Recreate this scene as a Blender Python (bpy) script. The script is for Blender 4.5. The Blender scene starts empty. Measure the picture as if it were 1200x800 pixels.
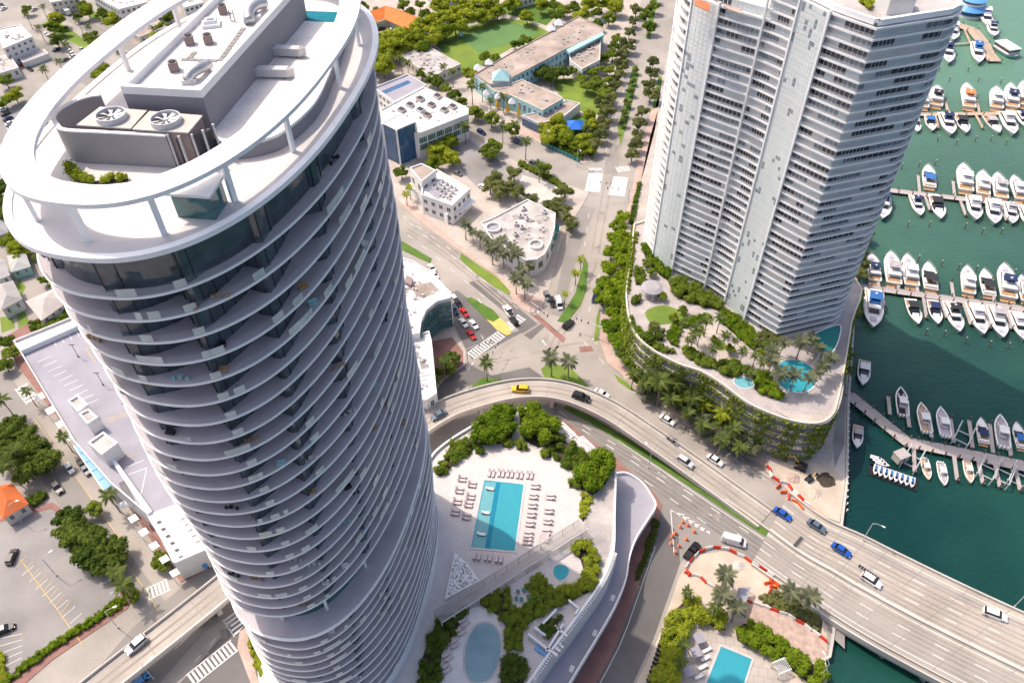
import bpy, bmesh, math, random
from mathutils import Matrix, Vector
R = math.radians; PI = math.pi
rng = random.Random(7)
S = bpy.context.scene
COL = S.collection

# ------------------------------------------------------------ camera, sky, sun, exposure
F, H = 920.0, 190.0                      # focal length in photo pixels, camera height in metres
_d = Vector((10, -905, -F)).normalized() # straight down, seen from the camera
_z = -_d
_f = Vector((0, 0, -1)); _y = (_f - _f.dot(_z) * _z).normalized(); _x = _y.cross(_z)
ROT = Matrix((_x, _y, _z))
cam = bpy.data.cameras.new('camera'); cam_o = bpy.data.objects.new('camera', cam); COL.objects.link(cam_o)
cam.sensor_width = 36.0; cam.lens = 36.0 * F / 1200; cam.clip_start = 1; cam.clip_end = 6000
cam_o.matrix_world = Matrix.Translation((0, 0, H)) @ ROT.to_4x4()
S.camera = cam_o

SUN_EL = R(57); SH = Vector((0.845, -0.535, 0)).normalized()   # SH: the way shadows fall on the ground
w = bpy.data.worlds.new('World'); S.world = w; w.use_nodes = True
nt = w.node_tree; bg = nt.nodes['Background']; bg.inputs[1].default_value = 0.15
sky = nt.nodes.new('ShaderNodeTexSky'); sky.sky_type = 'NISHITA'; sky.sun_disc = False
sky.sun_elevation = SUN_EL; sky.sun_rotation = math.atan2(-SH.x, -SH.y); sky.dust_density = 4.5; sky.ozone_density = 0.4; sky.air_density = 0.85
nt.links.new(sky.outputs[0], bg.inputs[0])
sl = bpy.data.lights.new('sun', 'SUN'); sl.energy = 2.45; sl.angle = R(0.53); sl.color = (1, 0.90, 0.765)
so = bpy.data.objects.new('sun', sl); COL.objects.link(so); so.location = (-200, 300, 400)
_dir = Vector((SH.x * math.cos(SUN_EL), SH.y * math.cos(SUN_EL), -math.sin(SUN_EL)))
so.rotation_euler = _dir.to_track_quat('-Z', 'Y').to_euler()
S.view_settings.view_transform = 'Standard'; S.view_settings.look = 'None'
S.view_settings.exposure = 0.58; S.view_settings.gamma = 1.0

# ------------------------------------------------------------ helpers
def P(px, py, h=0.0):
    """photo pixel -> world point at height h (the thing's own height fixes the distance)"""
    v = ROT @ Vector((px - 600, 400 - py, -F)); t = (h - H) / v.z
    return Vector((v.x * t, v.y * t, h))
def PP(pts, h=0.0): return [P(a, b, h) for a, b in pts]
def heading(a, b, h=0.0):
    p, q = P(*a, h), P(*b, h); return math.atan2(q.y - p.y, q.x - p.x)
def cr(pts, n=6, closed=False):
    """Catmull-Rom through the points"""
    pts = [Vector(p) for p in pts]; N = len(pts); out = []
    rngk = range(N) if closed else range(N - 1)
    for k in rngk:
        if closed: a, b, c, d = pts[k-1], pts[k], pts[(k+1) % N], pts[(k+2) % N]
        else: a, b, c, d = pts[max(k-1, 0)], pts[k], pts[k+1], pts[min(k+2, N-1)]
        for i in range(n):
            t = i / n
            out.append(0.5 * ((2*b) + (c-a)*t + (2*a-5*b+4*c-d)*t*t + (3*b-a-3*c+d)*t*t*t))
    if not closed: out.append(pts[-1])
    return out
def cpx(pts, n=6, closed=False): return [(v.x, v.y) for v in cr([(a, b, 0) for a, b in pts], n, closed)]
def area2(poly): return sum(poly[i-1][0]*poly[i][1] - poly[i][0]*poly[i-1][1] for i in range(len(poly)))
def ccw(poly): return list(poly) if area2(poly) > 0 else list(poly)[::-1]
def inside(p, poly):
    c = False; j = len(poly) - 1
    for i in range(len(poly)):
        if (poly[i][1] > p[1]) != (poly[j][1] > p[1]) and p[0] < (poly[j][0]-poly[i][0])*(p[1]-poly[i][1])/(poly[j][1]-poly[i][1])+poly[i][0]: c = not c
        j = i
    return c
def offset(poly, d):
    """inset (d>0) a counter-clockwise polygon"""
    n = len(poly); out = []
    for i in range(n):
        a, b, c = Vector(poly[i-1][:2]), Vector(poly[i][:2]), Vector(poly[(i+1) % n][:2])
        e1, e2 = (b-a), (c-b)
        if e1.length < 1e-6 or e2.length < 1e-6: out.append(b); continue
        n1 = Vector((-e1.y, e1.x)).normalized(); n2 = Vector((-e2.y, e2.x)).normalized()
        m = n1 + n2; L = m.length
        if L < 0.3: out.append(b + n1*d); continue
        m /= L; out.append(b + m * min(d / max(m.dot(n1), .35), 2.5*abs(d)) if d > 0 else b + m * (d / max(m.dot(n1), .35)))
    return out
def superell(a, b, n, th, cx, cy, N=96):
    out = []
    for k in range(N):
        t = 2*PI*k/N; c, s = math.cos(t), math.sin(t)
        X = a*math.copysign(abs(c)**(2/n), c); Y = b*math.copysign(abs(s)**(2/n), s)
        out.append(Vector((cx + X*math.cos(th) - Y*math.sin(th), cy + X*math.sin(th) + Y*math.cos(th))))
    return out

class MB:
    def __init__(s): s.v = []; s.f = []; s.m = []
    def add(s, vs, fs, mi=0):
        o = len(s.v); s.v += [tuple(v) for v in vs]; s.f += [tuple(i+o for i in f) for f in fs]; s.m += [mi]*len(fs); return s
    def box(s, c, d, rz=0, mi=0, taper=1.0, top=None):
        x, y, z = d[0]/2, d[1]/2, d[2]/2; C_, S_ = math.cos(rz), math.sin(rz); vs = []
        for sz in (-1, 1):
            k = taper if sz > 0 else 1
            for sx, sy in ((-1,-1),(1,-1),(1,1),(-1,1)):
                a, b = sx*x*k, sy*y*k; vs.append((c[0]+a*C_-b*S_, c[1]+a*S_+b*C_, c[2]+sz*z))
        s.add(vs, [(3,2,1,0),(0,1,5,4),(1,2,6,5),(2,3,7,6),(3,0,4,7)], mi); s.add(vs, [(4,5,6,7)], mi if top is None else top); return s
    def prism(s, poly, z0, z1, mi=0, top=None, bottom=True):
        p = ccw([(v[0], v[1]) for v in poly]); n = len(p)
        vs = [(a, b, z0) for a, b in p] + [(a, b, z1) for a, b in p]
        s.add(vs, [(i, (i+1) % n, n+(i+1) % n, n+i) for i in range(n)], mi)
        s.add(vs, [tuple(range(n, 2*n))], mi if top is None else top)
        if bottom: s.add(vs, [tuple(range(n-1, -1, -1))], mi)
        return s
    def sheet(s, poly, z, mi=0):
        p = ccw([(v[0], v[1]) for v in poly]); s.add([(a, b, z) for a, b in p], [tuple(range(len(p)))], mi); return s
    def ring(s, outer, inner, z0, z1, mi=0):
        n = len(outer); vs = []
        for z in (z0, z1):
            vs += [(p[0], p[1], z) for p in outer] + [(p[0], p[1], z) for p in inner]
        fs = []
        for i in range(n):
            j = (i+1) % n
            fs += [(i, j, 2*n+j, 2*n+i), (n+j, n+i, 3*n+i, 3*n+j), (2*n+i, 2*n+j, 3*n+j, 3*n+i), (j, i, n+i, n+j)]
        s.add(vs, fs, mi); return s
    def wall(s, line, z0, z1, t, closed=False, mi=0):
        """thin wall of thickness t along a line of (x,y[,z]) points; z0/z1 are added to the point's z"""
        L = [Vector((p[0], p[1], p[2] if len(p) > 2 else 0)) for p in line]; n = len(L); l = []; r = []
        for i in range(n):
            a = L[i-1] if (i or closed) else L[i]; c = L[(i+1) % n] if (i < n-1 or closed) else L[i]
            e = Vector((c.x-a.x, c.y-a.y)); e = e.normalized() if e.length > 1e-9 else Vector((1, 0)); nn = Vector((-e.y, e.x))*t/2
            l.append((L[i].x+nn.x, L[i].y+nn.y, L[i].z)); r.append((L[i].x-nn.x, L[i].y-nn.y, L[i].z))
        vs = [(p[0], p[1], p[2]+z0) for p in l] + [(p[0], p[1], p[2]+z0) for p in r] + [(p[0], p[1], p[2]+z1) for p in l] + [(p[0], p[1], p[2]+z1) for p in r]
        fs = []
        for i in range(n if closed else n-1):
            j = (i+1) % n; fs += [(j, i, 2*n+i, 2*n+j), (n+i, n+j, 3*n+j, 3*n+i), (2*n+j, 2*n+i, 3*n+i, 3*n+j), (i, j, n+j, n+i)]
        if not closed: fs += [(0, n, 3*n, 2*n), (2*n-1, n-1, 3*n-1, 4*n-1)]
        s.add(vs, fs, mi); return s
    def strip(s, left, right, mi=0):
        n = len(left); s.add([tuple(p) for p in left] + [tuple(p) for p in right], [(n+i, n+i+1, i+1, i) for i in range(n-1)], mi); return s
    def tube(s, pts, r, n=6, mi=0, cap=True):
        pts = [Vector(p) for p in pts]; rs = r if isinstance(r, (list, tuple)) else [r]*len(pts); vs = []; fs = []
        for i, p in enumerate(pts):
            t = (pts[min(i+1, len(pts)-1)] - pts[max(i-1, 0)]).normalized()
            u = t.cross(Vector((0, 0, 1)) if abs(t.z) < .95 else Vector((1, 0, 0))).normalized(); w_ = u.cross(t)
            for k in range(n):
                a = 2*PI*k/n; q = p + (u*math.cos(a) + w_*math.sin(a))*rs[i]; vs.append(tuple(q))
        for i in range(len(pts)-1):
            for k in range(n):
                j = (k+1) % n; fs.append((i*n+j, i*n+k, (i+1)*n+k, (i+1)*n+j))
        if cap: fs += [tuple(range(n)), tuple(range(len(pts)*n-1, (len(pts)-1)*n-1, -1))]
        s.add(vs, fs, mi); return s
    def cyl(s, c, r, h, n=16, mi=0, r2=None):
        r2 = r if r2 is None else r2; vs = [(c[0]+r*math.cos(2*PI*k/n), c[1]+r*math.sin(2*PI*k/n), c[2]) for k in range(n)] + [(c[0]+r2*math.cos(2*PI*k/n), c[1]+r2*math.sin(2*PI*k/n), c[2]+h) for k in range(n)]
        s.add(vs, [(k, (k+1) % n, n+(k+1) % n, n+k) for k in range(n)] + [tuple(range(n, 2*n)), tuple(range(n-1, -1, -1))], mi); return s
    def mesh(s, name, mats, smooth=False, org=(0, 0, 0)):
        me = bpy.data.meshes.new(name); ox, oy, oz = org
        me.from_pydata([(a-ox, b-oy, c-oz) for a, b, c in s.v], [], s.f)
        mats = mats if isinstance(mats, (list, tuple)) else [mats]
        for m in mats: me.materials.append(M[m] if isinstance(m, str) else m)
        if len(mats) > 1: me.polygons.foreach_set('material_index', s.m)
        if smooth: me.polygons.foreach_set('use_smooth', [True]*len(me.polygons))
        me.update(); return me
    def build(s, name, mats, parent=None, smooth=False):
        org = (0, 0, 0)
        if parent is not None:
            r = parent
            while r.parent: r = r.parent
            org = r.location
        o = bpy.data.objects.new(name, s.mesh(name, mats, smooth, org)); COL.objects.link(o)
        if parent is not None: o.parent = parent
        return o
def link(name, me, parent=None, loc=(0, 0, 0), rz=0, sc=None):
    o = bpy.data.objects.new(name, me); COL.objects.link(o); o.location = loc; o.rotation_euler = (0, 0, rz)
    if sc is not None: o.scale = (sc, sc, sc) if isinstance(sc, (int, float)) else sc
    if parent is not None: o.parent = parent
    return o
def tag(o, label=None, cat=None, group=None, kind=None):
    if label: o['label'] = label
    if cat: o['category'] = cat
    if group: o['group'] = group
    if kind: o['kind'] = kind
    return o
def thing(name, label, cat, loc=(0, 0, 0), rz=0, group=None):
    o = bpy.data.objects.new(name, None); COL.objects.link(o); o.empty_display_size = 0.5
    o.location = loc; o.rotation_euler = (0, 0, rz); return tag(o, label, cat, group)
def structure(name, mb, m): return tag(mb.build(name, m), kind='structure')
KIDS = {}
def dup(root, loc, rz=0, sc=1.0, label=None, group=None, colors=None):
    """copy a thing with its parts and sub-parts; colors: part name -> object colour"""
    r = root.copy(); COL.objects.link(r); r.location = loc; r.rotation_euler = (0, 0, rz)
    r.scale = (sc, sc, sc) if isinstance(sc, (int, float)) else sc
    if label: r['label'] = label
    if group: r['group'] = group
    def rec(src, dst):
        for ch in KIDS.get(src.name, ()):
            c = ch.copy(); COL.objects.link(c); c.parent = dst
            if colors:
                b = ch.name.split('.')[0]
                if b in colors: c.color = colors[b]
            rec(ch, c)
    rec(root, r); return r
def freeze(root):
    """remember a template's children for dup()"""
    ch = list(root.children); KIDS[root.name] = ch
    for c in ch: freeze(c)
USED = {}
def put(tmpl, label, cat, loc, rz=0, sc=1.0, group=None, colors=None):
    """first call moves the template itself, later calls copy it"""
    if tmpl.name not in USED:
        USED[tmpl.name] = 1
        tmpl.location = loc; tmpl.rotation_euler = (0, 0, rz); tmpl.scale = (sc, sc, sc) if isinstance(sc, (int, float)) else sc
        for k in ('group',):
            if k in tmpl: del tmpl[k]
        tag(tmpl, label, cat, group)
        def rec(o):
            for c in KIDS.get(o.name, ()):
                b = c.name.split('.')[0]
                if colors and b in colors: c.color = colors[b]
                rec(c)
        rec(tmpl); return tmpl
    r = dup(tmpl, loc, rz, sc, label, None, colors)
    if 'group' in r: del r['group']
    return tag(r, label, cat, group)
ORD = ['first', 'second', 'third', 'fourth', 'fifth', 'sixth', 'seventh', 'eighth', 'ninth', 'tenth', 'eleventh', 'twelfth', 'thirteenth', 'fourteenth', 'fifteenth', 'sixteenth']

# ------------------------------------------------------------ materials
M = {}
def lin(c): return tuple(((x/255)/12.92 if x <= 10 else (((x/255)+.055)/1.055)**2.4) for x in c)
def mat(name, col, rough=.65, var=.12, scale=.35, fine=6.0, bump=0.0, metal=0.0, spec=.4, obj=False, col2=None, spread=.5, tile=0):
    m = bpy.data.materials.new(name); m.use_nodes = True; t = m.node_tree; N = t.nodes; L = t.links
    b = N['Principled BSDF']; b.inputs['Roughness'].default_value = rough; b.inputs['Metallic'].default_value = metal
    b.inputs['Specular IOR Level'].default_value = spec
    tc = N.new('ShaderNodeTexCoord')
    n1 = N.new('ShaderNodeTexNoise'); n1.inputs['Scale'].default_value = scale; n1.inputs['Detail'].default_value = 5; L.new(tc.outputs['Object'], n1.inputs['Vector'])
    n2 = N.new('ShaderNodeTexNoise'); n2.inputs['Scale'].default_value = fine; n2.inputs['Detail'].default_value = 3; L.new(tc.outputs['Object'], n2.inputs['Vector'])
    ad = N.new('ShaderNodeMath'); ad.operation = 'MULTIPLY_ADD'; ad.inputs[1].default_value = .4
    L.new(n2.outputs[0], ad.inputs[0]); L.new(n1.outputs[0], ad.inputs[2])
    mr = N.new('ShaderNodeMapRange'); mr.inputs[1].default_value = .7-spread/2; mr.inputs[2].default_value = .7+spread/2; L.new(ad.outputs[0], mr.inputs[0])
    mx = N.new('ShaderNodeMix'); mx.data_type = 'RGBA'; L.new(mr.outputs[0], mx.inputs[0])
    if obj:
        oi = N.new('ShaderNodeObjectInfo')
        for s_, k in ((6, 1-var), (7, 1+var)):
            vm = N.new('ShaderNodeVectorMath'); vm.operation = 'SCALE'; vm.inputs['Scale'].default_value = k
            L.new(oi.outputs['Color'], vm.inputs[0]); L.new(vm.outputs[0], mx.inputs[s_])
    else:
        c2 = col2 or tuple(min(x*(1+var), .95) for x in col)
        c1 = col if col2 else tuple(x*(1-var) for x in col)
        mx.inputs[6].default_value = (*c1, 1); mx.inputs[7].default_value = (*c2, 1)
    L.new(mx.outputs[2], b.inputs['Base Color'])
    if tile:   # joints too fine to build: thin darker lines between slabs of `tile` metres
        br_ = N.new('ShaderNodeTexBrick'); br_.inputs['Scale'].default_value = 1; br_.inputs['Brick Width'].default_value = tile; br_.inputs['Row Height'].default_value = tile; br_.inputs['Mortar Size'].default_value = tile*.045; br_.offset = .5
        br_.inputs['Color1'].default_value = (1, 1, 1, 1); br_.inputs['Color2'].default_value = (.95, .945, .94, 1); br_.inputs['Mortar'].default_value = (.8, .78, .77, 1)
        mp_ = N.new('ShaderNodeMapping'); mp_.inputs['Rotation'].default_value = (0, 0, .19); L.new(tc.outputs['Object'], mp_.inputs[0]); L.new(mp_.outputs[0], br_.inputs['Vector'])
        ml = N.new('ShaderNodeMix'); ml.data_type = 'RGBA'; ml.blend_type = 'MULTIPLY'; ml.inputs[0].default_value = 1; L.new(mx.outputs[2], ml.inputs[6]); L.new(br_.outputs[0], ml.inputs[7]); L.new(ml.outputs[2], b.inputs['Base Color'])
    if bump:
        bp = N.new('ShaderNodeBump'); bp.inputs['Strength'].default_value = bump; bp.inputs['Distance'].default_value = .05
        L.new(n2.outputs[0], bp.inputs['Height']); L.new(bp.outputs[0], b.inputs['Normal'])
    M[name] = m; return m
def glassmat(name, col, rough=.06, alpha=1.0, spec=.8, var=.35, scale=.4):
    m = mat(name, col, rough, var, scale, fine=.9, spec=spec)
    m.node_tree.nodes['Principled BSDF'].inputs['Alpha'].default_value = alpha; return m
def leafmat(name, c1, c2, trans=.3):
    m = bpy.data.materials.new(name); m.use_nodes = True; t = m.node_tree; N = t.nodes; L = t.links; N.remove(N['Principled BSDF'])
    tc = N.new('ShaderNodeTexCoord'); n = N.new('ShaderNodeTexNoise'); n.inputs['Scale'].default_value = .55; n.inputs['Detail'].default_value = 3; L.new(tc.outputs['Object'], n.inputs['Vector'])
    n2 = N.new('ShaderNodeTexNoise'); n2.inputs['Scale'].default_value = 4; L.new(tc.outputs['Object'], n2.inputs['Vector'])
    oi = N.new('ShaderNodeObjectInfo')
    a = N.new('ShaderNodeMath'); a.operation = 'MULTIPLY_ADD'; a.inputs[1].default_value = .45; L.new(oi.outputs['Random'], a.inputs[0]); L.new(n.outputs[0], a.inputs[2])
    a2 = N.new('ShaderNodeMath'); a2.operation = 'MULTIPLY_ADD'; a2.inputs[1].default_value = .5; L.new(n2.outputs[0], a2.inputs[0]); L.new(a.outputs[0], a2.inputs[2])
    mr = N.new('ShaderNodeMapRange'); mr.inputs[1].default_value = .6; mr.inputs[2].default_value = 1.3; L.new(a2.outputs[0], mr.inputs[0])
    mx = N.new('ShaderNodeMix'); mx.data_type = 'RGBA'; mx.inputs[6].default_value = (*c1, 1); mx.inputs[7].default_value = (*c2, 1); L.new(mr.outputs[0], mx.inputs[0])
    d = N.new('ShaderNodeBsdfDiffuse'); tr = N.new('ShaderNodeBsdfTranslucent'); ms = N.new('ShaderNodeMixShader'); ms.inputs[0].default_value = trans
    L.new(mx.outputs[2], d.inputs[0]); L.new(mx.outputs[2], tr.inputs[0]); L.new(d.outputs[0], ms.inputs[1]); L.new(tr.outputs[0], ms.inputs[2])
    L.new(ms.outputs[0], N['Material Output'].inputs[0]); M[name] = m; return m

mat('ground_pavement', (.33, .295, .268), .85, .24, .06, 2, bump=.05)
mat('road_light', (.34, .305, .28), .85, .15, .06, 4, bump=.05)
mat('road_mid', (.25, .23, .215), .85, .16, .07, 4, bump=.05)
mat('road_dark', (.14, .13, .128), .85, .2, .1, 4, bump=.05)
mat('bridge_concrete', (.375, .33, .29), .85, .22, .1, 2, bump=.05)
mat('concrete', (.52, .48, .44), .8, .14, .15, 4)
mat('concrete_dark', (.27, .25, .24), .8, .2, .15, 4)
mat('lot_asphalt', (.27, .25, .245), .85, .3, .06, 4, bump=.05)
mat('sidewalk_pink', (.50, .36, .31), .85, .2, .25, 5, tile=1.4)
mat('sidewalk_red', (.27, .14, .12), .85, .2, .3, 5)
mat('sidewalk_pale', (.47, .41, .37), .85, .2, .12, 4, tile=2.2)
mat('sand', (.53, .44, .36), .9, .2, .15, 3, bump=.15)
mat('pavers', (.45, .33, .28), .85, .25, .8, 3)
mat('lawn', (.085, .15, .022), .9, .3, .1, 5, bump=.3, col2=(.2, .27, .035))
mat('turf', (.10, .20, .06), .9, .15, .08, 6, bump=.2)
mat('median_grass', (.05, .12, .015), .9, .3, .3, 5, bump=.3, col2=(.11, .19, .025))
mat('paint_white', (.74, .72, .70), .7, .12, .6, 6)
mat('paint_yellow', (.62, .42, .12), .7, .15, .6, 6)
mat('soil', (.07, .055, .04), .95, .3, .4, 4)
mat('white', (.80, .79, .79), .45, .04, .2, 3)
mat('white_wall', (.74, .72, .70), .6, .08, .25, 3)
mat('cream_wall', (.66, .60, .52), .7, .08, .25, 3)
mat('slab_white', (.92, .91, .92), .4, .07, .5, 2.5)
mat('balcony_floor', (.50, .455, .48), .7, .12, .25, 3)
mat('deck_white', (.60, .555, .55), .7, .08, .3, 4, tile=.9)
mat('terrace_stone', (.43, .385, .38), .8, .16, .3, 4, tile=1.5)
mat('roof_terrace_stone', (.62, .58, .57), .7, .06, .3, 4)
mat('roof_white', (.70, .66, .64), .75, .2, .18, 2)
mat('roof_grey', (.43, .39, .38), .8, .3, .18, 2)
mat('roof_tan', (.36, .29, .25), .85, .38, .12, 3)
mat('tyre_stain', (.295, .258, .226), .85, .25, .12, 2)
mat('tyre_stain_dark', (.20, .185, .172), .85, .2, .25, 4)
mat('roof_slate', (.33, .31, .34), .8, .12, .3, 3)
mat('parking_roof', (.32, .305, .35), .8, .16, .1, 2)
mat('penthouse_grey', (.25, .24, .27), .6, .08, .3, 3)
mat('screen_grey', (.30, .29, .30), .5, .06, .3, 3)
mat('dark_metal', (.05, .05, .06), .45, .2, .5, 4, metal=.4)
mat('metal', (.48, .47, .48), .4, .15, .5, 4, metal=.7)
mat('galv', (.55, .54, .55), .45, .12, .5, 4)
mat('brown_unit', (.27, .20, .19), .7, .2, .5, 4)
mat('turquoise', (.33, .58, .61), .6, .08, .3, 3)
mat('teal', (.012, .16, .16), .5, .1, .3, 3)
mat('yellow', (.75, .45, .04), .5, .08, .3, 3)
mat('orange_roof', (.62, .17, .03), .75, .2, .4, 3)
mat('terracotta', (.50, .16, .07), .75, .25, .6, 3)
mat('blue_fabric', (.02, .16, .62), .6, .1, .5, 3)
mat('blue_glass_roof', (.12, .33, .66), .3, .1, .5, 3)
mat('wood_dock', (.43, .33, .25), .85, .2, .3, 5, bump=.1)
mat('dock_grey', (.40, .35, .34), .85, .18, .3, 5, bump=.1)
mat('bark', (.17, .12, .085), .9, .3, 1.2, 5, bump=.3)
mat('palm_bark', (.27, .215, .165), .9, .2, 1.0, 6, bump=.3)
mat('red_plastic', (.68, .05, .025), .45, .1, .5, 3)
mat('white_plastic', (.78, .76, .74), .45, .08, .5, 3)
mat('orange_plastic', (.80, .15, .02), .5, .1, .5, 3)
mat('black', (.015, .015, .018), .5, .2, .5, 3)
mat('tyre', (.02, .02, .02), .8, .2, 1, 5)
mat('hull_paint', (.8, .8, .8), .25, .04, .3, 3, obj=True)
mat('car_paint', (.5, .5, .5), .22, .04, .3, 3, obj=True)
mat('canvas', (.5, .5, .5), .8, .1, .5, 3, obj=True)
mat('house_wall', (.5, .5, .5), .7, .08, .25, 3, obj=True)
mat('house_roof', (.5, .5, .5), .8, .15, .25, 3, obj=True)
mat('teak', (.42, .25, .13), .7, .2, .8, 5)
mat('paver_joint', (.30, .29, .29), .8, .1, .5, 3)
mat('lounger_fabric', (.55, .48, .50), .8, .1, .5, 3)
mat('lamp_red', (.5, .01, .01), .3, .05, 1, 1)
mat('lamp_clear', (.85, .85, .82), .2, .05, 1, 1)
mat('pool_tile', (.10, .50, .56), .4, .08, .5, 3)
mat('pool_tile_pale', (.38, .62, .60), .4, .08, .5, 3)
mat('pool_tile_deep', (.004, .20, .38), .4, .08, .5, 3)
glassmat('glazing', (.075, .095, .11), .08)
glassmat('tower_glass_dark', (.05, .062, .08), .08, var=.5)
glassmat('tower_glass_mid', (.24, .29, .33), .1, var=.4, scale=.7)
glassmat('glazing_pale', (.14, .18, .19), .12, var=.7, scale=.7)
glassmat('glazing_dark', (.012, .014, .02), .08, var=.5)
glassmat('glass_blue', (.03, .10, .22), .08)
glassmat('glass_teal', (.03, .13, .14), .08)
glassmat('car_glass', (.012, .014, .018), .06)
glassmat('curtain_pale', (.66, .73, .74), .2, var=.05)
glassmat('railing_glass', (.55, .62, .62), .05, alpha=.045, spec=.4, var=.1)
glassmat('railing_reflection', (.74, .80, .78), .12, alpha=.6, spec=.6, var=.15)
glassmat('railing_pale', (.78, .80, .82), .15, alpha=.2, spec=.5, var=.06)
leafmat('leaf_lime', (.12, .18, .018), (.43, .46, .045))
leafmat('leaf_mid', (.07, .125, .02), (.25, .31, .04))
leafmat('leaf_dark', (.045, .085, .018), (.165, .215, .04))
leafmat('leaf_olive', (.085, .115, .04), (.24, .25, .085))
leafmat('leaf_palm', (.06, .10, .03), (.19, .23, .06))
leafmat('leaf_grey', (.09, .11, .06), (.24, .25, .15))
leafmat('leaf_hedge', (.07, .145, .012), (.28, .36, .028))
def watermat(name, c1, c2, bump, scale, rough=.08, alpha=1.0, far=None):
    m = bpy.data.materials.new(name); m.use_nodes = True; t = m.node_tree; N = t.nodes; L = t.links; b = N['Principled BSDF']
    b.inputs['Roughness'].default_value = rough; b.inputs['IOR'].default_value = 1.33; b.inputs['Specular IOR Level'].default_value = .5 if far else .05; b.inputs['Alpha'].default_value = alpha
    tc = N.new('ShaderNodeTexCoord'); n = N.new('ShaderNodeTexNoise'); n.inputs['Scale'].default_value = .012; n.inputs['Detail'].default_value = 4; L.new(tc.outputs['Object'], n.inputs['Vector'])
    mr = N.new('ShaderNodeMapRange'); mr.inputs[1].default_value = .38; mr.inputs[2].default_value = .64; L.new(n.outputs[0], mr.inputs[0])
    mx = N.new('ShaderNodeMix'); mx.data_type = 'RGBA'; mx.inputs[6].default_value = (*c1, 1); mx.inputs[7].default_value = (*c2, 1); L.new(mr.outputs[0], mx.inputs[0]); L.new(mx.outputs[2], b.inputs['Base Color'])
    if far:   # far water paler: shallows plus grazing sky reflection painted into the colour
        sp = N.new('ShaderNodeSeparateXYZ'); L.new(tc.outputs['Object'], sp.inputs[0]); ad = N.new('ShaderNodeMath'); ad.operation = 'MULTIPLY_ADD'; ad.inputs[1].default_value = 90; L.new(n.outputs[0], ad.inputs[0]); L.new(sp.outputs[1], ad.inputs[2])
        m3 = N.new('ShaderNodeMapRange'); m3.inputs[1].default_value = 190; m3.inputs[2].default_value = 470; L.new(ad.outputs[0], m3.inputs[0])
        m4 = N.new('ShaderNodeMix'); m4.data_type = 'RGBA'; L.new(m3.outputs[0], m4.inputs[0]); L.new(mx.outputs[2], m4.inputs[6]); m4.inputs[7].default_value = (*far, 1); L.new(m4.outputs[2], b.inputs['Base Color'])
    wv = N.new('ShaderNodeTexNoise'); wv.inputs['Scale'].default_value = scale; wv.inputs['Detail'].default_value = 4
    mp = N.new('ShaderNodeMapping'); mp.inputs['Scale'].default_value = (1, 2.2, 1); mp.inputs['Rotation'].default_value = (0, 0, R(25)); L.new(tc.outputs['Object'], mp.inputs[0]); L.new(mp.outputs[0], wv.inputs['Vector'])
    bp = N.new('ShaderNodeBump'); bp.inputs['Strength'].default_value = bump; bp.inputs['Distance'].default_value = .35; L.new(wv.outputs[0], bp.inputs['Height']); L.new(bp.outputs[0], b.inputs['Normal'])
    M[name] = m; return m
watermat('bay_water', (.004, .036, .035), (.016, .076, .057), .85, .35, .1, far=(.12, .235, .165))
watermat('pool_water', (.015, .30, .42), (.02, .35, .46), .12, 1.2, .05, alpha=.4)
# ------------------------------------------------------------ ground, water, roads
SHORE = [(940,900),(962,830),(966,802),(969,790),(965,773),(972,769),(975,752),(977,735),(984,690),(988,640),(986,614),(992,565),(994,470),(999,400),(1003,330),(1015,290),(1030,230),(1060,120),(1092,10),(1120,-90),(1150,-160)]
sh = PP(SHORE, 0)
land = [(v.x, v.y) for v in sh] + [(sh[-1].x+150, 2500), (-2500, 2500), (-2500, -700), (sh[0].x-10, -700)]
mb = MB(); mb.prism(land, -4, 0); structure('ground', mb, 'ground_pavement')
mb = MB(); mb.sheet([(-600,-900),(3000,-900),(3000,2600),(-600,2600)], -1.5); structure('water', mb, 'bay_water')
wallpts = [P(a, b, 0) for a, b in SHORE[:20]]
mb = MB(); mb.wall([(p.x, p.y, 0) for p in wallpts], -2.5, .35, .7); structure('seawall', mb, 'concrete')

def block(name, pts, m, z1=.15, z0=-.05, smooth=0):
    pts = cpx(pts, smooth, True) if smooth else pts
    mb = MB(); mb.prism(PP(pts, z1), z0, z1); return structure(name, mb, m)
def patch(name, pts, m, z=.012, smooth=0):
    pts = cpx(pts, smooth, True) if smooth else pts
    mb = MB(); mb.sheet(PP(pts, z), z); return structure(name, mb, m)
def dashes(line, z=.03, w=.15, on=3, off=6, m='paint_white', name='lane_marking', n=8, solid=False):
    pts = [P(a, b, z) for a, b in (cpx(line, n) if len(line) > 2 else line)]
    mb = MB()
    if solid: on, off = 6, 0
    acc = 0; cur = []
    d = 0
    # resample
    L = [0]
    for i in range(1, len(pts)): L.append(L[-1] + (pts[i]-pts[i-1]).length)
    def at(s):
        s = max(0, min(s, L[-1]))
        for i in range(1, len(pts)):
            if s <= L[i]:
                t = (s-L[i-1])/max(L[i]-L[i-1], 1e-6); return pts[i-1].lerp(pts[i], t)
        return pts[-1]
    s = 0
    while s < L[-1]:
        a, b = at(s), at(min(s+on, L[-1])); e = (b-a)
        if e.length > .2:
            nrm = Vector((-e.y, e.x, 0)).normalized()*w/2
            mb.add([a-nrm, b-nrm, b+nrm, a+nrm], [(0, 1, 2, 3)])
        s += on+off
    return structure(name, mb, m) if mb.f else None
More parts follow.
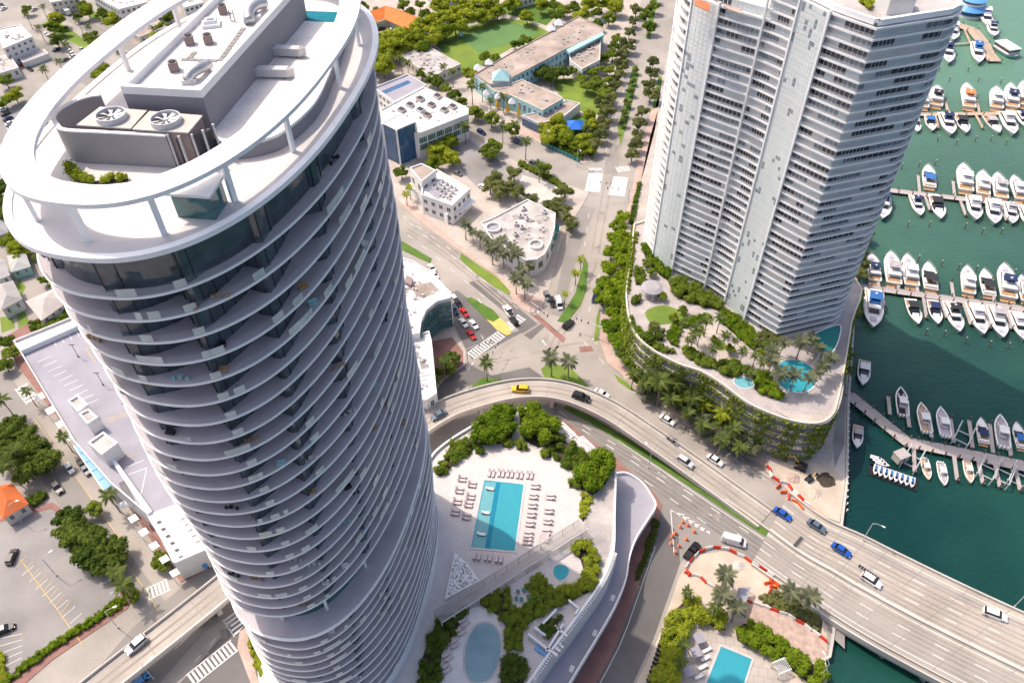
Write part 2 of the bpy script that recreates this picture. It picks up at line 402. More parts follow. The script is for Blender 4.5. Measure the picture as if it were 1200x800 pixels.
def zebra(a, b, depth, n, z=.03, frac=.5, m='paint_white'):
    """bars between pixels a and b, each `depth` metres long across the walk"""
    A, B = P(*a, z), P(*b, z); e = (B-A); u = e.normalized(); nrm = Vector((-u.y, u.x, 0)); mb = MB(); st = e.length/n
    for k in range(n):
        c = A + u*st*(k+.5); h = u*st*frac/2; q = nrm*depth/2
        mb.add([c-h-q, c+h-q, c+h+q, c-h+q], [(0, 1, 2, 3)])
    for sgn in (-1, 1):
        q = nrm*(depth/2+.25)*sgn; t = nrm*.12
        mb.add([A+q-t, B+q-t, B+q+t, A+q+t], [(0, 1, 2, 3)])
    return structure('crosswalk', mb, m)
def arrow(a, b, z=.034):
    A, B = P(*a, z), P(*b, z); u = (B-A).normalized(); n = Vector((-u.y, u.x, 0)); L = 3.2
    mb = MB(); mb.add([A-n*.1, A+u*L*.6-n*.1, A+u*L*.6+n*.1, A+n*.1], [(0,1,2,3)]); mb.add([A+u*L*.6-n*.45, A+u*L, A+u*L*.6+n*.45], [(0,1,2)])
    structure('road_arrow', mb, 'paint_white')

# roads of another colour than the pale ground
patch('road', [(500,560),(520,525),(560,494),(605,476),(655,472),(700,494),(760,535),(830,580),(900,628),(990,690),(990,760),(917,692),(880,660),(858,640),(812,640),(796,662),(780,705),(765,750),(742,800),(700,860),(560,860),(600,700),(640,600)], 'road_mid', .010)
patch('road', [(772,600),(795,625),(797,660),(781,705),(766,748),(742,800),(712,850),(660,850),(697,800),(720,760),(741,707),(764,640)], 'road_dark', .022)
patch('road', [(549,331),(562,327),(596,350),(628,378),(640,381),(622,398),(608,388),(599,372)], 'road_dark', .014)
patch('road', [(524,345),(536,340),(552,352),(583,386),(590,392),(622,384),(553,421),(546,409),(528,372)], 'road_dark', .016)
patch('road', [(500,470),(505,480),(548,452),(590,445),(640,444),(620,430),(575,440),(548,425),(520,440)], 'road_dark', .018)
patch('road', [(646,368),(655,330),(663,290),(680,240),(698,244),(680,290),(668,330),(660,372)], 'road_mid', .014)
patch('road', [(716,170),(729,170),(724,204),(706,204)], 'road_mid', .014)
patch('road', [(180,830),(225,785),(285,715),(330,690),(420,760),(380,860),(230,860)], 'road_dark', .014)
patch('road', [(100,800),(155,735),(210,690),(262,640),(300,640),(330,680),(240,740),(160,830)], 'road_mid', .011)
patch('road', [(-40,390),(0,420),(50,500),(110,590),(160,660),(205,720),(180,745),(128,670),(75,600),(20,520),(-40,460)], 'road_mid', .010)

# blocks of the town, each a raised, kerbed slab
block('pavement', [(430,150),(450,215),(462,230),(500,266),(545,298),(580,322),(597,340),(607,358),(622,367),(634,362),(643,340),(650,312),(657,285),(668,262),(684,238),(690,226),(680,222),(646,209),(600,187),(564,167),(553,158),(535,140),(500,120),(440,95)], 'sidewalk_pale')
block('pavement', [(560,134),(590,149),(628,165),(680,192),(692,190),(700,165),(715,120),(735,60),(752,0),(772,-60),(380,-60),(425,60),(470,95),(520,112)], 'sidewalk_pale')
block('pavement', [(737,262),(728,290),(722,320),(712,345),(706,375),(703,400),(712,425),(745,452),(790,485),(830,508),(870,533),(895,545),(905,556),(935,585),(962,604),(984,612),(990,565),(992,470),(997,400),(1001,330),(1013,290),(1028,230),(1058,120),(1090,20),(1110,-60),(800,-60),(790,30),(772,110),(752,190)], 'sidewalk_pale')
block('pavement', [(815,650),(850,645),(880,658),(915,690),(940,702),(970,733),(969,770),(962,773),(963,800),(955,840),(720,850),(748,795),(771,748),(786,705),(796,675)], 'sand')
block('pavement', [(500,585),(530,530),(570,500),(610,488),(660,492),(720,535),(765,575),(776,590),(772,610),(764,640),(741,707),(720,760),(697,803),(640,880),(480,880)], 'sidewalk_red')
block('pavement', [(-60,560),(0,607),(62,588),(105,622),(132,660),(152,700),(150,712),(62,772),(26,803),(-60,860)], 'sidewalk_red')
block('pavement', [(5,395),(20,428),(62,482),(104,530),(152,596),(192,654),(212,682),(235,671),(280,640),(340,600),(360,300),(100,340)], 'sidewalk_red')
block('pavement', [(470,300),(510,330),(524,372),(546,412),(545,428),(520,445),(500,470),(470,470)], 'sidewalk_pale')
patch('sidewalk', [(505,400),(530,395),(543,412),(543,427),(520,442),(505,455)], 'sidewalk_red', .17)
# pavement strips along the avenues
patch('sidewalk', [(690,188),(682,190),(628,164),(592,148),(594,142),(632,157),(682,184)], 'sidewalk_pink', .17)
patch('sidewalk', [(470,240),(500,266),(545,298),(580,322),(597,340),(603,356),(622,366),(633,360),(637,350),(615,345),(600,335),(560,304),(520,272),(480,236)], 'sidewalk_pink', .17)
patch('sidewalk', [(740,262),(748,225),(762,160),(772,125),(764,128),(750,175),(740,225),(732,258)], 'sidewalk_pink', .17)
patch('sidewalk', [(705,368),(703,400),(712,425),(745,452),(790,485),(830,508),(870,533),(895,545),(903,538),(870,520),(800,478),(745,440),(718,415),(714,370)], 'sidewalk_pink', .17)
patch('parking_lot', [(0,612),(60,596),(98,625),(125,660),(142,700),(120,722),(62,758),(20,790),(-60,840),(-60,580)], 'lot_asphalt', .165)
patch('parking_lot', [(520,168),(545,160),(560,172),(588,190),(645,212),(668,226),(660,245),(640,240),(598,232),(560,220),(545,205)], 'lot_asphalt', .165)
patch('parking_lot', [(612,205),(650,216),(662,228),(655,235),(630,238),(606,222)], 'concrete', .172)
patch('promenade', [(984,612),(990,565),(992,470),(997,400),(1001,330),(990,330),(985,400),(984,470),(975,540),(960,560),(935,580)], 'concrete', .17)
patch('promenade', [(985,440),(992,440),(990,520),(978,548),(976,520)], 'concrete_dark', .176)  # darker sheet paints the podium's cast shade onto the walk
patch('construction_ground', [(905,545),(925,535),(975,545),(988,560),(984,611),(962,603),(935,583)], 'sand', .18)
patch('sidewalk', [(278,758),(281,738),(292,727),(303,736),(296,758),(300,790),(310,812),(296,806),(284,774)], 'sidewalk_pink', .03)
patch('road', [(-60,20),(0,32),(60,52),(110,88),(160,130),(150,140),(100,100),(50,66),(0,46),(-60,40)], 'road_mid', .012)
patch('road', [(40,-20),(70,4),(120,34),(190,66),(186,74),(112,44),(60,14),(24,-12)], 'road_mid', .013)
patch('parking_lot', [(-40,120),(0,110),(30,130),(10,170),(-40,180)], 'lot_asphalt', .014)
patch('lawn', [(50,28),(62,22),(90,40),(108,54),(100,58),(76,46)], 'lawn', .014); patch('lawn', [(84,4),(112,14),(140,24),(130,28),(104,20)], 'lawn', .014); patch('lawn', [(112,82),(126,90),(136,108),(124,106)], 'lawn', .014)
patch('lawn', [(18,362),(30,366),(36,380),(22,386)], 'lawn', .014); patch('lawn', [(0,372),(14,370),(18,384),(2,390)], 'lawn', .014); patch('lawn', [(22,326),(30,336),(26,346),(18,338)], 'lawn', .014)
patch('lawn', [(430,40),(470,36),(500,40),(500,52),(462,62),(440,76),(432,60)], 'lawn', .172); patch('lawn', [(545,70),(562,80),(548,92),(530,80)], 'lawn', .172); patch('lawn', [(560,12),(640,0),(660,12),(640,30),(600,18)], 'median_grass', .173); patch('lawn', [(640,136),(664,128),(690,140),(690,178),(660,166),(640,156)], 'median_grass', .173)
# lawns and medians
patch('lawn', [(510,45),(545,32),(600,22),(640,36),(642,44),(600,56),(560,80),(530,72)], 'lawn', .17, 3)
patch('sports_turf', [(540,42),(600,26),(630,38),(622,44),(560,62),(548,50)], 'turf', .176)
patch('lawn', [(648,98),(670,92),(706,108),(704,130),(690,134),(665,120)], 'lawn', .17, 3)
patch('lawn', [(694,188),(702,160),(720,110),(736,64),(730,62),(714,105),(698,150),(688,180)], 'lawn', .175)
block('median', [(724,150),(733,150),(741,120),(748,90),(747,76),(742,76),(735,105)], 'median_grass')
block('median', [(724,150),(727,170),(733,150)], 'lawn')
block('median', [(757,45),(762,46),(770,0),(774,-40),(768,-40),(762,5)], 'median_grass')
block('median', [(764,130),(772,88),(776,92),(768,150),(756,196),(748,222),(745,215),(752,185)], 'median_grass')
block('median', [(685,304),(689,308),(687,340),(680,358),(664,378),(653,376),(660,366),(674,344)], 'median_grass')
block('median', [(546,350),(552,348),(578,363),(586,372),(578,377),(570,374)], 'median_grass')
block('median', [(570,374),(578,377),(586,372),(598,384),(599,391),(594,393),(583,387)], 'paint_yellow')
block('median', [(466,281),(472,283),(506,303),(504,308),(490,302),(470,292)], 'median_grass')
block('median', [(634,432),(645,424),(670,432),(690,452),(668,452),(640,446)], 'lawn')
block('median', [(552,453),(566,442),(588,444),(575,452)], 'median_grass')
block('median', [(664,474),(690,486),(760,529),(830,575),(900,622),(897,628),(830,584),(757,536),(690,494),(660,478)], 'median_grass')
block('median', [(540,296),(560,310),(590,330),(600,340),(596,345),(580,336),(555,318),(539,303)], 'lawn')
block('median', [(699,372),(703,360),(701,398),(696,400)], 'lawn')
block('median', [(720,438),(735,448),(745,458),(738,456),(724,446)], 'lawn')
# markings
zebra((551,417),(588,391), 3.0, 13); zebra((592,386),(612,371), 3.0, 7, frac=.55)
for a, b in (((690,200),(706,200)), ((722,199),(738,197))): zebra(a, b, 3.0, 6, frac=.5)
patch('textured_crosswalk', [(691,199),(707,200),(703,225),(685,224)], 'roof_white', .03); patch('textured_crosswalk', [(719,207),(736,208),(732,230),(713,228)], 'roof_white', .03)
zebra((172,696),(198,684), 3.0, 6); zebra((222,797),(275,755), 3.0, 12); zebra((268,720),(282,740), 3.0, 5)
zebra((24,452),(38,470), 3.0, 5)
patch('brick_crosswalk', [(624,370),(630,368),(663,396),(660,402)], 'sidewalk_red', .03); patch('brick_crosswalk', [(678,406),(693,405),(696,411),(680,413)], 'sidewalk_red', .03)
for ln in ([(480,262),(520,293),(575,335),(612,366)], [(478,275),(515,304),(570,350)], [(472,253),(515,283),(560,315)]): dashes(ln)
for ln in ([(536,352),(560,386),(567,398)], [(528,352),(548,384),(558,404)]): dashes(ln, on=2.5, off=4)
for ln in ([(690,250),(683,300),(668,345)], [(716,270),(700,330),(688,372)], [(704,204),(712,170),(724,130),(738,80)], [(742,150),(752,110),(760,76)]): dashes(ln, w=.14)
for ln in ([(700,392),(745,446),(800,488),(870,530),(905,556)], [(684,400),(735,452),(800,499),(870,544),(920,578),(960,603)], [(694,396),(740,450),(800,494),(870,537),(920,572)]): dashes(ln)
for ln in ([(560,508),(605,487),(645,484),(700,514),(780,566),(850,615),(905,655)], [(640,490),(690,518),(760,566),(840,622),(880,650)], [(655,482),(720,520),(800,572),(880,626)]): dashes(ln, w=.18)
dashes([(664,480),(700,500),(760,540),(830,588),(895,631)], solid=True, w=.16, m='paint_white')
for a, b in (((628,360),(634,372)),((560,350),(566,358)),((640,405),(634,396))): arrow(a, b)
# worn wheel tracks
def tracks(line, w=.9, m='tyre_stain', z=.02, n=8):
    pts = [P(a, b, z) for a, b in cpx(line, n)]; lf, rg = [], []
    for i, p in enumerate(pts):
        a = pts[max(i-1, 0)]; b = pts[min(i+1, len(pts)-1)]; e = (b-a).normalized(); q = Vector((-e.y, e.x, 0))*w/2*rng.uniform(.7, 1.3); lf.append(p+q); rg.append(p-q)
    mb = MB(); mb.strip(lf, rg); structure('wheel_track', mb, m)
for o in (0, 5, 10, 15): tracks([(690+o*.4,398-o*.5),(740+o*.3,452-o*.6),(800+o*.3,496-o*.6),(870+o*.3,540-o*.6),(915+o*.3,570-o*.6)])
for o in (0, 6, 13, 19, 25): tracks([(650-o*.2,480+o*.35),(700-o*.4,508+o*.5),(780-o*.5,558+o*.6),(850-o*.5,605+o*.6),(900-o*.5,640+o*.6)], .8, 'tyre_stain_dark')
for o in (0, 5, 11, 16): tracks([(476,272-o),(520,300-o),(570,340-o),(600,366-o)], .8)
for o in (0, 8): tracks([(640+o,420),(650+o,395),(672+o,360),(690+o,310),(700+o,260),(712+o,200),(728+o,140)], .8)
tracks([(580,425),(620,415),(660,405),(690,400)], .9); tracks([(560,430),(600,400),(640,372),(650,340)], .9)
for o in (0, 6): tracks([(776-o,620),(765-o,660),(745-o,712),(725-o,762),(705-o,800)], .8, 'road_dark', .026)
# utility cuts and manholes in the road surface
rp_ = random.Random(21)
for (a, b) in ((520,288),(560,322),(588,350),(640,395),(600,410),(575,402),(680,392),(720,430),(700,440),(760,470),(800,505),(850,535),(880,556),(690,330),(700,290),(705,250),(730,150),(745,100),(660,500),(720,530),(790,572),(840,605),(745,690),(755,655),(120,640),(95,600),(60,550),(240,765),(262,742),(645,470)):
    c = P(a, b, .028); an = rp_.random()*3; mb = MB(); mb.box((c.x, c.y, .03), (rp_.uniform(1.2, 4), rp_.uniform(.8, 1.8), .006), an); structure('road_patch', mb, rp_.choice(('tyre_stain_dark', 'tyre_stain', 'road_mid')))
    c = P(a+rp_.uniform(-12, 12), b+rp_.uniform(-8, 8), .03); mb = MB(); mb.cyl((c.x, c.y, .03), .42, .012, 14); structure('manhole_cover', mb, 'concrete_dark')
# hatched gore by the side road
for k in range(6):
    x = 790+k*6; dashes([(x, 600+k*4), (x+12, 603+k*4)], solid=True, w=.25)
dashes([(786,597),(832,625)], solid=True, w=.2); dashes([(786,597),(790,650)], solid=True, w=.2)
# side road edge lines, yellow on the left street
dashes([(768,640),(747,700),(728,752),(703,800)], solid=True, w=.14); dashes([(160,745),(110,800)], solid=True, w=.14)
dashes([(140,650),(170,690),(185,716)], solid=True, w=.14, m='paint_yellow'); dashes([(40,490),(90,560),(140,630)], solid=True, w=.14, m='paint_yellow')
dashes([(228,775),(275,722)], on=2, off=3); dashes([(205,760),(250,718)], solid=True)
# bays of the parking lot
for k in range(8):
    dashes([(20+k*7.4, 664+k*7.6), (31+k*7.4, 650+k*7.6)], solid=True, w=.12, m='paint_yellow', z=.19); dashes([(26+k*8, 674+k*8), (40+k*8, 662+k*8)], solid=True, w=.12, m='paint_white', z=.19)
dashes([(24,655),(97,755)], solid=True, w=.16, m='paint_yellow', z=.19)
for k in range(5): dashes([(-2, 748+k*9),(26, 742+k*7)], solid=True, w=.12, m='paint_white', z=.19)
for k in range(9): dashes([(66+k*9, 618+k*11),(78+k*9, 612+k*11)], solid=True, w=.12, m='paint_white', z=.19)
# ------------------------------------------------------------ the tall tower with balconies, ring and roof
TC = (-36.3, 90.8); TA, TB, TN, TTH = 30.5, 15.5, 2.37, 1.385
def tower_curve(e, N=120, ph=0.0, amp=0.0):
    base = superell(TA+e, TB+e, TN, TTH, *TC, N)
    if amp:
        out = []
        for k, p in enumerate(base):
            a = 2*PI*k/N; d = Vector((p.x-TC[0], p.y-TC[1])).normalized(); out.append(p + d*amp*math.sin(3*a+ph))
        return out
    return base
tower = thing('condo_tower', 'tall white oval condo tower wrapped in curving balconies, open white ring over its roof', 'tower', (TC[0], TC[1], 0))
Z_ROOF = 142.0
levels = [136.0 - 3.4*k for k in range(22)]        # 136 .. 64.6
low = [55.6 - 3.3*k for k in range(12)]            # below the sky garden
def tooth(k, N, ph):
    """inset of the window wall behind the slab edge: saw-toothed, deep then shallow"""
    t = (k*14.0/N + ph) % 1.0
    return .95 + 3.3*(t/.7 if t < .7 else (1-t)/.3)
N = 180; rf0 = random.Random(2); _p = P(237, 418, 126); _c = tower_curve(.7, N); K0 = min(range(N), key=lambda k: (_c[k]-Vector((_p.x, _p.y))).length)
def floor_level(z, znext, i, lower=False):
    e = .75 + (.25 if lower else 0); ph = i*.55; amp = .38
    out = tower_curve(e, N, ph, amp); inn = tower_curve(e-.2, N, ph, amp)
    mb = MB(); mb.ring(out, inn, z-.22, z+.05); mb.build('slab_edge', 'slab_white', tower, True if False else False)
    core = tower_curve(-7, N)
    mb = MB(); mb.ring(inn, core, z-.26, z); mb.build('balcony_floor', 'balcony_floor', tower)
    rl = tower_curve(e-.1, N, ph, amp)
    mb = MB(); mb.wall([(p.x, p.y) for p in rl], z+.07, z+1.15, .03, True); rail = mb.build('glass_railing', 'railing_glass', tower)
    for kk in [K0] + [rf0.randrange(N) for _ in range(9)]:      # pale panes painting bright reflections onto the clear railing
        m_ = MB(); m_.wall([(rl[(kk+j) % N].x, rl[(kk+j) % N].y) for j in range(3 if kk == K0 else rf0.randint(2, 4))], z+.08, z+1.14, .05); m_.build('reflection_pane', 'railing_reflection', rail)
    # window wall
    ph2 = (i % 2)*.0 + i*.035
    gl = []
    for k, p in enumerate(tower_curve(e, N)):
        c = Vector(TC); d = (p-c).normalized(); gl.append(p - d*tooth(k, N, ph2))
    mb = MB(); vs = [(p.x, p.y, z) for p in gl] + [(p.x, p.y, znext-.26) for p in gl]
    mb.add(vs, [(k, (k+1) % N, N+(k+1) % N, N+k) for k in range(N)]); g = mb.build('window_wall', 'glazing', tower)
    mb = MB()
    for k in range(0, N, 2):
        a, b = gl[k], gl[(k+1) % N]; ang = math.atan2(b.y-a.y, b.x-a.x); mb.box((a.x, a.y, (z+znext-.26)/2), (.09, .16, znext-.26-z), ang)
    tag(mb.build('mullions', 'dark_metal', g), kind='stuff')
allz = levels + low
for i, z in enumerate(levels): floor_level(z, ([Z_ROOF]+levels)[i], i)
for i, z in enumerate(low):
    zn = ([levels[-1]]+low)[i]
    if i == 0: continue
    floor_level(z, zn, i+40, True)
# sky garden: wide open floor between the two stacks
z = low[0]
out = tower_curve(1.1, N); core = tower_curve(-6.5, N)
mb = MB(); mb.ring(out, tower_curve(.75, N), z-.4, z+.08); mb.build('slab_edge', 'slab_white', tower)
mb = MB(); mb.ring(tower_curve(.75, N), core, z-.3, z); mb.build('garden_floor', 'balcony_floor', tower)
mb = MB(); mb.wall([(p.x, p.y) for p in tower_curve(.85, N)], z+.09, z+1.2, .03, True); mb.build('glass_railing', 'railing_glass', tower)
gl = tower_curve(-3.4, N); vs = [(p.x, p.y, z) for p in gl] + [(p.x, p.y, levels[-1]-.26) for p in gl]
mb = MB(); mb.add(vs, [(k, (k+1) % N, N+(k+1) % N, N+k) for k in range(N)]); mb.build('window_wall', 'glass_teal', tower)
for k in range(0, N, 15):
    p = tower_curve(-2.6, N)[k]; mb = MB(); mb.cyl((p.x, p.y, z), .3, levels[-1]-.3-z, 10); mb.build('column', 'white', tower)
# solid core, so light never passes between the floors, and the flared white foot
mb = MB(); mb.prism(tower_curve(-6.9, 90), 0, Z_ROOF-.6); mb.build('core', 'penthouse_grey', tower)
mb = MB(); cur = tower_curve(0, N); zs = [0, .5, 1.5, 4, 8, 13, 19]; ex = [12, 11.4, 9.6, 6.4, 3.6, 1.7, .9]; vs = []
for zz, e in zip(zs, ex):
    for k, p in enumerate(tower_curve(.2, N)):
        d = (p-Vector(TC)).normalized(); lf = .2+.8*max(0, -d.x)**1.5; vs.append((p.x+d.x*e*lf, p.y+d.y*e*lf, zz))
n_ = len(zs); mb.add(vs, [(a*N+k, a*N+(k+1) % N, (a+1)*N+(k+1) % N, (a+1)*N+k) for a in range(n_-1) for k in range(N)]); mb.build('flared_base', 'white', tower, True)

# things people keep on the balconies: seats, tables, planters
rf_ = random.Random(17); fur = {k: MB() for k in ('white_plastic', 'teak', 'turquoise', 'dark_metal', 'cream_wall')}
for z_ in levels + low[1:]:
    cv = tower_curve(.5, N)
    for _ in range(4):
        k = rf_.randrange(N); p = cv[k]; d = (p-Vector(TC)).normalized()
        if d.y > .45: continue
        q = p - d*rf_.uniform(.5, 1.1); m_ = rf_.choice(('white_plastic', 'white_plastic', 'dark_metal', 'cream_wall', 'teak', 'dark_metal', 'turquoise')); a_ = math.atan2(d.y, d.x)
        if rf_.random() < .5: fur[m_].box((q.x, q.y, z_+.25), (.6, 1.2, .3), a_); fur[m_].box((q.x-d.x*.3, q.y-d.y*.3, z_+.5), (.14, 1.2, .35), a_)
        else:
            fur[m_].cyl((q.x, q.y, z_+.6), .35, .06, 10); fur[m_].cyl((q.x, q.y, z_+.02), .08, .6, 6)
            for j in (-1, 1): fur[m_].box((q.x-d.y*j*.8, q.y+d.x*j*.8, z_+.3), (.34, .34, .45), a_)
for m_, b_ in fur.items(): tag(b_.build('balcony_furniture', m_), {'white_plastic': 'white', 'teak': 'wooden', 'turquoise': 'turquoise', 'dark_metal': 'dark', 'cream_wall': 'cream'}[m_]+' chairs and tables scattered over the tower balconies', 'furniture', kind='stuff')
# roof terrace
zr = Z_ROOF
mb = MB(); mb.ring(tower_curve(1.75, N), tower_curve(.95, N), zr-.4, zr+.2); mb.build('roof_kerb', 'slab_white', tower)
mb = MB(); mb.prism(tower_curve(1.0, N), zr-.5, zr); mb.build('roof_terrace', 'roof_terrace_stone', tower)
mb = MB(); mb.wall([(p.x, p.y) for p in tower_curve(.55, N)], zr, zr+1.25, .03, True); mb.build('glass_railing', 'railing_glass', tower)
mb = MB(); gl = tower_curve(-.9, N); vs = [(p.x, p.y, levels[0]) for p in gl] + [(p.x, p.y, zr-.5) for p in gl]
mb.add(vs, [(k, (k+1) % N, N+(k+1) % N, N+k) for k in range(N)]); mb.build('window_wall', 'glazing', tower)
# ring
ro, ri = tower_curve(0, N), superell(26.9, 12.45, 2.38, 1.375, -36.05, 90.4, N)
mb = MB(); mb.ring(ro, ri, 146.7, 147.2); mb.build('roof_ring', 'slab_white', tower)
for k in range(6, N, 12):
    a = ro[k]; c = Vector(TC); d = (a-c).normalized(); t = a - d*1.0; b = a - d*.75
    e = ro[(k+1) % N]-a; ang = math.atan2(e.y, e.x)
    mb = MB(); mb.box((t.x, t.y, (zr+146.7)/2), (.6, .4, 146.7-zr), ang); mb.build('ring_post', 'slab_white', tower)
for k in range(0, N, 9):      # joints between the ring's panels
    a, b = ro[k], ri[k]; e = (b-a); q = Vector((-e.y, e.x)).normalized()*.03; mb = MB(); a, b = a+e*.02, b-e*.02; mb.add([(a.x-q.x, a.y-q.y, 147.212), (b.x-q.x, b.y-q.y, 147.212), (b.x+q.x, b.y+q.y, 147.212), (a.x+q.x, a.y+q.y, 147.212)], [(0,1,2,3),(3,2,1,0)][:1]); mb.build('panel_joint', 'paver_joint', tower)
# penthouse block with parapet
zt = 148.6; zi = 143.6
box = [P(140.5,101,zt), P(235,106,zt), P(352,-22,zt), P(268,-22,zt)]
box = ccw([(p.x, p.y) for p in box]); inn = offset(box, .55)
mb = MB(); mb.prism(box, zr, zt-.9); mb.build('penthouse', 'penthouse_grey', tower)
mb = MB(); mb.ring(box, [(p.x, p.y) for p in inn], zt-.9, zt); mb.build('parapet', 'white', tower)
mb = MB(); mb.prism([(p.x, p.y) for p in offset(box, .56)], zt-.95, zt-.85); roof = mb.build('penthouse_roof', 'roof_white', tower)
# inner raised deck on the right of the penthouse
dk = [P(246,150,zr), P(262,182,zr), P(278,187,zr), P(310,182,zr), P(338,170,zr), P(372,138,zr), P(390,100,zr), P(404,60,zr), P(410,25,zr), P(408,-10,zr), P(350,-14,zi), P(300,60,zi)]
dk = cr([(p.x, p.y, 0) for p in dk], 4, True)
mb = MB(); mb.prism(dk, zr, zi); mb.build('upper_deck_wall', 'penthouse_grey', tower)
mb = MB(); mb.prism([(p.x, p.y) for p in offset(ccw(dk), .3)], zi, zi+.04); mb.build('upper_deck', 'roof_white', tower)
q = offset(ccw(dk), .3); mb = MB(); mb.ring(ccw(dk), q, zi, zi+.35); mb.build('deck_parapet', 'white', tower)
# cooling tower behind its curved screen
zc = 145.9
rim = cpx([(118,112),(104,114),(86,120),(70,129),(63,138),(67,147),(76,153),(110,155),(150,157),(195,159.5)], 5)
mb = MB(); mb.wall([(p.x, p.y) for p in PP(rim, zc)], zr, zc, .35); mb.build('cooling_screen', 'screen_grey', tower)
mb = MB(); mb.wall([(p.x, p.y) for p in PP(rim, zc)], zc, zc+.16, .5); mb.build('screen_cap', 'white', tower)
lv = PP([(197,160),(210,162),(225,160),(238,155),(250,148)], zc)
for k in range(5):
    p = lv[k]; mb = MB(); mb.cyl((p.x, p.y, zr), .14, zc-zr+.25, 8); mb.build('louvre_post', 'galv', tower)
mb = MB(); mb.wall([(p.x, p.y) for p in PP(cpx([(197,160),(210,162),(225,160),(238,155),(250,148)], 4), zc-.3)], zr, zc-.4, .06); mb.build('louvre_screen', 'dark_metal', tower)
zf = 146.3
for quad, fc in (([(92,147),(153,151),(171,131),(118,127)], (130,135.5)), ([(157,152),(220,156),(236,137),(176,132)], (194,140))):
    p = PP(quad, zf); mb = MB(); mb.prism([(v.x, v.y) for v in p], zr, zf); u = mb.build('cooling_unit', 'brown_unit', tower)
    mb = MB(); mb.prism([(v.x, v.y) for v in offset(ccw([(v.x, v.y) for v in p]), -.12)], zf, zf+.12); mb.build('unit_top', 'concrete', u)
    c = P(*fc, zf+.5); rr = 1.62
    circ = [Vector((c.x+rr*math.cos(2*PI*k/32), c.y+rr*math.sin(2*PI*k/32))) for k in range(32)]; ci = [Vector((c.x+(rr-.14)*math.cos(2*PI*k/32), c.y+(rr-.14)*math.sin(2*PI*k/32))) for k in range(32)]
    mb = MB(); mb.ring(circ, ci, zf+.12, zf+.75); mb.build('fan_shroud', 'galv', u)
    mb = MB(); mb.cyl((c.x, c.y, zf+.13), rr-.15, .02, 24); mb.build('fan_well', 'concrete_dark', u)
    mb = MB(); mb.cyl((c.x, c.y, zf+.4), .28, .2, 12); mb.build('fan_hub', 'galv', u)
    for k in range(8):
        a = 2*PI*k/8+.2; b = a+.36
        mb = MB(); mb.add([(c.x+.2*math.cos(a), c.y+.2*math.sin(a), zf+.45), (c.x+1.4*math.cos(a), c.y+1.4*math.sin(a), zf+.42), (c.x+1.4*math.cos(b), c.y+1.4*math.sin(b), zf+.56), (c.x+.2*math.cos(b), c.y+.2*math.sin(b), zf+.52)], [(0,1,2,3),(3,2,1,0)][:1]); mb.build('fan_blade', 'white', u)
# small glass stair house on the terrace
p = PP([(190,228),(246,232),(263,206),(238,200)], 145.0)
mb = MB(); mb.prism([(v.x, v.y) for v in offset(ccw([(v.x, v.y) for v in p]), .35)], zr, 144.85); u = mb.build('stair_house', 'glass_teal', tower)
mb = MB(); mb.prism([(v.x, v.y) for v in p], 144.85, 145.15); mb.build('stair_house_roof', 'white', u)
# roof pool at the far end
p = PP([(338,24),(346,13),(396,15),(392,27)], zi)
mb = MB(); mb.prism([(v.x, v.y) for v in p], zi+.05, zi+.09); mb.build('roof_pool', 'pool_water', tower)
mb = MB(); mb.prism([(v.x, v.y) for v in p], zi+.041, zi+.05); mb.build('roof_pool_floor', 'pool_tile', tower)
# plant on the penthouse roof: things that stand there
zp = zt-.85
def roof_box(px, py, sx, sy, sz, label, m='brown_unit', z=zp, rz=.0, fan=False):
    c = P(px, py, z); t = thing('rooftop_unit', label, 'rooftop unit', (c.x, c.y, z), rz, 'mechanical units on the tower penthouse roof')
    mb = MB(); mb.box((0, 0, sz/2), (sx, sy, sz)); o = link('housing', mb.mesh('housing', m), t)
    mb = MB(); mb.cyl((0, 0, sz), min(sx, sy)*.38, .12, 14); link('fan_grille', mb.mesh('fan_grille', 'black'), t)
    mb = MB()
    for sg in (-1, 1): mb.box((sg*sx*.51, 0, sz*.5), (.03, sy*.8, sz*.6))
    link('louvre', mb.mesh('louvre', 'dark_metal'), t)
    return t
for px, py, lab in ((205,83,'brown boxy condenser beside the round silver duct on the penthouse roof'), (223,52,'brown boxy condenser, one of a pair in the middle of the penthouse roof'), (245,51,'brown boxy condenser, one of a pair in the middle of the penthouse roof'), (262,16,'dark slatted condenser near the far end of the penthouse roof')):
    roof_box(px, py, 1.0, 1.0, 1.1, lab, rz=.3)
def duct(pts, r, label, z):
    a = P(*pts[0], z); t = thing('air_duct', label, 'air duct', (a.x, a.y, z))
    mb = MB(); L = [P(q[0], q[1], z+q[2]) for q in [(p_[0], p_[1], p_[2]) for p_ in [(x[0], x[1], x[2]) for x in pts[1:]]]]
    mb.tube([tuple(v) for v in cr([tuple(v) for v in L], 4)], r, 14); mb.build('duct', 'metal', t, True)
    mb = MB(); mb.box((a.x, a.y, z+.25), (r*2.6, r*2.2, .5), .3); mb.build('support', 'galv', t)
duct([(222,96),(220,94,.4),(224,86,.9),(234,80,1.0),(244,76,.6)], .62, 'silver bent air duct on the near corner of the penthouse roof', zp)
duct([(298,22),(292,26,.4),(292,14,.9),(300,6,1.0),(310,4,.7)], .68, 'silver bent air duct at the far end of the penthouse roof', zp)
c = P(248,30,zp); t = thing('roof_vent_hood', 'white stepped square vent hood on the penthouse roof', 'vent', (c.x, c.y, zp), .25)
mb = MB(); mb.box((0,0,.2), (2.2,1.9,.4)); mb.box((0,0,.6), (1.7,1.4,.4), 0, 0, .8); link('hood', mb.mesh('hood', 'white'), t)
mb = MB(); mb.box((0,0,.9), (.8,.6,.2)); link('cap', mb.mesh('cap', 'galv'), t)
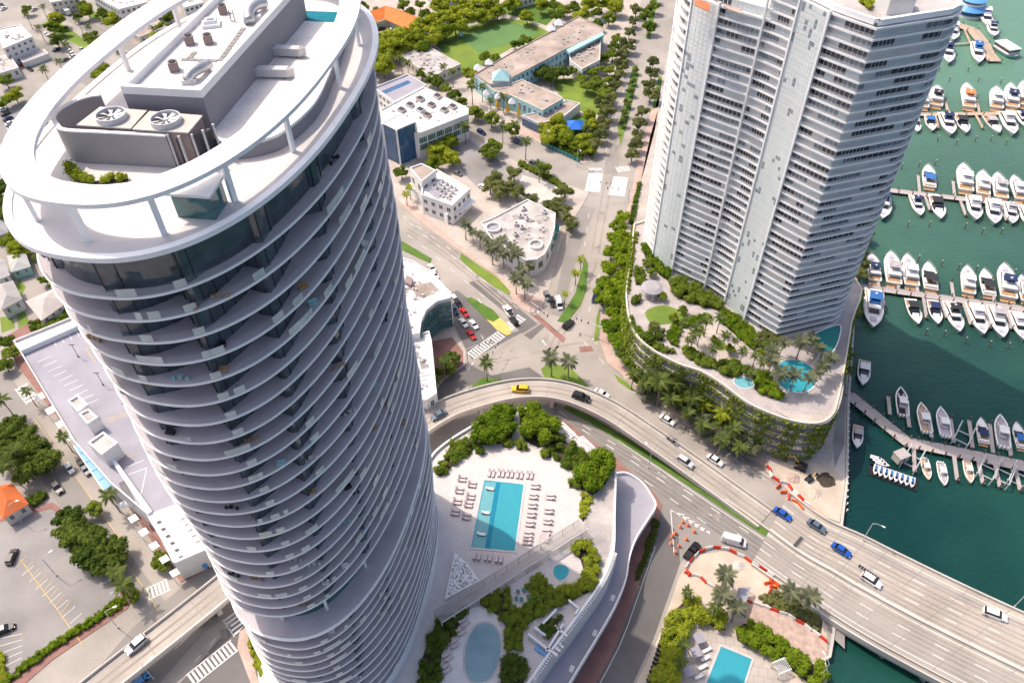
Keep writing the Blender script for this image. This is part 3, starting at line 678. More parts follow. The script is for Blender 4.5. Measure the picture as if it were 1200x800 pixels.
for k, (a, b) in enumerate((((212,70),(258,72)), ((258,72),(288,30)), ((222,69),(230,60)))):
    A, B = P(*a, zp), P(*b, zp); L_ = (B-A).length; u = (B-A)/L_; nn = int(L_/.9); t = thing('roof_walkway', ('row of grey walkway pads running across the penthouse roof', 'row of grey walkway pads running along the penthouse roof', 'short row of grey walkway pads by the condensers')[k], 'walkway', (A.x, A.y, zp))
    ang = math.atan2(u.y, u.x)
    for j in range(nn):
        mb = MB(); q = A + u*(j+.5)*.9; mb.box((q.x, q.y, zp+.06), (.75, .6, .06), ang); mb.build('pad', 'concrete_dark', t)
for k, (a, b) in enumerate((((316,60),(352,62)), ((290,85),(338,86)))):
    A, B = P(*a, zi+.6), P(*b, zi+.6); ang = math.atan2(B.y-A.y, B.x-A.x); c = (A+B)/2; L_ = (B-A).length
    t = thing('air_handler', ('long silver air handler with a pointed end, farther of two on the raised deck', 'long silver air handler with a pointed end, nearer of two on the raised deck')[k], 'rooftop unit', (c.x, c.y, zi+.05), ang)
    mb = MB(); mb.box((0,0,.75), (L_, 1.1, 1.0)); link('casing', mb.mesh('casing', 'galv'), t)
    mb = MB(); mb.prism([(L_/2, -.55), (L_/2+.8, 0), (L_/2, .55)], .25, 1.2); link('end_hood', mb.mesh('end_hood', 'metal'), t)
    mb = MB()
    for sx in (-1, 1):
        for sy in (-1, 1): mb.box((sx*L_*.4, sy*.45, .12), (.1, .1, .25))
    link('feet', mb.mesh('feet', 'dark_metal'), t)
# ladder mast by the penthouse wall
for (a, hh, lab) in (((283,62), 5.5, 'dark caged ladder against the penthouse wall'), ((328,26), 5.5, 'dark antenna mast rising by the far end of the penthouse wall')):
    c = P(*a, zi); t = thing('roof_mast', lab, 'mast', (c.x, c.y, zi+.04))
    mb = MB()
    for dx in (-.25, .25): mb.box((dx, 0, hh/2), (.08, .08, hh))
    for j in range(11): mb.box((0, 0, .3+j*.48), (.5, .05, .05))
    link('ladder_rails', mb.mesh('ladder_rails', 'dark_metal'), t)
    mb = MB()
    for j in range(5): mb.box((0, -.35, hh*.55+j*.5), (.75, .04, .06)); mb.box((.36, -.17, hh*.55+j*.5), (.04, .4, .06)); mb.box((-.36, -.17, hh*.55+j*.5), (.04, .4, .06))
    link('cage_hoops', mb.mesh('cage_hoops', 'galv'), t)
# ------------------------------------------------------------ the second tower: white, curved, on a planted podium
ZP = 17.5; ZI = 115.0; FH = 2.55
# plan traced where the tower meets its podium
plan_px = [(757,262),(754,276),(757,290),(768,305),(787,320),(806,330),(825,339),(838,347),(849,355),(861,365),(872,375),(890,387),(908,398)]
pl = [P(a, b, ZP) for a, b in plan_px]
pl2 = [(v.x, v.y) for v in cr([(p.x, p.y, 0) for p in pl], 5)]
rt = [P(a, b, ZP) for a, b in ((908,398),(945,389),(974,382))]
rt2 = [(v.x, v.y) for v in cr([(p.x, p.y, 0) for p in rt], 6)][1:]
prow = [P(a, b, ZP) for a, b in ((982,376),(986,366),(983,354))]
back = [(prow[-1].x-6, prow[-1].y+16), (pl[6].x+14, pl[6].y+34), (pl[3].x+16, pl[3].y+36), (pl[0].x+6, pl[0].y+24)]
full = ccw(pl2 + rt2 + [(p.x, p.y) for p in prow] + back)
cxI = sum(p[0] for p in full)/len(full); cyI = sum(p[1] for p in full)/len(full)
icon = thing('condo_tower', 'white condo tower of thin balcony lines with a sharp corner, rising from a planted garage', 'tower', (cxI, cyI, 0))
nfl = int((ZI-ZP)/FH)
# the left wing ends lower: split the plan at its third bay line
left = [p for p in pl2 if p[0] <= pl[6].x+.01]; right = [p for p in pl2 if p[0] >= pl[6].x-.01]
def resample(line, st):
    out = [Vector(line[0])]; acc = 0
    for i in range(1, len(line)):
        a, b = Vector(line[i-1]), Vector(line[i]); L = (b-a).length; n = max(1, round(L/st))
        for k in range(1, n+1): out.append(a.lerp(b, k/n))
    return out
front = [(v.x, v.y) for v in resample(pl2 + rt2 + [(p.x, p.y) for p in prow[:2]], 1.3)]
wing = thing
def nrm_out(i, L):
    a = Vector(L[max(i-1, 0)]); b = Vector(L[min(i+1, len(L)-1)]); e = (b-a).normalized(); return Vector((e.y, -e.x))
# is front ordered so that nrm_out points to the camera side?
sgn = 1 if nrm_out(len(front)//2, front).y < 0 else -1
glz = [Vector(p) - nrm_out(i, front)*sgn*1.25 for i, p in enumerate(front)]
vx = [pl[4], pl[6], pl[8], pl[10], pl[12]]
iv = [min(range(len(front)), key=lambda i: (Vector(front[i])-Vector((q.x, q.y))).length) for q in vx]
LOWF = nfl - 3
r2 = random.Random(5)
for f in range(nfl+1):
    z = ZP + f*FH
    i0 = iv[1] if f > LOWF else 0
    seg = list(range(i0, len(front)))
    # balcony slab and solid white upstand
    o_ = [front[i] for i in seg]; g_ = [tuple(glz[i]) for i in seg]
    inner = [(Vector(front[i]) - nrm_out(i, front)*sgn*1.9) for i in seg]
    mb = MB(); mb.strip([(p[0], p[1], z+.02) for p in inner], [(p[0], p[1], z+.02) for p in o_]); mb.strip([(p[0], p[1], z-.28) for p in o_], [(p[0], p[1], z-.28) for p in inner])
    mb.build('balcony_floor', 'roof_white', icon)
    ed = [Vector(front[i]) - nrm_out(i, front)*sgn*.1 for i in seg]
    mb = MB(); mb.wall([(p.x, p.y) for p in ed], z-.26, z+.24, .22); mb.build('slab_edge', 'slab_white', icon)
    if f < nfl:
        mb = MB(); mb.wall([(p.x, p.y) for p in ed], z+.25, z+1.1, .05); mb.build('glass_railing', 'railing_pale', icon)
        # windows: one pane after another, some with pale blinds, some open and dark
        mbp = [MB(), MB(), MB()]; mbm = MB(); mode = 0; cnt = 0
        for q in range(len(seg)-1):
            i = seg[q]
            a, b = glz[i], glz[i+1]
            if cnt <= 0: mode = r2.choices((0, 1, 2, 3), (.32, .27, .25, .16))[0]; cnt = r2.randint(2, 7)
            cnt -= 1
            e = (b-a); L = e.length; u = e/L
            if mode == 3: mbm.add([(a.x, a.y, z), (b.x, b.y, z), (b.x, b.y, z+FH-.28), (a.x, a.y, z+FH-.28)], [(0, 1, 2, 3)]); continue
            a2, b2 = a + u*.05, b - u*.05; z0, z1 = z+.1, z+FH-.5
            mbp[mode].add([(a2.x, a2.y, z0), (b2.x, b2.y, z0), (b2.x, b2.y, z1), (a2.x, a2.y, z1)], [(0, 1, 2, 3)])
            nn = nrm_out(i, front)*sgn*.06
            for c1, c2, h0, h1 in ((a, a2, z, z+FH-.28), (b2, b, z, z+FH-.28), (a2, b2, z, z0), (a2, b2, z1, z+FH-.28)):
                c1, c2 = c1+nn, c2+nn; mbm.add([(c1.x, c1.y, h0), (c2.x, c2.y, h0), (c2.x, c2.y, h1), (c1.x, c1.y, h1)], [(0, 1, 2, 3)])
        fr = mbm.build('window_frames', 'white_wall', icon)
        for k, nm in enumerate(('tower_glass_dark', 'curtain_pale', 'tower_glass_mid')):
            if mbp[k].f: tag(mbp[k].build('panes', nm, fr), kind='stuff')
# glazed bay strips (flush pale glass) between pairs of white ribs, ribs at each bay line
def bay(i0, i1, z1, nfloors):
    t = MB(); L = [Vector(front[i]) + nrm_out(i, front)*sgn*.12 for i in range(i0, i1+1)]
    for f in range(nfloors):
        z = ZP+f*FH
        mbf = MB(); mbw = MB(); dk_ = set(r2.sample(range(7), 2)) if r2.random() < .45 else ()
        for q in range(len(L)-1):
            a, b = L[q], L[q+1]; u = (b-a)
            for h0, h1, tr in ((z+.25, z+FH*.5, 0), (z+FH*.55, z+FH-.12, 1)):
                a2, b2 = a+u*.06, b-u*.06; tgt = mbw if ((q+f*3) % 7 in dk_ and r2.random() < .6) else mbf
                tgt.add([(a2.x, a2.y, h0), (b2.x, b2.y, h0), (b2.x, b2.y, h1), (a2.x, a2.y, h1)], [(0, 1, 2, 3)])
        fr = MB(); fr.wall([(p.x, p.y) for p in [Vector(front[i]) + nrm_out(i, front)*sgn*.02 for i in range(i0, i1+1)]], z-.3, z+FH-.31, .1)
        o = fr.build('bay_panel', 'white_wall', icon)
        tag(mbf.build('panes', 'curtain_pale', o), kind='stuff')
        if mbw.f: tag(mbw.build('panes', 'tower_glass_mid', o), kind='stuff')
bw = 4
bay(max(iv[0]-6, 0), iv[0], ZI, LOWF); bay(iv[2], iv[3], ZI, nfl)
for k, (i, zt_) in enumerate(((iv[0]-6, ZP+LOWF*FH+1), (iv[0], ZP+LOWF*FH+1), (iv[1], ZI), (iv[2], ZI), (iv[3], ZI))):
    p = Vector(front[max(i, 0)]) + nrm_out(i, front)*sgn*.12; e = nrm_out(i, front); mb = MB(); mb.box((p.x, p.y, (ZP-2+zt_)/2), (.45, .7, zt_-ZP+2), math.atan2(e.y, e.x)+PI/2); mb.build('rib', 'slab_white', icon)
# body, roofs
body_hi = ccw([tuple(glz[i] + Vector((0, 0))) for i in range(iv[1], len(front))] + [(p.x, p.y) for p in prow[2:]] + back[:2])
body_lo = ccw([tuple(glz[i]) for i in range(0, iv[1]+1)] + [back[1], back[2], back[3]])
mb = MB(); mb.prism(offset(body_hi, .15), ZP-1, ZI); mb.build('body', 'white_wall', icon)
mb = MB(); mb.prism(offset(body_lo, .15), ZP-1, ZP+LOWF*FH); mb.build('lower_wing_body', 'white_wall', icon)
zl = ZP+LOWF*FH
mb = MB(); mb.prism(offset(body_lo, 1.2), zl, zl+.1); mb.build('wing_roof', 'roof_white', icon)
mb = MB(); mb.prism(offset(body_hi, .3), ZI, ZI+.1); rf = mb.build('roof', 'roof_grey', icon)
q = ccw(body_hi); mb = MB(); mb.ring(offset(q, -.5), offset(q, .3), ZI-.2, ZI+1.1); mb.build('roof_parapet', 'slab_white', icon)
for (a, b, c, d, hh, m) in ((814,-2,832,14,1.2,'terracotta'), (848,4,868,16,1.5,'sidewalk_pink')):
    p = PP([(a,b),(c,b+6),(c,d),(a,d-8)], zl+.3); mb = MB(); mb.prism([(v.x, v.y) for v in p], zl+.1, zl+.3); mb.build('roof_terrace', m, icon)

p = PP([(1030,-6),(1044,0),(1075,-2),(1070,-12)], ZI+3.5); mb = MB(); mb.prism([(v.x, v.y) for v in p], ZI+.1, ZI+3.5); mb.build('roof_plant_house', 'white_wall', icon)

# planted garage podium
pod_px = [(742,268),(748,262),(790,258),(900,300),(1004,330),(998,380),(990,430),(982,470),(975,488),(960,497),(935,496),(905,487),(875,473),(848,453),(822,437),(795,428),(765,412),(746,395),(736,372),(733,345),(736,318),(740,290)]
podw = ccw([(p.x, p.y) for p in PP(cpx(pod_px, 4, True), ZP)])
pod = thing('garage_podium', 'oval parking garage under the white tower, its walls hung with green creepers', 'podium', (cxI, cyI-10, 0))
mb = MB(); mb.prism(offset(podw, .6), .1, ZP-.4); mb.build('garage_wall', 'concrete_dark', pod)
mb = MB(); mb.prism(podw, ZP-.5, ZP); mb.build('deck', 'terrace_stone', pod)
mb = MB(); mb.ring(podw, offset(podw, .45), ZP, ZP+.75); mb.build('parapet', 'cream_wall', pod)
for lv in range(1, 5):
    z = lv*3.4
    mb = MB(); mb.ring(offset(podw, -.1), offset(podw, .55), z-.6, z+.5); mb.build('spandrel', 'cream_wall', pod)
# creeper clad panels hang off the side that faces the road
cre = MB(); r3 = random.Random(3)
n = len(podw)
for i in range(n):
    a, b = Vector(podw[i]), Vector(podw[(i+1) % n]); e = b-a; L = e.length; u = e/L; nn = Vector((u.y, -u.x))
    if nn.y > .35: continue
    for _ in range(int(L*85)):
        t = r3.random()*L; zz = r3.random()**.85*(ZP-1.0)+1.2
        band = math.sin(t*1.15+i*1.7)+.9*math.sin(zz*1.9+i)*.55
        pos = (a+u*t)
        px_dark = math.sin((pos.x*.9))*1.0 + r3.uniform(-.5, .9)
        if px_dark < .12 and (zz % 3.4) > 1.0: continue
        q = a + u*t + nn*(.2+r3.random()*.5); s = r3.uniform(.22, .5); ax = Vector((r3.gauss(0, 1), r3.gauss(0, 1), r3.gauss(0, 1))).normalized(); up_ = ax.orthogonal().normalized(); si = ax.cross(up_)
        c = Vector((q.x, q.y, zz)); cre.add([c+up_*s, c+si*s, c-up_*s, c-si*s], [(0, 1, 2, 3)])
tag(cre.build('creeper', 'leaf_mid', pod), kind='stuff')
# white scalloped rim at the pool end
p = PP(cpx([(968,440),(980,455),(977,476),(962,486),(930,486),(908,480),(920,488),(945,497),(968,496),(982,480),(988,455),(985,440)], 3, True), ZP)
mb = MB(); mb.prism([(v.x, v.y) for v in p], ZP+.02, ZP+.3); mb.build('pool_rim', 'sidewalk_pale', pod)
# dark green awning roof by the pool
p = PP(cpx([(947,395),(982,380),(985,392),(978,410),(968,414),(955,406)], 4, True), ZP+5)
aw = thing('awning', 'dark green pointed canopy roof between the white tower and the pool', 'canopy', (sum(v.x for v in p)/len(p), sum(v.y for v in p)/len(p), ZP))
mb = MB(); mb.prism([(v.x, v.y) for v in p], ZP+4.7, ZP+5); mb.build('canopy', 'teal', aw)
mb = MB(); mb.ring(ccw([(v.x, v.y) for v in p]), offset(ccw([(v.x, v.y) for v in p]), .25), ZP+4.6, ZP+5.08); mb.build('fascia', 'white', aw)
for v in p[::6]:
    mb = MB(); mb.cyl((v.x*.97+aw.location.x*.03, v.y*.97+aw.location.y*.03, ZP), .12, 4.7, 8); mb.build('post', 'white', aw)
def pool(name, label, pts, z, tile='pool_tile', cop=.4, sm=0, group=None, deep=None):
    pts = cpx(pts, sm, True) if sm else pts
    poly = ccw([(v.x, v.y) for v in PP(pts, z)]); c = (sum(p[0] for p in poly)/len(poly), sum(p[1] for p in poly)/len(poly), z)
    t = thing(name, label, 'pool', c, 0, group)
    mb = MB(); mb.ring(offset(poly, -cop), poly, z, z+.12); mb.build('coping', 'deck_white', t)
    mb = MB(); mb.sheet(poly, z+.012); mb.build('basin', tile, t)
    mb = MB(); mb.sheet(poly, z+.07); mb.build('pool_surface', 'pool_water', t)
    return t, poly
pool('swimming_pool', 'kidney shaped turquoise pool at the end of the garage podium deck', [(912,430),(920,423),(936,423),(952,432),(955,448),(945,458),(925,458),(912,447)], ZP+.02, 'pool_tile', .6, 5)
pool('hot_tub', 'small turquoise hot tub among shrubs on the garage podium', [(860,446),(866,442),(878,444),(883,451),(874,455),(864,452)], ZP+.02, 'pool_tile_pale', .4, 4)
mb = MB(); mb.sheet(PP(cpx([(756,366),(768,359),(782,358),(800,366),(806,372),(790,378),(770,381),(762,378)], 4, True), ZP+.03), ZP+.03); structure('lawn', mb, 'lawn')
mb = MB(); mb.sheet(PP(cpx([(836,400),(845,398),(852,406),(845,411),(838,408)], 4, True), ZP+.03), ZP+.03); structure('lawn', mb, 'lawn')
p = PP(cpx([(794,398),(800,384),(815,378),(840,382),(860,392),(880,402),(884,412),(862,424),(838,425),(815,416),(800,408)], 4, True), ZP+.02); mb = MB(); mb.sheet([(v.x, v.y) for v in p], ZP+.02); structure('terrace', mb, 'sidewalk_pale')
# round grey pavilion
c = P(763,345,ZP); pv = thing('pavilion', 'grey round roofed pavilion on the garage podium lawn', 'pavilion', (c.x, c.y, ZP))
mb = MB(); mb.cyl((0,0,2.9), 3.6, .25, 24); mb.cyl((0,0,3.15), 3.6, .55, 24, 0, 2.2); link('roof', mb.mesh('roof', 'roof_slate'), pv)
for k in range(8):
    mb = MB(); mb.cyl((3.2*math.cos(k*PI/4), 3.2*math.sin(k*PI/4), 0), .13, 2.9, 8); link('column', mb.mesh('column', 'white'), pv)
# ------------------------------------------------------------ foliage helpers
def leaf_quad(mb, c, s, r, up=0.5):
    ax = Vector((r.gauss(0, 1), r.gauss(0, 1), r.gauss(0, 1)+up)).normalized(); u = ax.orthogonal().normalized(); u.rotate(Matrix.Rotation(r.random()*6.28, 3, ax)); w_ = ax.cross(u)
    mb.add([c+u*s, c+w_*s*.6, c-u*s, c-w_*s*.6], [(0, 1, 2, 3)])
def clump(mb, c, rad, n, s, r, flat=.8):
    for _ in range(n):
        d = Vector((r.gauss(0, 1), r.gauss(0, 1), r.gauss(0, 1))).normalized()
        if d.z < -.35: d.z *= -1
        q = Vector(c) + Vector((d.x, d.y, d.z*flat))*rad*r.uniform(.72, 1.06)
        ax = (d + Vector((r.gauss(0, .45), r.gauss(0, .45), r.gauss(0, .45)+.3))).normalized(); u = ax.orthogonal().normalized(); u.rotate(Matrix.Rotation(r.random()*6.28, 3, ax)); w_ = ax.cross(u)
        k = s*r.uniform(.6, 1.25); mb.add([q+u*k, q+w_*k*.62, q-u*k, q-w_*k*.62], [(0, 1, 2, 3)])
def blob(mb, c, rad, r, flat=.75):
    """dark irregular heart of a clump, keeps crowns from being see-through everywhere"""
    N1, N2 = 7, 4; vs = []; fs = []
    for i in range(N2+1):
        th = PI*i/N2
        for k in range(N1):
            a = 2*PI*k/N1; q = rad*r.uniform(.72, .95); vs.append((c[0]+q*math.sin(th)*math.cos(a), c[1]+q*math.sin(th)*math.sin(a), c[2]+q*flat*math.cos(th)))
    for i in range(N2):
        for k in range(N1): fs.append((i*N1+k, (i+1)*N1+k, (i+1)*N1+(k+1) % N1, i*N1+(k+1) % N1))
    mb.add(vs, fs)
def make_tree(seed, rad, hgt, leaf, nclump=15, per=75, ls=.42, flat=.7):
    per = int(per*1.7); ls *= .78; nclump += 4
    r = random.Random(seed); t = thing('tree', 'leafy tree', 'tree')
    mb = MB(); tb = hgt*.36
    mb.tube([(0,0,-.1),(.1*r.uniform(-1,1),.1*r.uniform(-1,1),tb*.5),(0,0,tb)], [.26,.2,.17], 7)
    cs = []
    for k in range(nclump):
        a = r.random()*6.28; q = rad*math.sqrt(r.random())*.72; zz = hgt*.56 + (r.random()-.4)*hgt*.44*(1-.5*q/rad)
        cs.append((q*math.cos(a)*1.08, q*math.sin(a)*1.08, zz, rad*r.uniform(.22, .44)))
    for c in cs[:6]: mb.tube([(0,0,tb*.9),(c[0]*.5,c[1]*.5,(tb+c[2])*.5),(c[0],c[1],c[2])], [.13,.08,.04], 5)
    link('trunk', mb.mesh('trunk', 'bark'), t)
    mb = MB()
    for c in cs: blob(mb, c[:3], c[3]*.78, r, flat); clump(mb, c[:3], c[3], per, ls, r, flat)
    link('crown', mb.mesh('crown', leaf), t); freeze(t); return t
def make_palm(seed, hgt, nf, flen, leaf='leaf_palm', droop=1.0, label='palm'):
    r = random.Random(seed); t = thing('palm_tree', label, 'palm tree')
    mb = MB(); lean = (r.uniform(-.3,.3), r.uniform(-.3,.3)); top = (lean[0], lean[1], hgt)
    mb.tube([(0,0,-.1),(lean[0]*.2,lean[1]*.2,hgt*.4),(lean[0]*.6,lean[1]*.6,hgt*.75),top], [.26,.19,.17,.2], 8); mb.tube([(top[0],top[1],hgt-.5),(top[0],top[1],hgt+.25)], [.24,.3], 8)
    link('trunk', mb.mesh('trunk', 'palm_bark'), t)
    fr = MB(); seg = 6                                   # one frond along +x: arched rib, leaflets hanging on both sides
    pts = []
    for i in range(seg+1):
        s_ = i/seg; pts.append(Vector((flen*(s_*.95-.1*s_*s_), 0, flen*(.32*s_-.62*droop*s_*s_))))
    for i in range(seg):
        a, b = pts[i], pts[i+1]; fr.add([a+Vector((0,-.05,0)), b+Vector((0,-.04,0)), b+Vector((0,.04,0)), a+Vector((0,.05,0))], [(0,1,2,3)])
    nl = 11
    for i in range(1, nl+1):
        s_ = .12+.88*i/nl; p = Vector((flen*(s_*.95-.1*s_*s_), 0, flen*(.32*s_-.62*droop*s_*s_))); L_ = flen*.30*math.sin(PI*min(.18+.8*s_, 1))**.8+.1
        for sg in (-1, 1):
            q = p + Vector((L_*.55, sg*L_*.8, -L_*.32)); wv = Vector((flen*.055, 0, 0)); fr.add([p-wv, q, p+wv], [(0,1,2)])
    fm = fr.mesh('frond', leaf)
    for k in range(nf):
        a = 2*PI*k/nf*2.0 + r.uniform(-.2, .2); o = link('frond', fm, t, (top[0], top[1], hgt+.15), a, r.uniform(.85, 1.1)); o.rotation_euler = (r.uniform(-.2,.2), (-.55 if k < nf/2 else .12)+r.uniform(-.15,.15), a)
    freeze(t); return t
def foliage(name, label, cat, pts, z, hmin, hmax, dens, leaf, ls=.35, lump=1.4, seed=1, group=None, kind=None, sm=0):
    dens *= 1.7; ls *= .78
    """a clipped or loose mass of shrubs standing on the traced bed"""
    r = random.Random(seed); pts = cpx(pts, sm, True) if sm else pts
    poly = [(v.x, v.y) for v in PP(pts, z)]; xs = [p[0] for p in poly]; ys = [p[1] for p in poly]
    cx, cy = sum(xs)/len(xs), sum(ys)/len(ys)
    t = thing(name, label, cat, (cx, cy, z), 0, group)
    mb = MB(); A = abs(area2(poly))/2; n = max(3, int(A/(lump*lump)*1.5)); lumps = []
    tries = 0
    while len(lumps) < n and tries < n*40:
        tries += 1; q = (r.uniform(min(xs), max(xs)), r.uniform(min(ys), max(ys)))
        if inside(q, poly): lumps.append((q[0], q[1], r.uniform(hmin, hmax)))
    for x, y, h in lumps:
        rad = lump*r.uniform(.7, 1.1); blob(mb, (x, y, z+h-rad*.55), rad*.85, r, .8); clump(mb, (x, y, z+h-rad*.5), rad, int(dens*rad*rad), ls, r, .85)
        if h > rad*1.4: blob(mb, (x, y, z+h*.4), rad*.7, r, h*.45/rad)
    o = mb.build('foliage', leaf, t)
    mb = MB(); mb.prism([(v[0], v[1]) for v in poly], z-.02, z+.1); mb.build('bed', 'soil', t)
    return t

# ------------------------------------------------------------ pool podium beside the tall tower
ZD = 14.0; ZRMP = 7.0
pd = cpx([(500,545),(510,530),(532,513),(562,495),(585,481),(602,479),(622,481),(652,496),(675,512),(697,526),(718,543),(722,560),(721,600),(720,645),(712,670),(700,692),(675,727),(650,760),(625,795),(600,830)], 4) + [(560,900),(440,900),(450,700),(480,600)]
pdw = ccw([(v.x, v.y) for v in PP(pd, ZD)])
podium = thing('pool_podium', 'white oval podium carrying the pool terrace at the foot of the tall tower', 'podium', (0, 88, 0))
mb = MB(); mb.prism(pdw, .1, ZD); mb.build('podium_body', 'white_wall', podium)
pin = offset(pdw, .5)
mb = MB(); mb.ring(pdw, pin, ZD+.001, ZD+.95); mb.build('parapet', 'white', podium)
mb = MB(); mb.prism(offset(pdw, .55), ZD, ZD+.04); mb.build('terrace_floor', 'deck_white', podium)
ZT = ZD+.05
# white fins down the outer wall above the ramp
fl_ = [P(a, b, ZD) for a, b in cpx([(720,648),(712,670),(700,692),(675,727),(650,760),(625,795)], 14)]
for i in range(1, len(fl_)):
    e = fl_[i]-fl_[i-1]; q = fl_[i]; n_ = Vector((e.y, -e.x, 0)).normalized(); n_ = n_ if n_.x > 0 else -n_; mb = MB(); mb.box((q.x+n_.x*.35, q.y+n_.y*.35, (ZD+ZRMP)/2+.4), (.18, .7, ZD-ZRMP+.8), math.atan2(e.y, e.x)); mb.build('wall_fin', 'white', podium)
rmp = [(722,556),(735,556),(752,567),(763,582),(768,594),(760,608),(745,632),(737,655),(733,680),(720,712),(700,747),(680,780),(655,822),(625,860),(560,900),(600,830),(650,760),(700,692),(715,645),(716,600)]
rw = ccw([(v.x, v.y) for v in PP(rmp, ZRMP)])
ramp = thing('driveway_ramp', 'grey curving driveway ramp hugging the pool podium above the brick pavement', 'ramp', (20, 85, 0))
mb = MB(); mb.prism(rw, ZRMP-1.2, ZRMP); mb.build('ramp_deck', 'parking_roof', ramp)
outer = [(v.x, v.y) for v in PP(cpx([(722,556),(735,556),(752,567),(763,582),(768,594),(760,608),(745,632),(737,655),(733,680),(720,712),(700,747),(680,780),(655,822)], 4), ZRMP)]
mb = MB(); mb.wall(outer, ZRMP-1.3, ZRMP+1.0, .4); mb.build('ramp_parapet', 'white', ramp)
for p in outer[4::8]:
    mb = MB(); mb.cyl((p[0]-1.5, p[1], .1), .4, ZRMP-1.3, 10); mb.build('column', 'white_wall', ramp)
for a in ((718,700),(697,741),(670,783)):
    c = P(*a, ZRMP+.02); mb = MB(); mb.box((c.x, c.y, ZRMP+.015), (1.0, 1.6, .02), -.4); mb.build('painted_arrow', 'paint_white', ramp)
# grey paved strip on the right of the terrace
mb = MB(); p = PP(cpx([(712,552),(720,562),(719,600),(716,640),(706,668),(696,690),(690,694),(672,700),(700,672),(690,640),(684,622),(688,600),(700,575)], 3, True), ZT); mb.sheet([(v.x, v.y) for v in p], ZT+.005); structure('terrace_paving', mb, 'roof_grey')
lap, _ = pool('lap_pool', 'long rectangular turquoise pool on the white podium terrace', [(567.5,562.5),(613.7,567.5),(603,645.5),(552,641)], ZT, 'pool_tile', .5)
mb = MB(); mb.sheet(PP([(568.5,564),(581,565.2),(568,642),(553,640.5)], ZT+.02), ZT+.02); mb.build('shallow_shelf', 'pool_tile_pale', lap)
mb = MB(); mb.sheet(PP([(581.5,565.2),(586.5,565.7),(574,642.5),(568.5,642)], ZT+.024), ZT+.024); mb.build('step_line', 'pool_tile_deep', lap)
pool('spa_pool', 'small round spa pool ringed by hedge on the podium terrace', [(648.5,667),(651,663),(657,661.5),(663,663),(667,668),(665,674),(660,679),(654,679),(649.5,674)], ZT, 'pool_tile', .3, 3)
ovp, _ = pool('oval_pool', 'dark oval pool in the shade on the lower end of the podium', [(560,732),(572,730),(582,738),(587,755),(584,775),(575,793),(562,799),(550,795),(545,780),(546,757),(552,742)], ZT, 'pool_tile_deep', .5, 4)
mb = MB(); mb.sheet(PP(cpx([(560,732),(572,730),(582,738),(586,750),(575,753),(562,750),(551,745)], 3, True), ZT+.02), ZT+.02); mb.build('shallow_shelf', 'pool_tile_pale', ovp)
# slatted pergola walk crossing the terrace
A, B = P(513,722,ZT+3), P(684,613,ZT+3); u = (B-A).normalized(); nn = Vector((-u.y, u.x, 0)); Lp = (B-A).length
pg = thing('pergola', 'long grey slatted pergola crossing the pool terrace at a slant', 'pergola', (A.x, A.y, ZT))
for sg in (-1, 1):
    mb = MB(); a, b = A+nn*1.7*sg, B+nn*1.7*sg; mb.wall([(a.x, a.y), (b.x, b.y)], ZT+2.7, ZT+3.0, .25); mb.build('beam', 'white_wall', pg)
for k in range(int(Lp/3.4)+1):
    for sg in (-1, 1):
        q = A+u*k*3.4+nn*1.7*sg; mb = MB(); mb.box((q.x, q.y, ZT+1.35), (.2, .2, 2.7), math.atan2(u.y, u.x)); mb.build('post', 'white_wall', pg)
slat = MB(); slat.box((0,0,0), (.14, 3.6, .12)); sm_ = slat.mesh('slat', 'roof_grey')
for k in range(int(Lp/.32)):
    q = A+u*k*.32; link('slat', sm_, pg, (q.x-A.x, q.y-A.y, 3.06), math.atan2(u.y, u.x))
mb = MB(); p = [A+nn*1.9, B+nn*1.9, B-nn*1.9, A-nn*1.9]; mb.prism([(v.x, v.y) for v in p], ZT, ZT+.02); mb.build('walk', 'roof_grey', pg)
# perforated white screen in the corner between tower and pergola
p = PP([(521,702),(533,647),(548,660),(562,680)], ZT+.8)
sc = thing('perforated_screen', 'white screen with dark punched holes lying between the tower and the pergola', 'screen', (p[0].x, p[0].y, ZT))
mb = MB(); mb.prism([(v.x, v.y) for v in p], ZT, ZT+.8); mb.build('panel', 'white', sc)
hole = MB(); rr = random.Random(9); poly = [(v.x, v.y) for v in p]
for _ in range(400):
    q = (rr.uniform(min(a for a, b in poly), max(a for a, b in poly)), rr.uniform(min(b for a, b in poly), max(b for a, b in poly)))
    if inside(q, offset(ccw(poly), .3)): hole.box((q[0], q[1], ZT+.812), (rr.uniform(.2, .45), rr.uniform(.15, .3), .02), rr.random()*3)
tag(hole.build('holes', 'concrete_dark', sc), kind='stuff')
# lower terraces and stair planters
st = thing('terrace_stairs', 'white stepped stair court with planter on the lower end of the podium', 'stairs', tuple(P(645,740,ZT)))
for k, (a, b) in enumerate((((619,745),(646,766)), ((626,737),(640,747)), ((652,716),(636,733)), ((650,735),(664,747)), ((640,765),(660,733)), ((666,705),(678,715)), ((678,715),(674,722)))):
    A, B = P(*a, ZT), P(*b, ZT); mb = MB(); mb.wall([(A.x, A.y), (B.x, B.y)], ZT, ZT+1.3, .45); mb.build('wall', 'white', st)
for k in range(6):
    A, B = P(646+k*1.8, 764-k*2.6, ZT), P(653+k*1.8, 769-k*2.6, ZT); mb = MB(); mb.wall([(A.x, A.y), (B.x, B.y)], ZT, ZT+.9-.14*k, .55); mb.build('step', 'concrete_dark' if k % 2 else 'white', st)
mb = MB(); p = PP([(628,755),(642,766),(640,769),(626,759)], ZT+.5); mb.prism([(v.x, v.y) for v in p], ZT, ZT+.5); mb.build('blue_bench', 'blue_glass_roof', st)
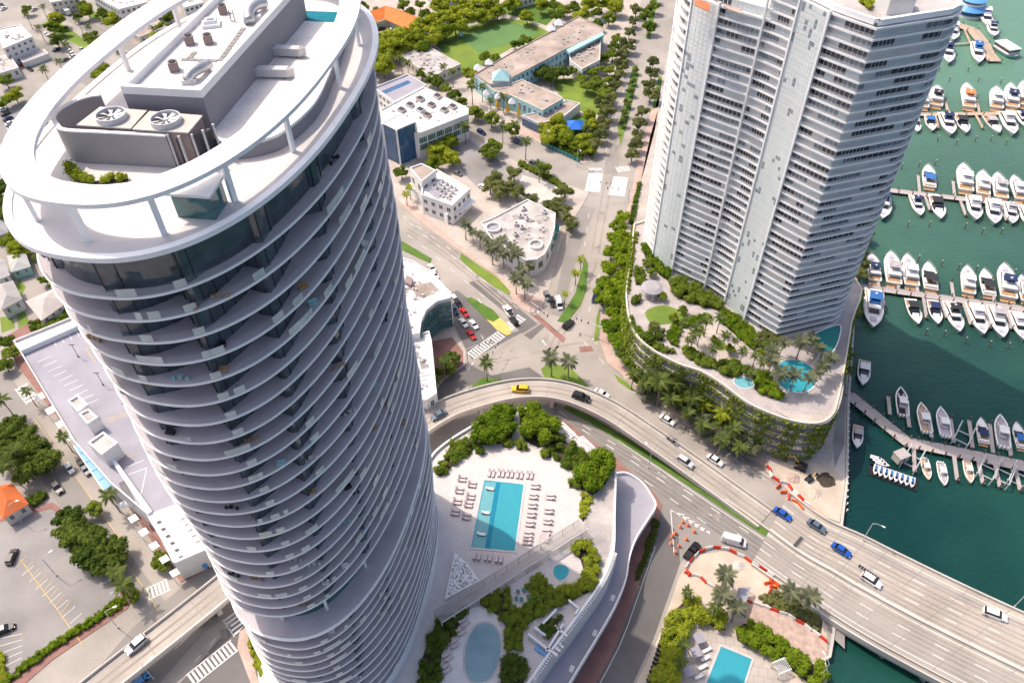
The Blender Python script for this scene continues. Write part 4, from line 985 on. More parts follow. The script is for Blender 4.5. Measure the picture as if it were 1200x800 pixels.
# roof terrace benches along the far rim
for k, (pts, lab) in enumerate((([(676,513),(683,510),(700,526),(693,532)], 'white built-in lounge bench on the terrace rim facing the road'), ([(655,497),(660,494),(675,508),(670,512)], 'white stepped planter wall on the terrace rim facing the road'))):
    p = PP(pts, ZT+.6); b = thing('built_in_bench', lab, 'bench', (p[0].x, p[0].y, ZT)); mb = MB(); mb.prism([(v.x, v.y) for v in p], ZT, ZT+.5); mb.build('seat', 'white', b); pp = offset(ccw([(v.x, v.y) for v in p]), .35); mb = MB(); mb.prism(pp, ZT+.5, ZT+.62); mb.build('cushion', 'roof_grey', b)
# beds of shrubs and bushy trees
def cbed(label, pts, h0, h1, leaf, seed, dens=32, lump=1.3, ls=.32, name='shrub_bed', z=ZT): return foliage(name, label, 'shrubs', pts, z, h0, h1, dens, leaf, ls, lump, seed)
cbed('big dark leafy shrub mass on the terrace rim beside the flyover', [(552,510),(565,497),(585,485),(600,484),(604,497),(600,512),(585,520),(568,521),(555,520)], 3.2, 5.0, 'leaf_hedge', 1, 30, 1.9, .42)
cbed('loose olive shrub bed between the tower and the flyover', [(510,555),(518,540),(535,526),(553,511),(557,520),(545,534),(530,546),(516,558)], .8, 2.2, 'leaf_mid', 2)
cbed('round dark leafy shrub mass at the tip of the terrace rim', [(610,489),(622,484),(640,488),(652,500),(655,513),(648,522),(630,524),(614,516),(608,502)], 3.2, 5.0, 'leaf_hedge', 3, 30, 1.9, .42)
cbed('low shrub bed along the terrace rim by the eastbound road', [(640,524),(655,512),(668,520),(690,535),(684,550),(668,550),(650,538)], .8, 2.0, 'leaf_mid', 4)
cbed('dark leafy shrub mass at the corner of the terrace above the ramp', [(680,545),(697,531),(712,541),(716,555),(708,570),(695,580),(682,575),(674,560)], 2.8, 4.4, 'leaf_hedge', 5, 30, 1.9, .42)
cbed('thin green strip planted beside the grey paved terrace', [(682,578),(694,582),(688,602),(683,612),(680,600)], .4, .9, 'leaf_lime', 6, 30, .8)
cbed('lime green hedge curling round the spa pool', [(670,643),(677,637),(688,636),(699,650),(702,664),(700,680),(690,694),(676,700),(662,697),(652,692),(668,688),(680,680),(684,668),(680,655)], 1.2, 2.2, 'leaf_lime', 7, 34, 1.2)
cbed('dark shady shrub bed in the middle of the podium garden', [(561,706),(575,700),(596,690),(598,712),(610,714),(622,708),(624,694),(616,686),(632,676),(640,684),(652,693),(676,700),(668,706),(645,712),(632,722),(620,730),(613,740),(612,760),(594,760),(594,735),(585,722),(570,713)], .7, 1.8, 'leaf_mid', 8, 32, 1.2)
cbed('dark shady shrub bed between the tower and the oval pool', [(512,728),(545,714),(546,720),(530,745),(518,765),(514,790),(516,815),(490,815),(495,770)], .7, 1.6, 'leaf_dark', 9, 32, 1.2)
cbed('dark shrub bed on the far side of the oval pool', [(590,770),(600,766),(612,770),(616,785),(612,815),(585,815),(588,790)], .7, 1.7, 'leaf_dark', 10, 32, 1.2)
cbed('small planted island inside the stair court', [(634,735),(645,725),(656,724),(652,738),(642,748),(636,746)], .7, 1.4, 'leaf_dark', 11, 32, .9)
for k, a in enumerate(((532,522),(594,520),(610,523),(640,532),(672,568),(562,528))):
    c = P(*a, ZT); cbed(('small round bush at the left end of the terrace rim', 'small round bush at the big shrub mass end of the rim walkway', 'small round bush at the corner side of the rim walkway', 'small grey bush beside the terrace seating', 'small bush beside the corner shrub mass', 'small bush at the edge of the olive bed')[k], [(a[0]-5,a[1]-4),(a[0]+5,a[1]-4),(a[0]+6,a[1]+4),(a[0]-5,a[1]+4)], 1.0, 1.9, 'leaf_mid', 20+k, 34, 1.0, name='bush')
# sun loungers
def make_lounger():
    t = thing('sun_lounger', 'sun lounger', 'sun lounger')
    mb = MB()
    for sx in (-.8, .8):
        for sy in (-.28, .28): mb.box((sx, sy, .14), (.07, .07, .28))
    link('legs', mb.mesh('legs', 'white'), t)
    mb = MB(); mb.box((-.1, 0, .3), (1.9, .68, .07)); link('frame', mb.mesh('frame', 'teak'), t)
    mb = MB(); mb.box((-.35, 0, .38), (1.3, .64, .1)); link('mattress', mb.mesh('mattress', 'canvas'), t)
    mb = MB(); mb.add([(.3,-.32,.36),(.3,.32,.36),(.95,.32,.78),(.95,-.32,.78),(.3,-.32,.46),(.3,.32,.46),(.92,.32,.88),(.92,-.32,.88)], [(3,2,1,0),(4,5,6,7),(0,1,5,4),(1,2,6,5),(2,3,7,6),(3,0,4,7)]); link('backrest', mb.mesh('backrest', 'canvas'), t)
    freeze(t); return t
LG = make_lounger(); LCOL = {'mattress': (.60,.51,.53,1), 'backrest': (.54,.45,.47,1)}
z5 = lambda x, y: (480+x*.25, 440+y*.25)
z6 = lambda x, y: (480+x*.25, 620+y*.25)
axp = heading((560,600),(571,545),ZT)
spots = [('mauve sun lounger in the row across the head of the rectangular pool', 'loungers at the pool head', [z5(x, y) for x, y in ((383,460),(428,460),(470,463),(515,468),(562,470))], axp),
 ('mauve sun lounger beside the rectangular pool on its tower side', 'loungers on the tower side', [z5(x, y) for x, y in ((245,485),(292,512),(232,540),(285,568),(222,592),(275,605),(212,642),(265,662))], axp+PI/2),
 ('mauve sun lounger in the column next to the rectangular pool, away from the tower', 'inner column of loungers', [z5(x, y) for x, y in ((588,520),(580,567),(575,610),(570,652),(563,695),(556,745),(552,780))]+[z6(550,60)], axp-PI/2),
 ('mauve sun lounger in the outer column, nearer the curved terrace edge', 'outer column of loungers', [z5(x, y) for x, y in ((660,570),(652,635),(647,685),(640,735),(632,770))]+[z6(632,40)], axp-PI/2),
 ('mauve sun lounger in the shaded row at the foot of the rectangular pool', 'loungers at the pool foot', [z6(x, y) for x, y in ((315,130),(367,135),(418,143))], axp+PI),
 ('mauve sun lounger on the curved paving beside the oval pool', 'loungers by the oval pool', [z6(x, y) for x, y in ((240,480),(207,540),(178,600),(172,655),(255,440))], axp+PI*.75)]
for lab, gr, pts, ang in spots:
    for (a, b) in pts:
        c = P(a, b, ZT); v = Vector((math.cos(ang+PI/2), math.sin(ang+PI/2), 0))
        for sg in ((-.55, .55)): put(LG, lab, 'sun lounger', (c.x+v.x*sg, c.y+v.y*sg, ZT+.02), ang, 1.12, gr, LCOL)
for a in (z5(375,533), z5(355,645), z5(335,745)):
    c = P(*a, ZT); put(LG, 'white lounger standing in the shallow shelf of the rectangular pool', 'sun lounger', (c.x, c.y, ZT+.05), axp+PI/2, 1.1, 'white loungers in the pool', {'mattress': (.8,.8,.8,1), 'backrest': (.8,.8,.8,1)})
# round seat tables on the little terrace with a spa
for k, a in enumerate(((607,694),(614,692),(605,702),(611,703),(619,700))):
    c = P(*a, ZT); t = thing('cafe_table', 'small round table on the drop shaped terrace between the shrubs', 'table', (c.x, c.y, ZT+.02), 0, 'tables on the drop shaped terrace')
    mb = MB(); mb.cyl((0,0,.7), .5, .05, 14); link('top', mb.mesh('top', 'teal'), t); mb = MB(); mb.cyl((0,0,0), .06, .7, 8); mb.cyl((0,0,0), .28, .04, 10); link('base', mb.mesh('base', 'dark_metal'), t)
mb = MB(); mb.sheet(PP(cpx([(590,687),(597,688),(603,686),(615,688),(624,696),(624,706),(614,712),(603,711),(597,704),(596,696)], 3, True), ZT+.06), ZT+.06); structure('terrace_paving', mb, 'deck_white')
mb = MB(); mb.prism(PP(cpx([(545,716),(560,711),(572,713),(586,720),(593,735),(594,760),(588,785),(580,803),(560,812),(530,812),(516,795),(516,775),(524,750),(535,732)], 3, True), ZT+.035), ZT, ZT+.035); structure('terrace_paving', mb, 'roof_white')
# ------------------------------------------------------------ flyover ramp and causeway bridge
def ribbon(center, halfw):
    l, r = [], []
    for i, p in enumerate(center):
        a = center[max(i-1, 0)]; b = center[min(i+1, len(center)-1)]; e = Vector((b.x-a.x, b.y-a.y, 0)).normalized(); n_ = Vector((-e.y, e.x, 0))*halfw; l.append(p+n_); r.append(p-n_)
    return l, r
def deckmesh(mb, l, r, th):
    n_ = len(l); vs = [tuple(p) for p in l]+[tuple(p) for p in r]+[(p.x, p.y, p.z-th) for p in l]+[(p.x, p.y, p.z-th) for p in r]; fs = []
    for i in range(n_-1):
        fs += [(n_+i, n_+i+1, i+1, i), (2*n_+i, 2*n_+i+1, 3*n_+i+1, 3*n_+i), (i, i+1, 2*n_+i+1, 2*n_+i), (n_+i+1, n_+i, 3*n_+i, 3*n_+i+1)]
    fs += [(0, 2*n_, 3*n_, n_), (n_-1, 2*n_-1, 4*n_-1, 3*n_-1)]; mb.add(vs, fs)
fc = [(40,866,6.5),(130,793,6.5),(200,738,6.5),(262,688,6.5),(330,630,6.6),(420,555,6.8),(505,490,7),(555,468,7),(610,456,7),(660,459,6.6),(710,479,5.6),(760,511,3.8),(810,546,2.0),(860,582,.8),(896,608,.2)]
cen = cr([tuple(P(a, b, h)) for a, b, h in fc], 8)
l, r = ribbon(cen, 3.7)
fly = thing('flyover', 'curved concrete flyover ramp sweeping round the tall tower and down to the causeway', 'flyover', (0, 140, 0))
mb = MB(); deckmesh(mb, l, r, 1.3); mb.build('deck', 'bridge_concrete', fly)
for side in (l, r):
    mb = MB(); mb.wall([tuple(p) for p in side], -.5, .85, .32); mb.build('parapet', 'concrete', fly)
for side, k in ((ribbon(cen, 3.0)[0], 'edge_line'), (ribbon(cen, 3.0)[1], 'edge_line')):
    mb = MB(); ll, rr_ = ribbon(side, .07); mb.strip([p+Vector((0,0,.02)) for p in ll], [p+Vector((0,0,.02)) for p in rr_]); mb.build(k, 'paint_white', fly)
for o in (-.95, .95):
    ll, rr_ = ribbon(cen, 3.0); mid = [cen[i]+(ll[i]-cen[i])*o/3.0 for i in range(len(cen))]; a, b = ribbon(mid, .32); mb = MB(); up_ = Vector((0,0,.012)); mb.strip([p+up_ for p in a], [p+up_ for p in b]); mb.build('wheel_track', 'tyre_stain', fly)
acc = 0
for i in range(1, len(cen)):
    acc += (cen[i]-cen[i-1]).length
    if acc > 22 and cen[i].z > 3:
        acc = 0; e = (cen[i]-cen[i-1]); mb = MB(); mb.box((cen[i].x, cen[i].y, (cen[i].z-1.3)/2), (1.3, 3.6, cen[i].z-1.3), math.atan2(e.y, e.x)); mb.box((cen[i].x, cen[i].y, cen[i].z-1.65), (1.6, 6.4, .7), math.atan2(e.y, e.x)); mb.build('pier', 'concrete', fly)
    # expansion joints
for i in range(6, len(cen)-4, 7):
    a, b = l[i].lerp(r[i], .06), l[i].lerp(r[i], .94); e = (b-a); q = Vector((-e.y, e.x, 0)).normalized()*.09; mb = MB(); up_ = Vector((0,0,.015)); mb.add([a-q+up_, b-q+up_, b+q+up_, a+q+up_], [(0,1,2,3)]); mb.build('expansion_joint', 'concrete_dark', fly)
# bridge over the water
U = cr([tuple(P(a, b, h)) for a, b, h in ((925,578,.25),(966,608,.5),(1010,628,1.0),(1050,648,1.5),(1124,684,2.4),(1200,719,3.2),(1300,764,4.2))], 6)
Lw = cr([tuple(P(a, b, h)) for a, b, h in ((880,662,.25),(917,688,.5),(945,708,1.0),(970,726,1.5),(1022,758,2.4),(1096,798,3.2),(1170,836,4.2))], 6)
br = thing('causeway_bridge', 'wide pale concrete causeway bridge crossing the water', 'bridge', (110, 90, 0))
n_ = len(U)
mb = MB(); deckmesh(mb, U, Lw, 1.6); mb.build('deck', 'bridge_concrete', br)
def across(t): return [U[i].lerp(Lw[i], t) for i in range(n_)]
for t in (.005, .995):
    mb = MB(); mb.wall([tuple(p) for p in across(t)], -.9, .9, .4); mb.build('parapet', 'concrete', br)
MED = .545
mb = MB(); mb.wall([tuple(p) for p in across(MED)], -.1, .85, .55); mb.build('median_barrier', 'concrete', br)
mb = MB(); mb.wall([tuple(p) for p in across(.94)], -.1, .75, .35); mb.build('inner_barrier', 'concrete', br)
mb = MB(); a, b = across(.10), across(.125); mb.strip([p+Vector((0,0,.02)) for p in b], [p+Vector((0,0,.02)) for p in a]); mb.build('shoulder_joint', 'concrete_dark', br)
a, b = across(.60), across(.995); mb = MB(); mb.strip([p+Vector((0,0,.012)) for p in b], [p+Vector((0,0,.012)) for p in a]); mb.build('eastbound_surface', 'road_light', br)
for t in (.15, .215, .26, .325, .37, .435, .48, .62, .66, .705, .75, .805, .85):
    a, b = across(t-.011), across(t+.011); mb = MB(); up_ = Vector((0,0,.017)); mb.strip([p+up_ for p in b], [p+up_ for p in a]); mb.build('wheel_track', 'tyre_stain', br)
for t, solid in ((.06, 1), (.18, 0), (.29, 0), (.40, 0), (.51, 1), (.58, 1), (.68, 0), (.78, 0), (.88, 1)):
    ln = across(t); mb = MB(); s_ = 0
    for i in range(n_-1):
        a, b = ln[i], ln[i+1]; L_ = (b-a).length; u = (b-a)/L_; q = Vector((-u.y, u.x, 0))*.08; k = 0
        while k < L_:
            if solid or (s_+k) % 9 < 3:
                e = min(k+.75, L_); up_ = Vector((0,0,.024)); mb.add([a+u*k-q+up_, a+u*e-q+up_, a+u*e+q+up_, a+u*k+q+up_], [(0,1,2,3)])
            k += .75
        s_ += L_
    tag(mb.build('lane_marking', 'paint_white', br), kind='stuff')
for i in range(5, n_-1, 4):
    a, b = U[i], Lw[i]; e = (b-a); q = Vector((-e.y, e.x, 0)).normalized()*.08; up_ = Vector((0,0,.03)); mb = MB(); a2, b2 = a.lerp(b, .02), a.lerp(b, .98); mb.add([a2-q+up_, b2-q+up_, b2+q+up_, a2+q+up_], [(0,1,2,3)]); mb.build('expansion_joint', 'concrete_dark', br)
    if i > 9:
        c = (a+b)/2; mb = MB(); mb.box((c.x, c.y, (c.z-1.6-5)/2), (1.4, e.length*.92, c.z-1.6+5), math.atan2(e.y, e.x)-PI/2); mb.build('pier_wall', 'concrete_dark', br)
def barrier_line(name, label, pts, h, hgt=.85, t=.3, m='concrete', cat='barrier'):
    L_ = [P(a, b, h) for a, b in cpx(pts, 5)]; o = MB(); c = L_[len(L_)//2]; o.wall([(p.x, p.y) for p in L_], h-.05, h+hgt, t); ob = thing(name, label, cat, (c.x, c.y, h)); o.build('wall', m, ob)
    cp = MB(); cp.wall([(p.x, p.y) for p in L_], h+hgt, h+hgt+.08, t+.1); cp.build('cap', m, ob); return ob
barrier_line('concrete_barrier', 'low concrete barrier between the westbound lanes and the grass strip', [(790,548),(830,573),(870,600),(900,622),(935,648)], .02, .8)
# ------------------------------------------------------------ lower buildings of the town
WIN = {}
def win_mesh(w_, h_, glass):
    k = (round(w_, 2), round(h_, 2), glass)
    if k not in WIN:
        mb = MB(); mb.box((0, -.02, 0), (w_, .08, h_), 0, 0); mb.add([(-w_/2+.08, -.075, -h_/2+.08), (w_/2-.08, -.075, -h_/2+.08), (w_/2-.08, -.075, h_/2-.08), (-w_/2+.08, -.075, h_/2-.08)], [(0,1,2,3)], 1)
        mb.box((0, -.07, 0), (.06, .03, h_-.1), 0, 0); WIN[k] = mb.mesh('window', ['white_wall', glass])
    return WIN[k]
def windows_on(t, poly, z0, z1, rows, w_, gap, glass='glazing', hfrac=.5, face=.45, skip=()):
    n_ = len(poly); rh = (z1-z0)/rows
    for i in range(n_):
        a, b = Vector(poly[i]), Vector(poly[(i+1) % n_]); e = b-a; L_ = e.length
        if L_ < w_+.8 or i in skip: continue
        u = e/L_; nn = Vector((u.y, -u.x))
        mid = (a+b)/2; tocam = Vector((-mid.x, -mid.y)).normalized()
        if nn.dot(tocam) < .02: continue
        k = max(1, int((L_-.6)/(w_+gap))); st = L_/k; me = win_mesh(w_, rh*hfrac, glass)
        for r_ in range(rows):
            for q in range(k):
                p = a+u*st*(q+.5)+nn*.03; o = link('window', me, t, (p.x-t.location.x, p.y-t.location.y, z0+rh*(r_+.55)-t.location.z), math.atan2(u.y, u.x))
def bldg(name, label, cat, px, h, wall, roof, parapet=.6, z0=.1, win=None, sm=0, pm=None, t=None):
    px = cpx(px, sm, True) if sm else px
    poly = ccw([(v.x, v.y) for v in PP(px, h)]); poly = [(p[0], p[1]) for p in poly]
    c = (sum(p[0] for p in poly)/len(poly), sum(p[1] for p in poly)/len(poly), z0)
    if t is None: t = thing(name, label, cat, c)
    mb = MB(); mb.prism(poly, z0, h-.05); mb.build('wall', wall, t)
    inn = offset(poly, .35)
    mb = MB(); mb.ring(poly, inn, h-.05, h+parapet); mb.build('parapet', pm or wall, t)
    mb = MB(); mb.prism(offset(poly, .36), h-.04, h+.02); mb.build('roof', roof, t)
    rc = random.Random(int(abs(c[0])*10+h)); xs_ = [p[0] for p in poly]; ys_ = [p[1] for p in poly]; A_ = abs(area2(poly))/2
    if 'vent' not in WIN:
        m_ = MB(); m_.cyl((0,0,0), .22, .7, 8); m_.cyl((0,0,.7), .34, .14, 8); WIN['vent'] = m_.mesh('roof_vent', 'galv'); m_ = MB(); m_.box((0,0,.3), (1.1,.9,.6)); WIN['curb'] = m_.mesh('roof_hatch', 'roof_grey'); m_ = MB(); m_.box((0,0,.004), (2.6,1.8,.008)); WIN['patch'] = m_.mesh('roof_patch', 'concrete_dark'); m_ = MB(); m_.tube([(-2.2,0,.15),(2.2,0,.15),(2.2,1.4,.15)], .09, 6); WIN['pipe'] = m_.mesh('roof_pipe', 'galv')
    inn2 = offset(poly, 1.6); k_ = 0
    for _ in range(int(min(A_/9, 46)*4)):
        q = (rc.uniform(min(xs_), max(xs_)), rc.uniform(min(ys_), max(ys_)))
        if k_ < min(A_/11, 40) and inside(q, inn2) and roof != 'parking_roof' and all(inside((q[0]+dx, q[1]+dy), poly) for dx in (-2.5, 2.5) for dy in (-2.5, 2.5)):
            nm = rc.choice(('vent', 'vent', 'curb', 'patch', 'pipe')); k_ += 1; link({'vent': 'roof_vent', 'curb': 'roof_hatch', 'patch': 'roof_patch', 'pipe': 'roof_pipe'}[nm], WIN[nm], t, (q[0]-t.location.x, q[1]-t.location.y, h+.022-t.location.z), rc.choice((.3, 1.87)))
    if win: windows_on(t, poly, z0+win.get('base', .6), h, win['rows'], win.get('w', 1.6), win.get('gap', 1.2), win.get('glass', 'glazing'), win.get('hf', .5))
    return t, poly
def ac(px, py, z, lab, s=1.4, m='galv', grp='air conditioners on the roofs of the town'):
    c = P(px, py, z); t = thing('air_conditioner', lab, 'air conditioner', (c.x, c.y, z+.02), rng.random()*1.5, grp)
    if 'ac' not in WIN:
        mb = MB(); mb.box((0,0,.5), (1.3,1.0,.9)); WIN['ac'] = mb.mesh('casing', m); mb = MB(); mb.cyl((0,0,.95), .38, .08, 12); WIN['acf'] = mb.mesh('fan_grille', 'black')
    link('casing', WIN['ac'], t); link('fan_grille', WIN['acf'], t); t.scale = (s, s, s); return t
def sub(t, name, px, z0, z1, m, sm=0):
    px = cpx(px, sm, True) if sm else px
    mb = MB(); mb.prism([(v.x, v.y) for v in PP(px, z1)], z0, z1); return mb.build(name, m, t)
def hip(t, poly, z0, z1, m, over=.5):
    """hipped roof over a four-cornered plan"""
    p = [Vector(q) for q in offset(ccw(poly), -over)]
    if (p[1]-p[0]).length < (p[2]-p[1]).length: p = p[1:]+p[:1]
    L_ = (p[1]-p[0]).length; W_ = (p[2]-p[1]).length; m1 = (p[0]+p[3])/2; m2 = (p[1]+p[2])/2; u = (m2-m1).normalized(); k = min(W_/2, L_*.45); r1, r2_ = m1+u*k, m2-u*k
    vs = [(q.x, q.y, z0) for q in p]+[(r1.x, r1.y, z1), (r2_.x, r2_.y, z1)]
    mb = MB(); mb.add(vs, [(0,1,5,4),(1,2,5),(2,3,4,5),(3,0,4),(3,2,1,0)]); return mb.build('roof', m, t)
HR = 8.0
# --- retail block with a parking roof, left of the tall tower
ret, rp = bldg('parking_building', 'long white shopping block with a lilac parking roof behind the tall tower', 'building', [(17,401),(96,369),(190,335),(330,560),(300,610),(259,637),(204,661),(176,606),(131,568),(88,519)], HR, 'white_wall', 'parking_roof', 1.0)
for k in range(10):
    for (a, b) in (((44+k*6.2, 424+k*5.6),(60+k*6.2, 417+k*5.6)),):
        A, B = P(*a, HR+.05), P(*b, HR+.05); e = (B-A); q = Vector((-e.y, e.x, 0)).normalized()*.09; mb = MB(); mb.add([A-q, B-q, B+q, A+q], [(0,1,2,3)]); mb.build('bay_line', 'paint_white', ret)
for (a, b) in [((62+k*9, 398-k*3.6),(66+k*9, 405-k*3.6)) for k in range(7)] + [((100+k*5, 408-k*2.5),(112+k*5, 424-k*2.5)) for k in range(4)] + [((128+k*4, 440-k*1.5),(140+k*4, 462-k*1.5)) for k in range(3)] + [((123,492),(160,478)),((123,495),(161,481)),((138,540),(160,531)),((146,548),(168,539)),((150,556),(172,548)),((165,580),(172,548))]:
    A, B = P(*a, HR+.05), P(*b, HR+.05); e = (B-A); q = Vector((-e.y, e.x, 0)).normalized()*.1; mb = MB(); mb.add([A-q, B-q, B+q, A+q], [(0,1,2,3)]); mb.build('bay_line', 'paint_yellow' if a[0] > 95 and a[0] < 140 else 'paint_white', ret)
for pts, zt_ in (([(80,471),(92,464),(104,475),(92,484)], HR+4.5), ([(93,486),(105,480),(116,490),(103,498)], HR+4.5), ([(104,520),(122,507),(139,520),(120,534)], HR+5.5)):
    b = sub(ret, 'stair_head', pts, HR, zt_, 'white_wall'); q = offset(ccw([(v.x, v.y) for v in PP(pts, zt_)]), .6); mb = MB(); mb.prism(q, zt_, zt_+.08); mb.build('stair_head_roof', 'roof_grey', b)
    q0 = ccw([(v.x, v.y) for v in PP(pts, zt_)]); mb = MB(); mb.ring(q0, offset(q0, .5), zt_, zt_+.7); mb.build('stair_head_parapet', 'white', b)
sub(ret, 'ramp_wall', [(128,536),(132,534),(178,598),(172,602)], HR, HR+1.8, 'white'); sub(ret, 'ramp_opening', [(139,566),(146,562),(160,590),(152,595)], HR, HR+.12, 'dark_metal')
sub(ret, 'edge_wall', [(17,403),(96,371),(99,378),(24,411)], HR, HR+2, 'white')
sub(ret, 'louvre_roof', [(172,603),(224,584),(258,636),(205,659)], HR, HR+.9, 'white')
for k in range(6): sub(ret, 'roof_slot', [(183+k*5.2, 611+k*8.2),(188+k*5.2, 609+k*8.2),(190+k*5.2, 612+k*8.2),(185+k*5.2, 614+k*8.2)], HR+.9, HR+.95, 'black')
for k in range(5): sub(ret, 'roof_slot', [(211+k*4.5, 608+k*6.6),(232+k*4.5, 597+k*6.6),(233+k*4.5, 599+k*6.6),(212+k*4.5, 610+k*6.6)], HR+.9, HR+.95, 'concrete_dark')
cb = PP([(86,522),(98,518),(133,568),(122,575)], 6); cn = thing('glass_canopy', 'blue glass canopy over the entrance of the long shopping block', 'canopy', (cb[0].x, cb[0].y, .1))
for k in range(5):
    a0, a1 = cb[0].lerp(cb[3], k/5), cb[0].lerp(cb[3], (k+.94)/5); b0, b1 = cb[1].lerp(cb[2], k/5), cb[1].lerp(cb[2], (k+.94)/5); mb = MB(); mb.prism([(v.x, v.y) for v in (a0, b0, b1, a1)], 5.8, 6.0); mb.build('glass_panel', 'blue_glass_roof', cn)
mb = MB(); mb.wall([(cb[0].x, cb[0].y), (cb[3].x, cb[3].y)], 5.5, 6.1, .3); mb.build('beam', 'white', cn)
for q in (cb[0], cb[3]): mb = MB(); mb.cyl((q.x, q.y, .1), .2, 5.6, 8); mb.build('post', 'white', cn)
for k in range(14):
    t_ = k/13; x, y = (40+t_*158, 464+t_*206)
    if 86 < x < 128: continue
    p = PP([(x,y),(x+9,y-5),(x+13.5,y+1),(x+4.5,y+6)], 4.2); a = thing('awning', 'white square awning in the row along the pavement of the shopping block', 'awning', (p[0].x, p[0].y, .15), 0, 'awnings along the shopping block')
    mb = MB(); mb.prism([(v.x, v.y) for v in p], 4.05, 4.2); mb.build('awning_panel', 'white', a)
    for v in p: mb = MB(); mb.cyl((v.x, v.y, .15), .07, 3.9, 6); mb.build('post', 'white', a)
# --- houses and small blocks on the left
def house(label, px, h, hr, wall, roof, cat='house', rows=1, name='house'):
    poly = ccw([(v.x, v.y) for v in PP(px, h)]); c = (sum(p[0] for p in poly)/4, sum(p[1] for p in poly)/4, .05)
    t = thing(name, label, cat, c); mb = MB(); mb.prism(poly, .05, h); o = mb.build('wall', 'house_wall', t); o.color = (*wall, 1)
    r_ = hip(t, poly, h, hr, 'house_roof'); r_.color = (*roof, 1)
    windows_on(t, [(p[0], p[1]) for p in poly], .8, h, rows, 1.1, 1.3); return t
house('pink-grey hip roofed house beside the end of the parking building', [(32,353),(63,339),(80,352),(49,374)], 6, 8.2, (.6,.6,.58), (.46,.40,.38), rows=2)
house('grey hip roofed house next to a small lawn at the left edge', [(-8,336),(14,330),(24,350),(2,362)], 5, 7, (.5,.55,.52), (.40,.37,.36))
house('small pale roofed house behind the leafy trees at the left edge', [(10,300),(28,296),(34,312),(14,318)], 4, 5.6, (.3,.5,.48), (.42,.42,.40))
house('pale roofed house under the rim of the tower roof', [(-10,300),(4,306),(10,322),(-10,330)], 5, 6.8, (.6,.58,.55), (.48,.45,.44))
house('terracotta tiled villa beside the corner parking lot', [(-14,572),(13,568),(31,590),(4,606)], 4.5, 6.6, (.62,.57,.5), (.55,.13,.035))
bldg('flat_roof_block', 'small flat lilac roofed block peeping out under the tower ring', 'building', [(8,246),(36,238),(54,282),(44,287)], 8, 'white_wall', 'parking_roof', .5, win=dict(rows=2, w=1.3, gap=1.2))
# --- under and behind the ring, top left
bldg('apartment_block', 'white three storey apartment block with rows of windows in the far corner', 'building', [(-6,36),(24,30),(38,44),(4,58)], 10, 'white_wall', 'roof_white', .5, win=dict(rows=3, w=1.4, gap=1.3))
bldg('flat_roof_block', 'grey flat roofed shed beside the far car park', 'building', [(-10,66),(10,62),(22,80),(-4,88)], 5, 'white_wall', 'roof_grey', .4, win=dict(rows=1, w=1.4, gap=1.5))
bldg('carport', 'long low carport with a pale flat roof in the far car park', 'carport', [(22,68),(52,58),(57,63),(27,74)], 3.2, 'white_wall', 'roof_grey', .2)
bldg('apartment_block', 'white apartment block with dark balconies at the far edge', 'building', [(108,-6),(165,-14),(172,4),(140,12),(128,6)], 11, 'white_wall', 'roof_white', .6, win=dict(rows=3, w=1.6, gap=1.0))
bldg('flat_roof_block', 'white block with dark windows seen through the tower ring', 'building', [(205,-10),(228,-14),(238,4),(216,10)], 10, 'white_wall', 'roof_white', .5, win=dict(rows=3, w=1.6, gap=.9, glass='glazing_dark'))
bldg('flat_roof_block', 'low tan roofed block seen between the ring posts', 'building', [(150,34),(185,24),(196,32),(164,44)], 4.5, 'cream_wall', 'roof_tan', .4, win=dict(rows=1, w=1.3, gap=1.4))
bldg('flat_roof_block', 'pale warehouse with two plain roofs at the left far edge', 'building', [(50,-8),(84,-14),(92,-2),(60,4)], 7, 'cream_wall', 'roof_white', .5, win=dict(rows=2, w=1.5, gap=1.3))
house('small white cottage with a grey roof at the left edge by the far road', [(-4,172),(10,166),(18,180),(2,188)], 4, 5.8, (.62,.6,.58), (.40,.38,.38))
house('cream house with a brown roof between the far streets', [(96,64),(112,60),(118,70),(102,76)], 4, 6, (.6,.55,.47), (.36,.24,.18))
house('pale house with a tan roof seen through the ring near the penthouse', [(176,12),(192,6),(200,16),(184,22)], 5, 7, (.62,.6,.56), (.42,.34,.28), rows=2)
house('small blue-grey house among the trees at the left edge', [(-12,262),(4,258),(8,272),(-8,278)], 4, 5.8, (.45,.52,.55), (.38,.38,.40))
bldg('flat_roof_block', 'white flat roofed block at the top edge beyond the orange roof', 'building', [(500,-14),(540,-22),(552,-10),(512,0)], 9, 'white_wall', 'roof_white', .5, win=dict(rows=2, w=1.5, gap=1.2))
bldg('flat_roof_block', 'grey flat roofed block at the top edge behind the school grove', 'building', [(586,-18),(622,-24),(634,-12),(598,-4)], 8, 'cream_wall', 'roof_grey', .5, win=dict(rows=2, w=1.5, gap=1.2))
# --- orange roofed building
oc, op = bldg('orange_roof_building', 'long low building under a bright orange tiled roof in the far trees', 'building', [(418,24),(451,11),(458,17),(490,30),(486,34),(455,22),(424,32)], 4.5, 'cream_wall', 'roof_tan', .1)
def gable(t, a, b, wid, z0, z1, m):
    A, B = P(*a, z1), P(*b, z1); e = (B-A); n_ = Vector((-e.y, e.x, 0)).normalized()*wid; mb = MB(); vs = [A+n_, B+n_, B-n_, A-n_]; vs = [(v.x, v.y, z0) for v in vs]+[tuple(A), tuple(B)]
    mb.add(vs, [(0,1,5,4),(2,3,4,5),(1,2,5),(3,0,4),(3,2,1,0)]); return mb.build('roof_tiles', m, t)
gable(oc, (416,20), (452,7), 7, 4.6, 8, 'orange_roof'); gable(oc, (451,7), (490,23), 7, 4.6, 8.01, 'orange_roof')
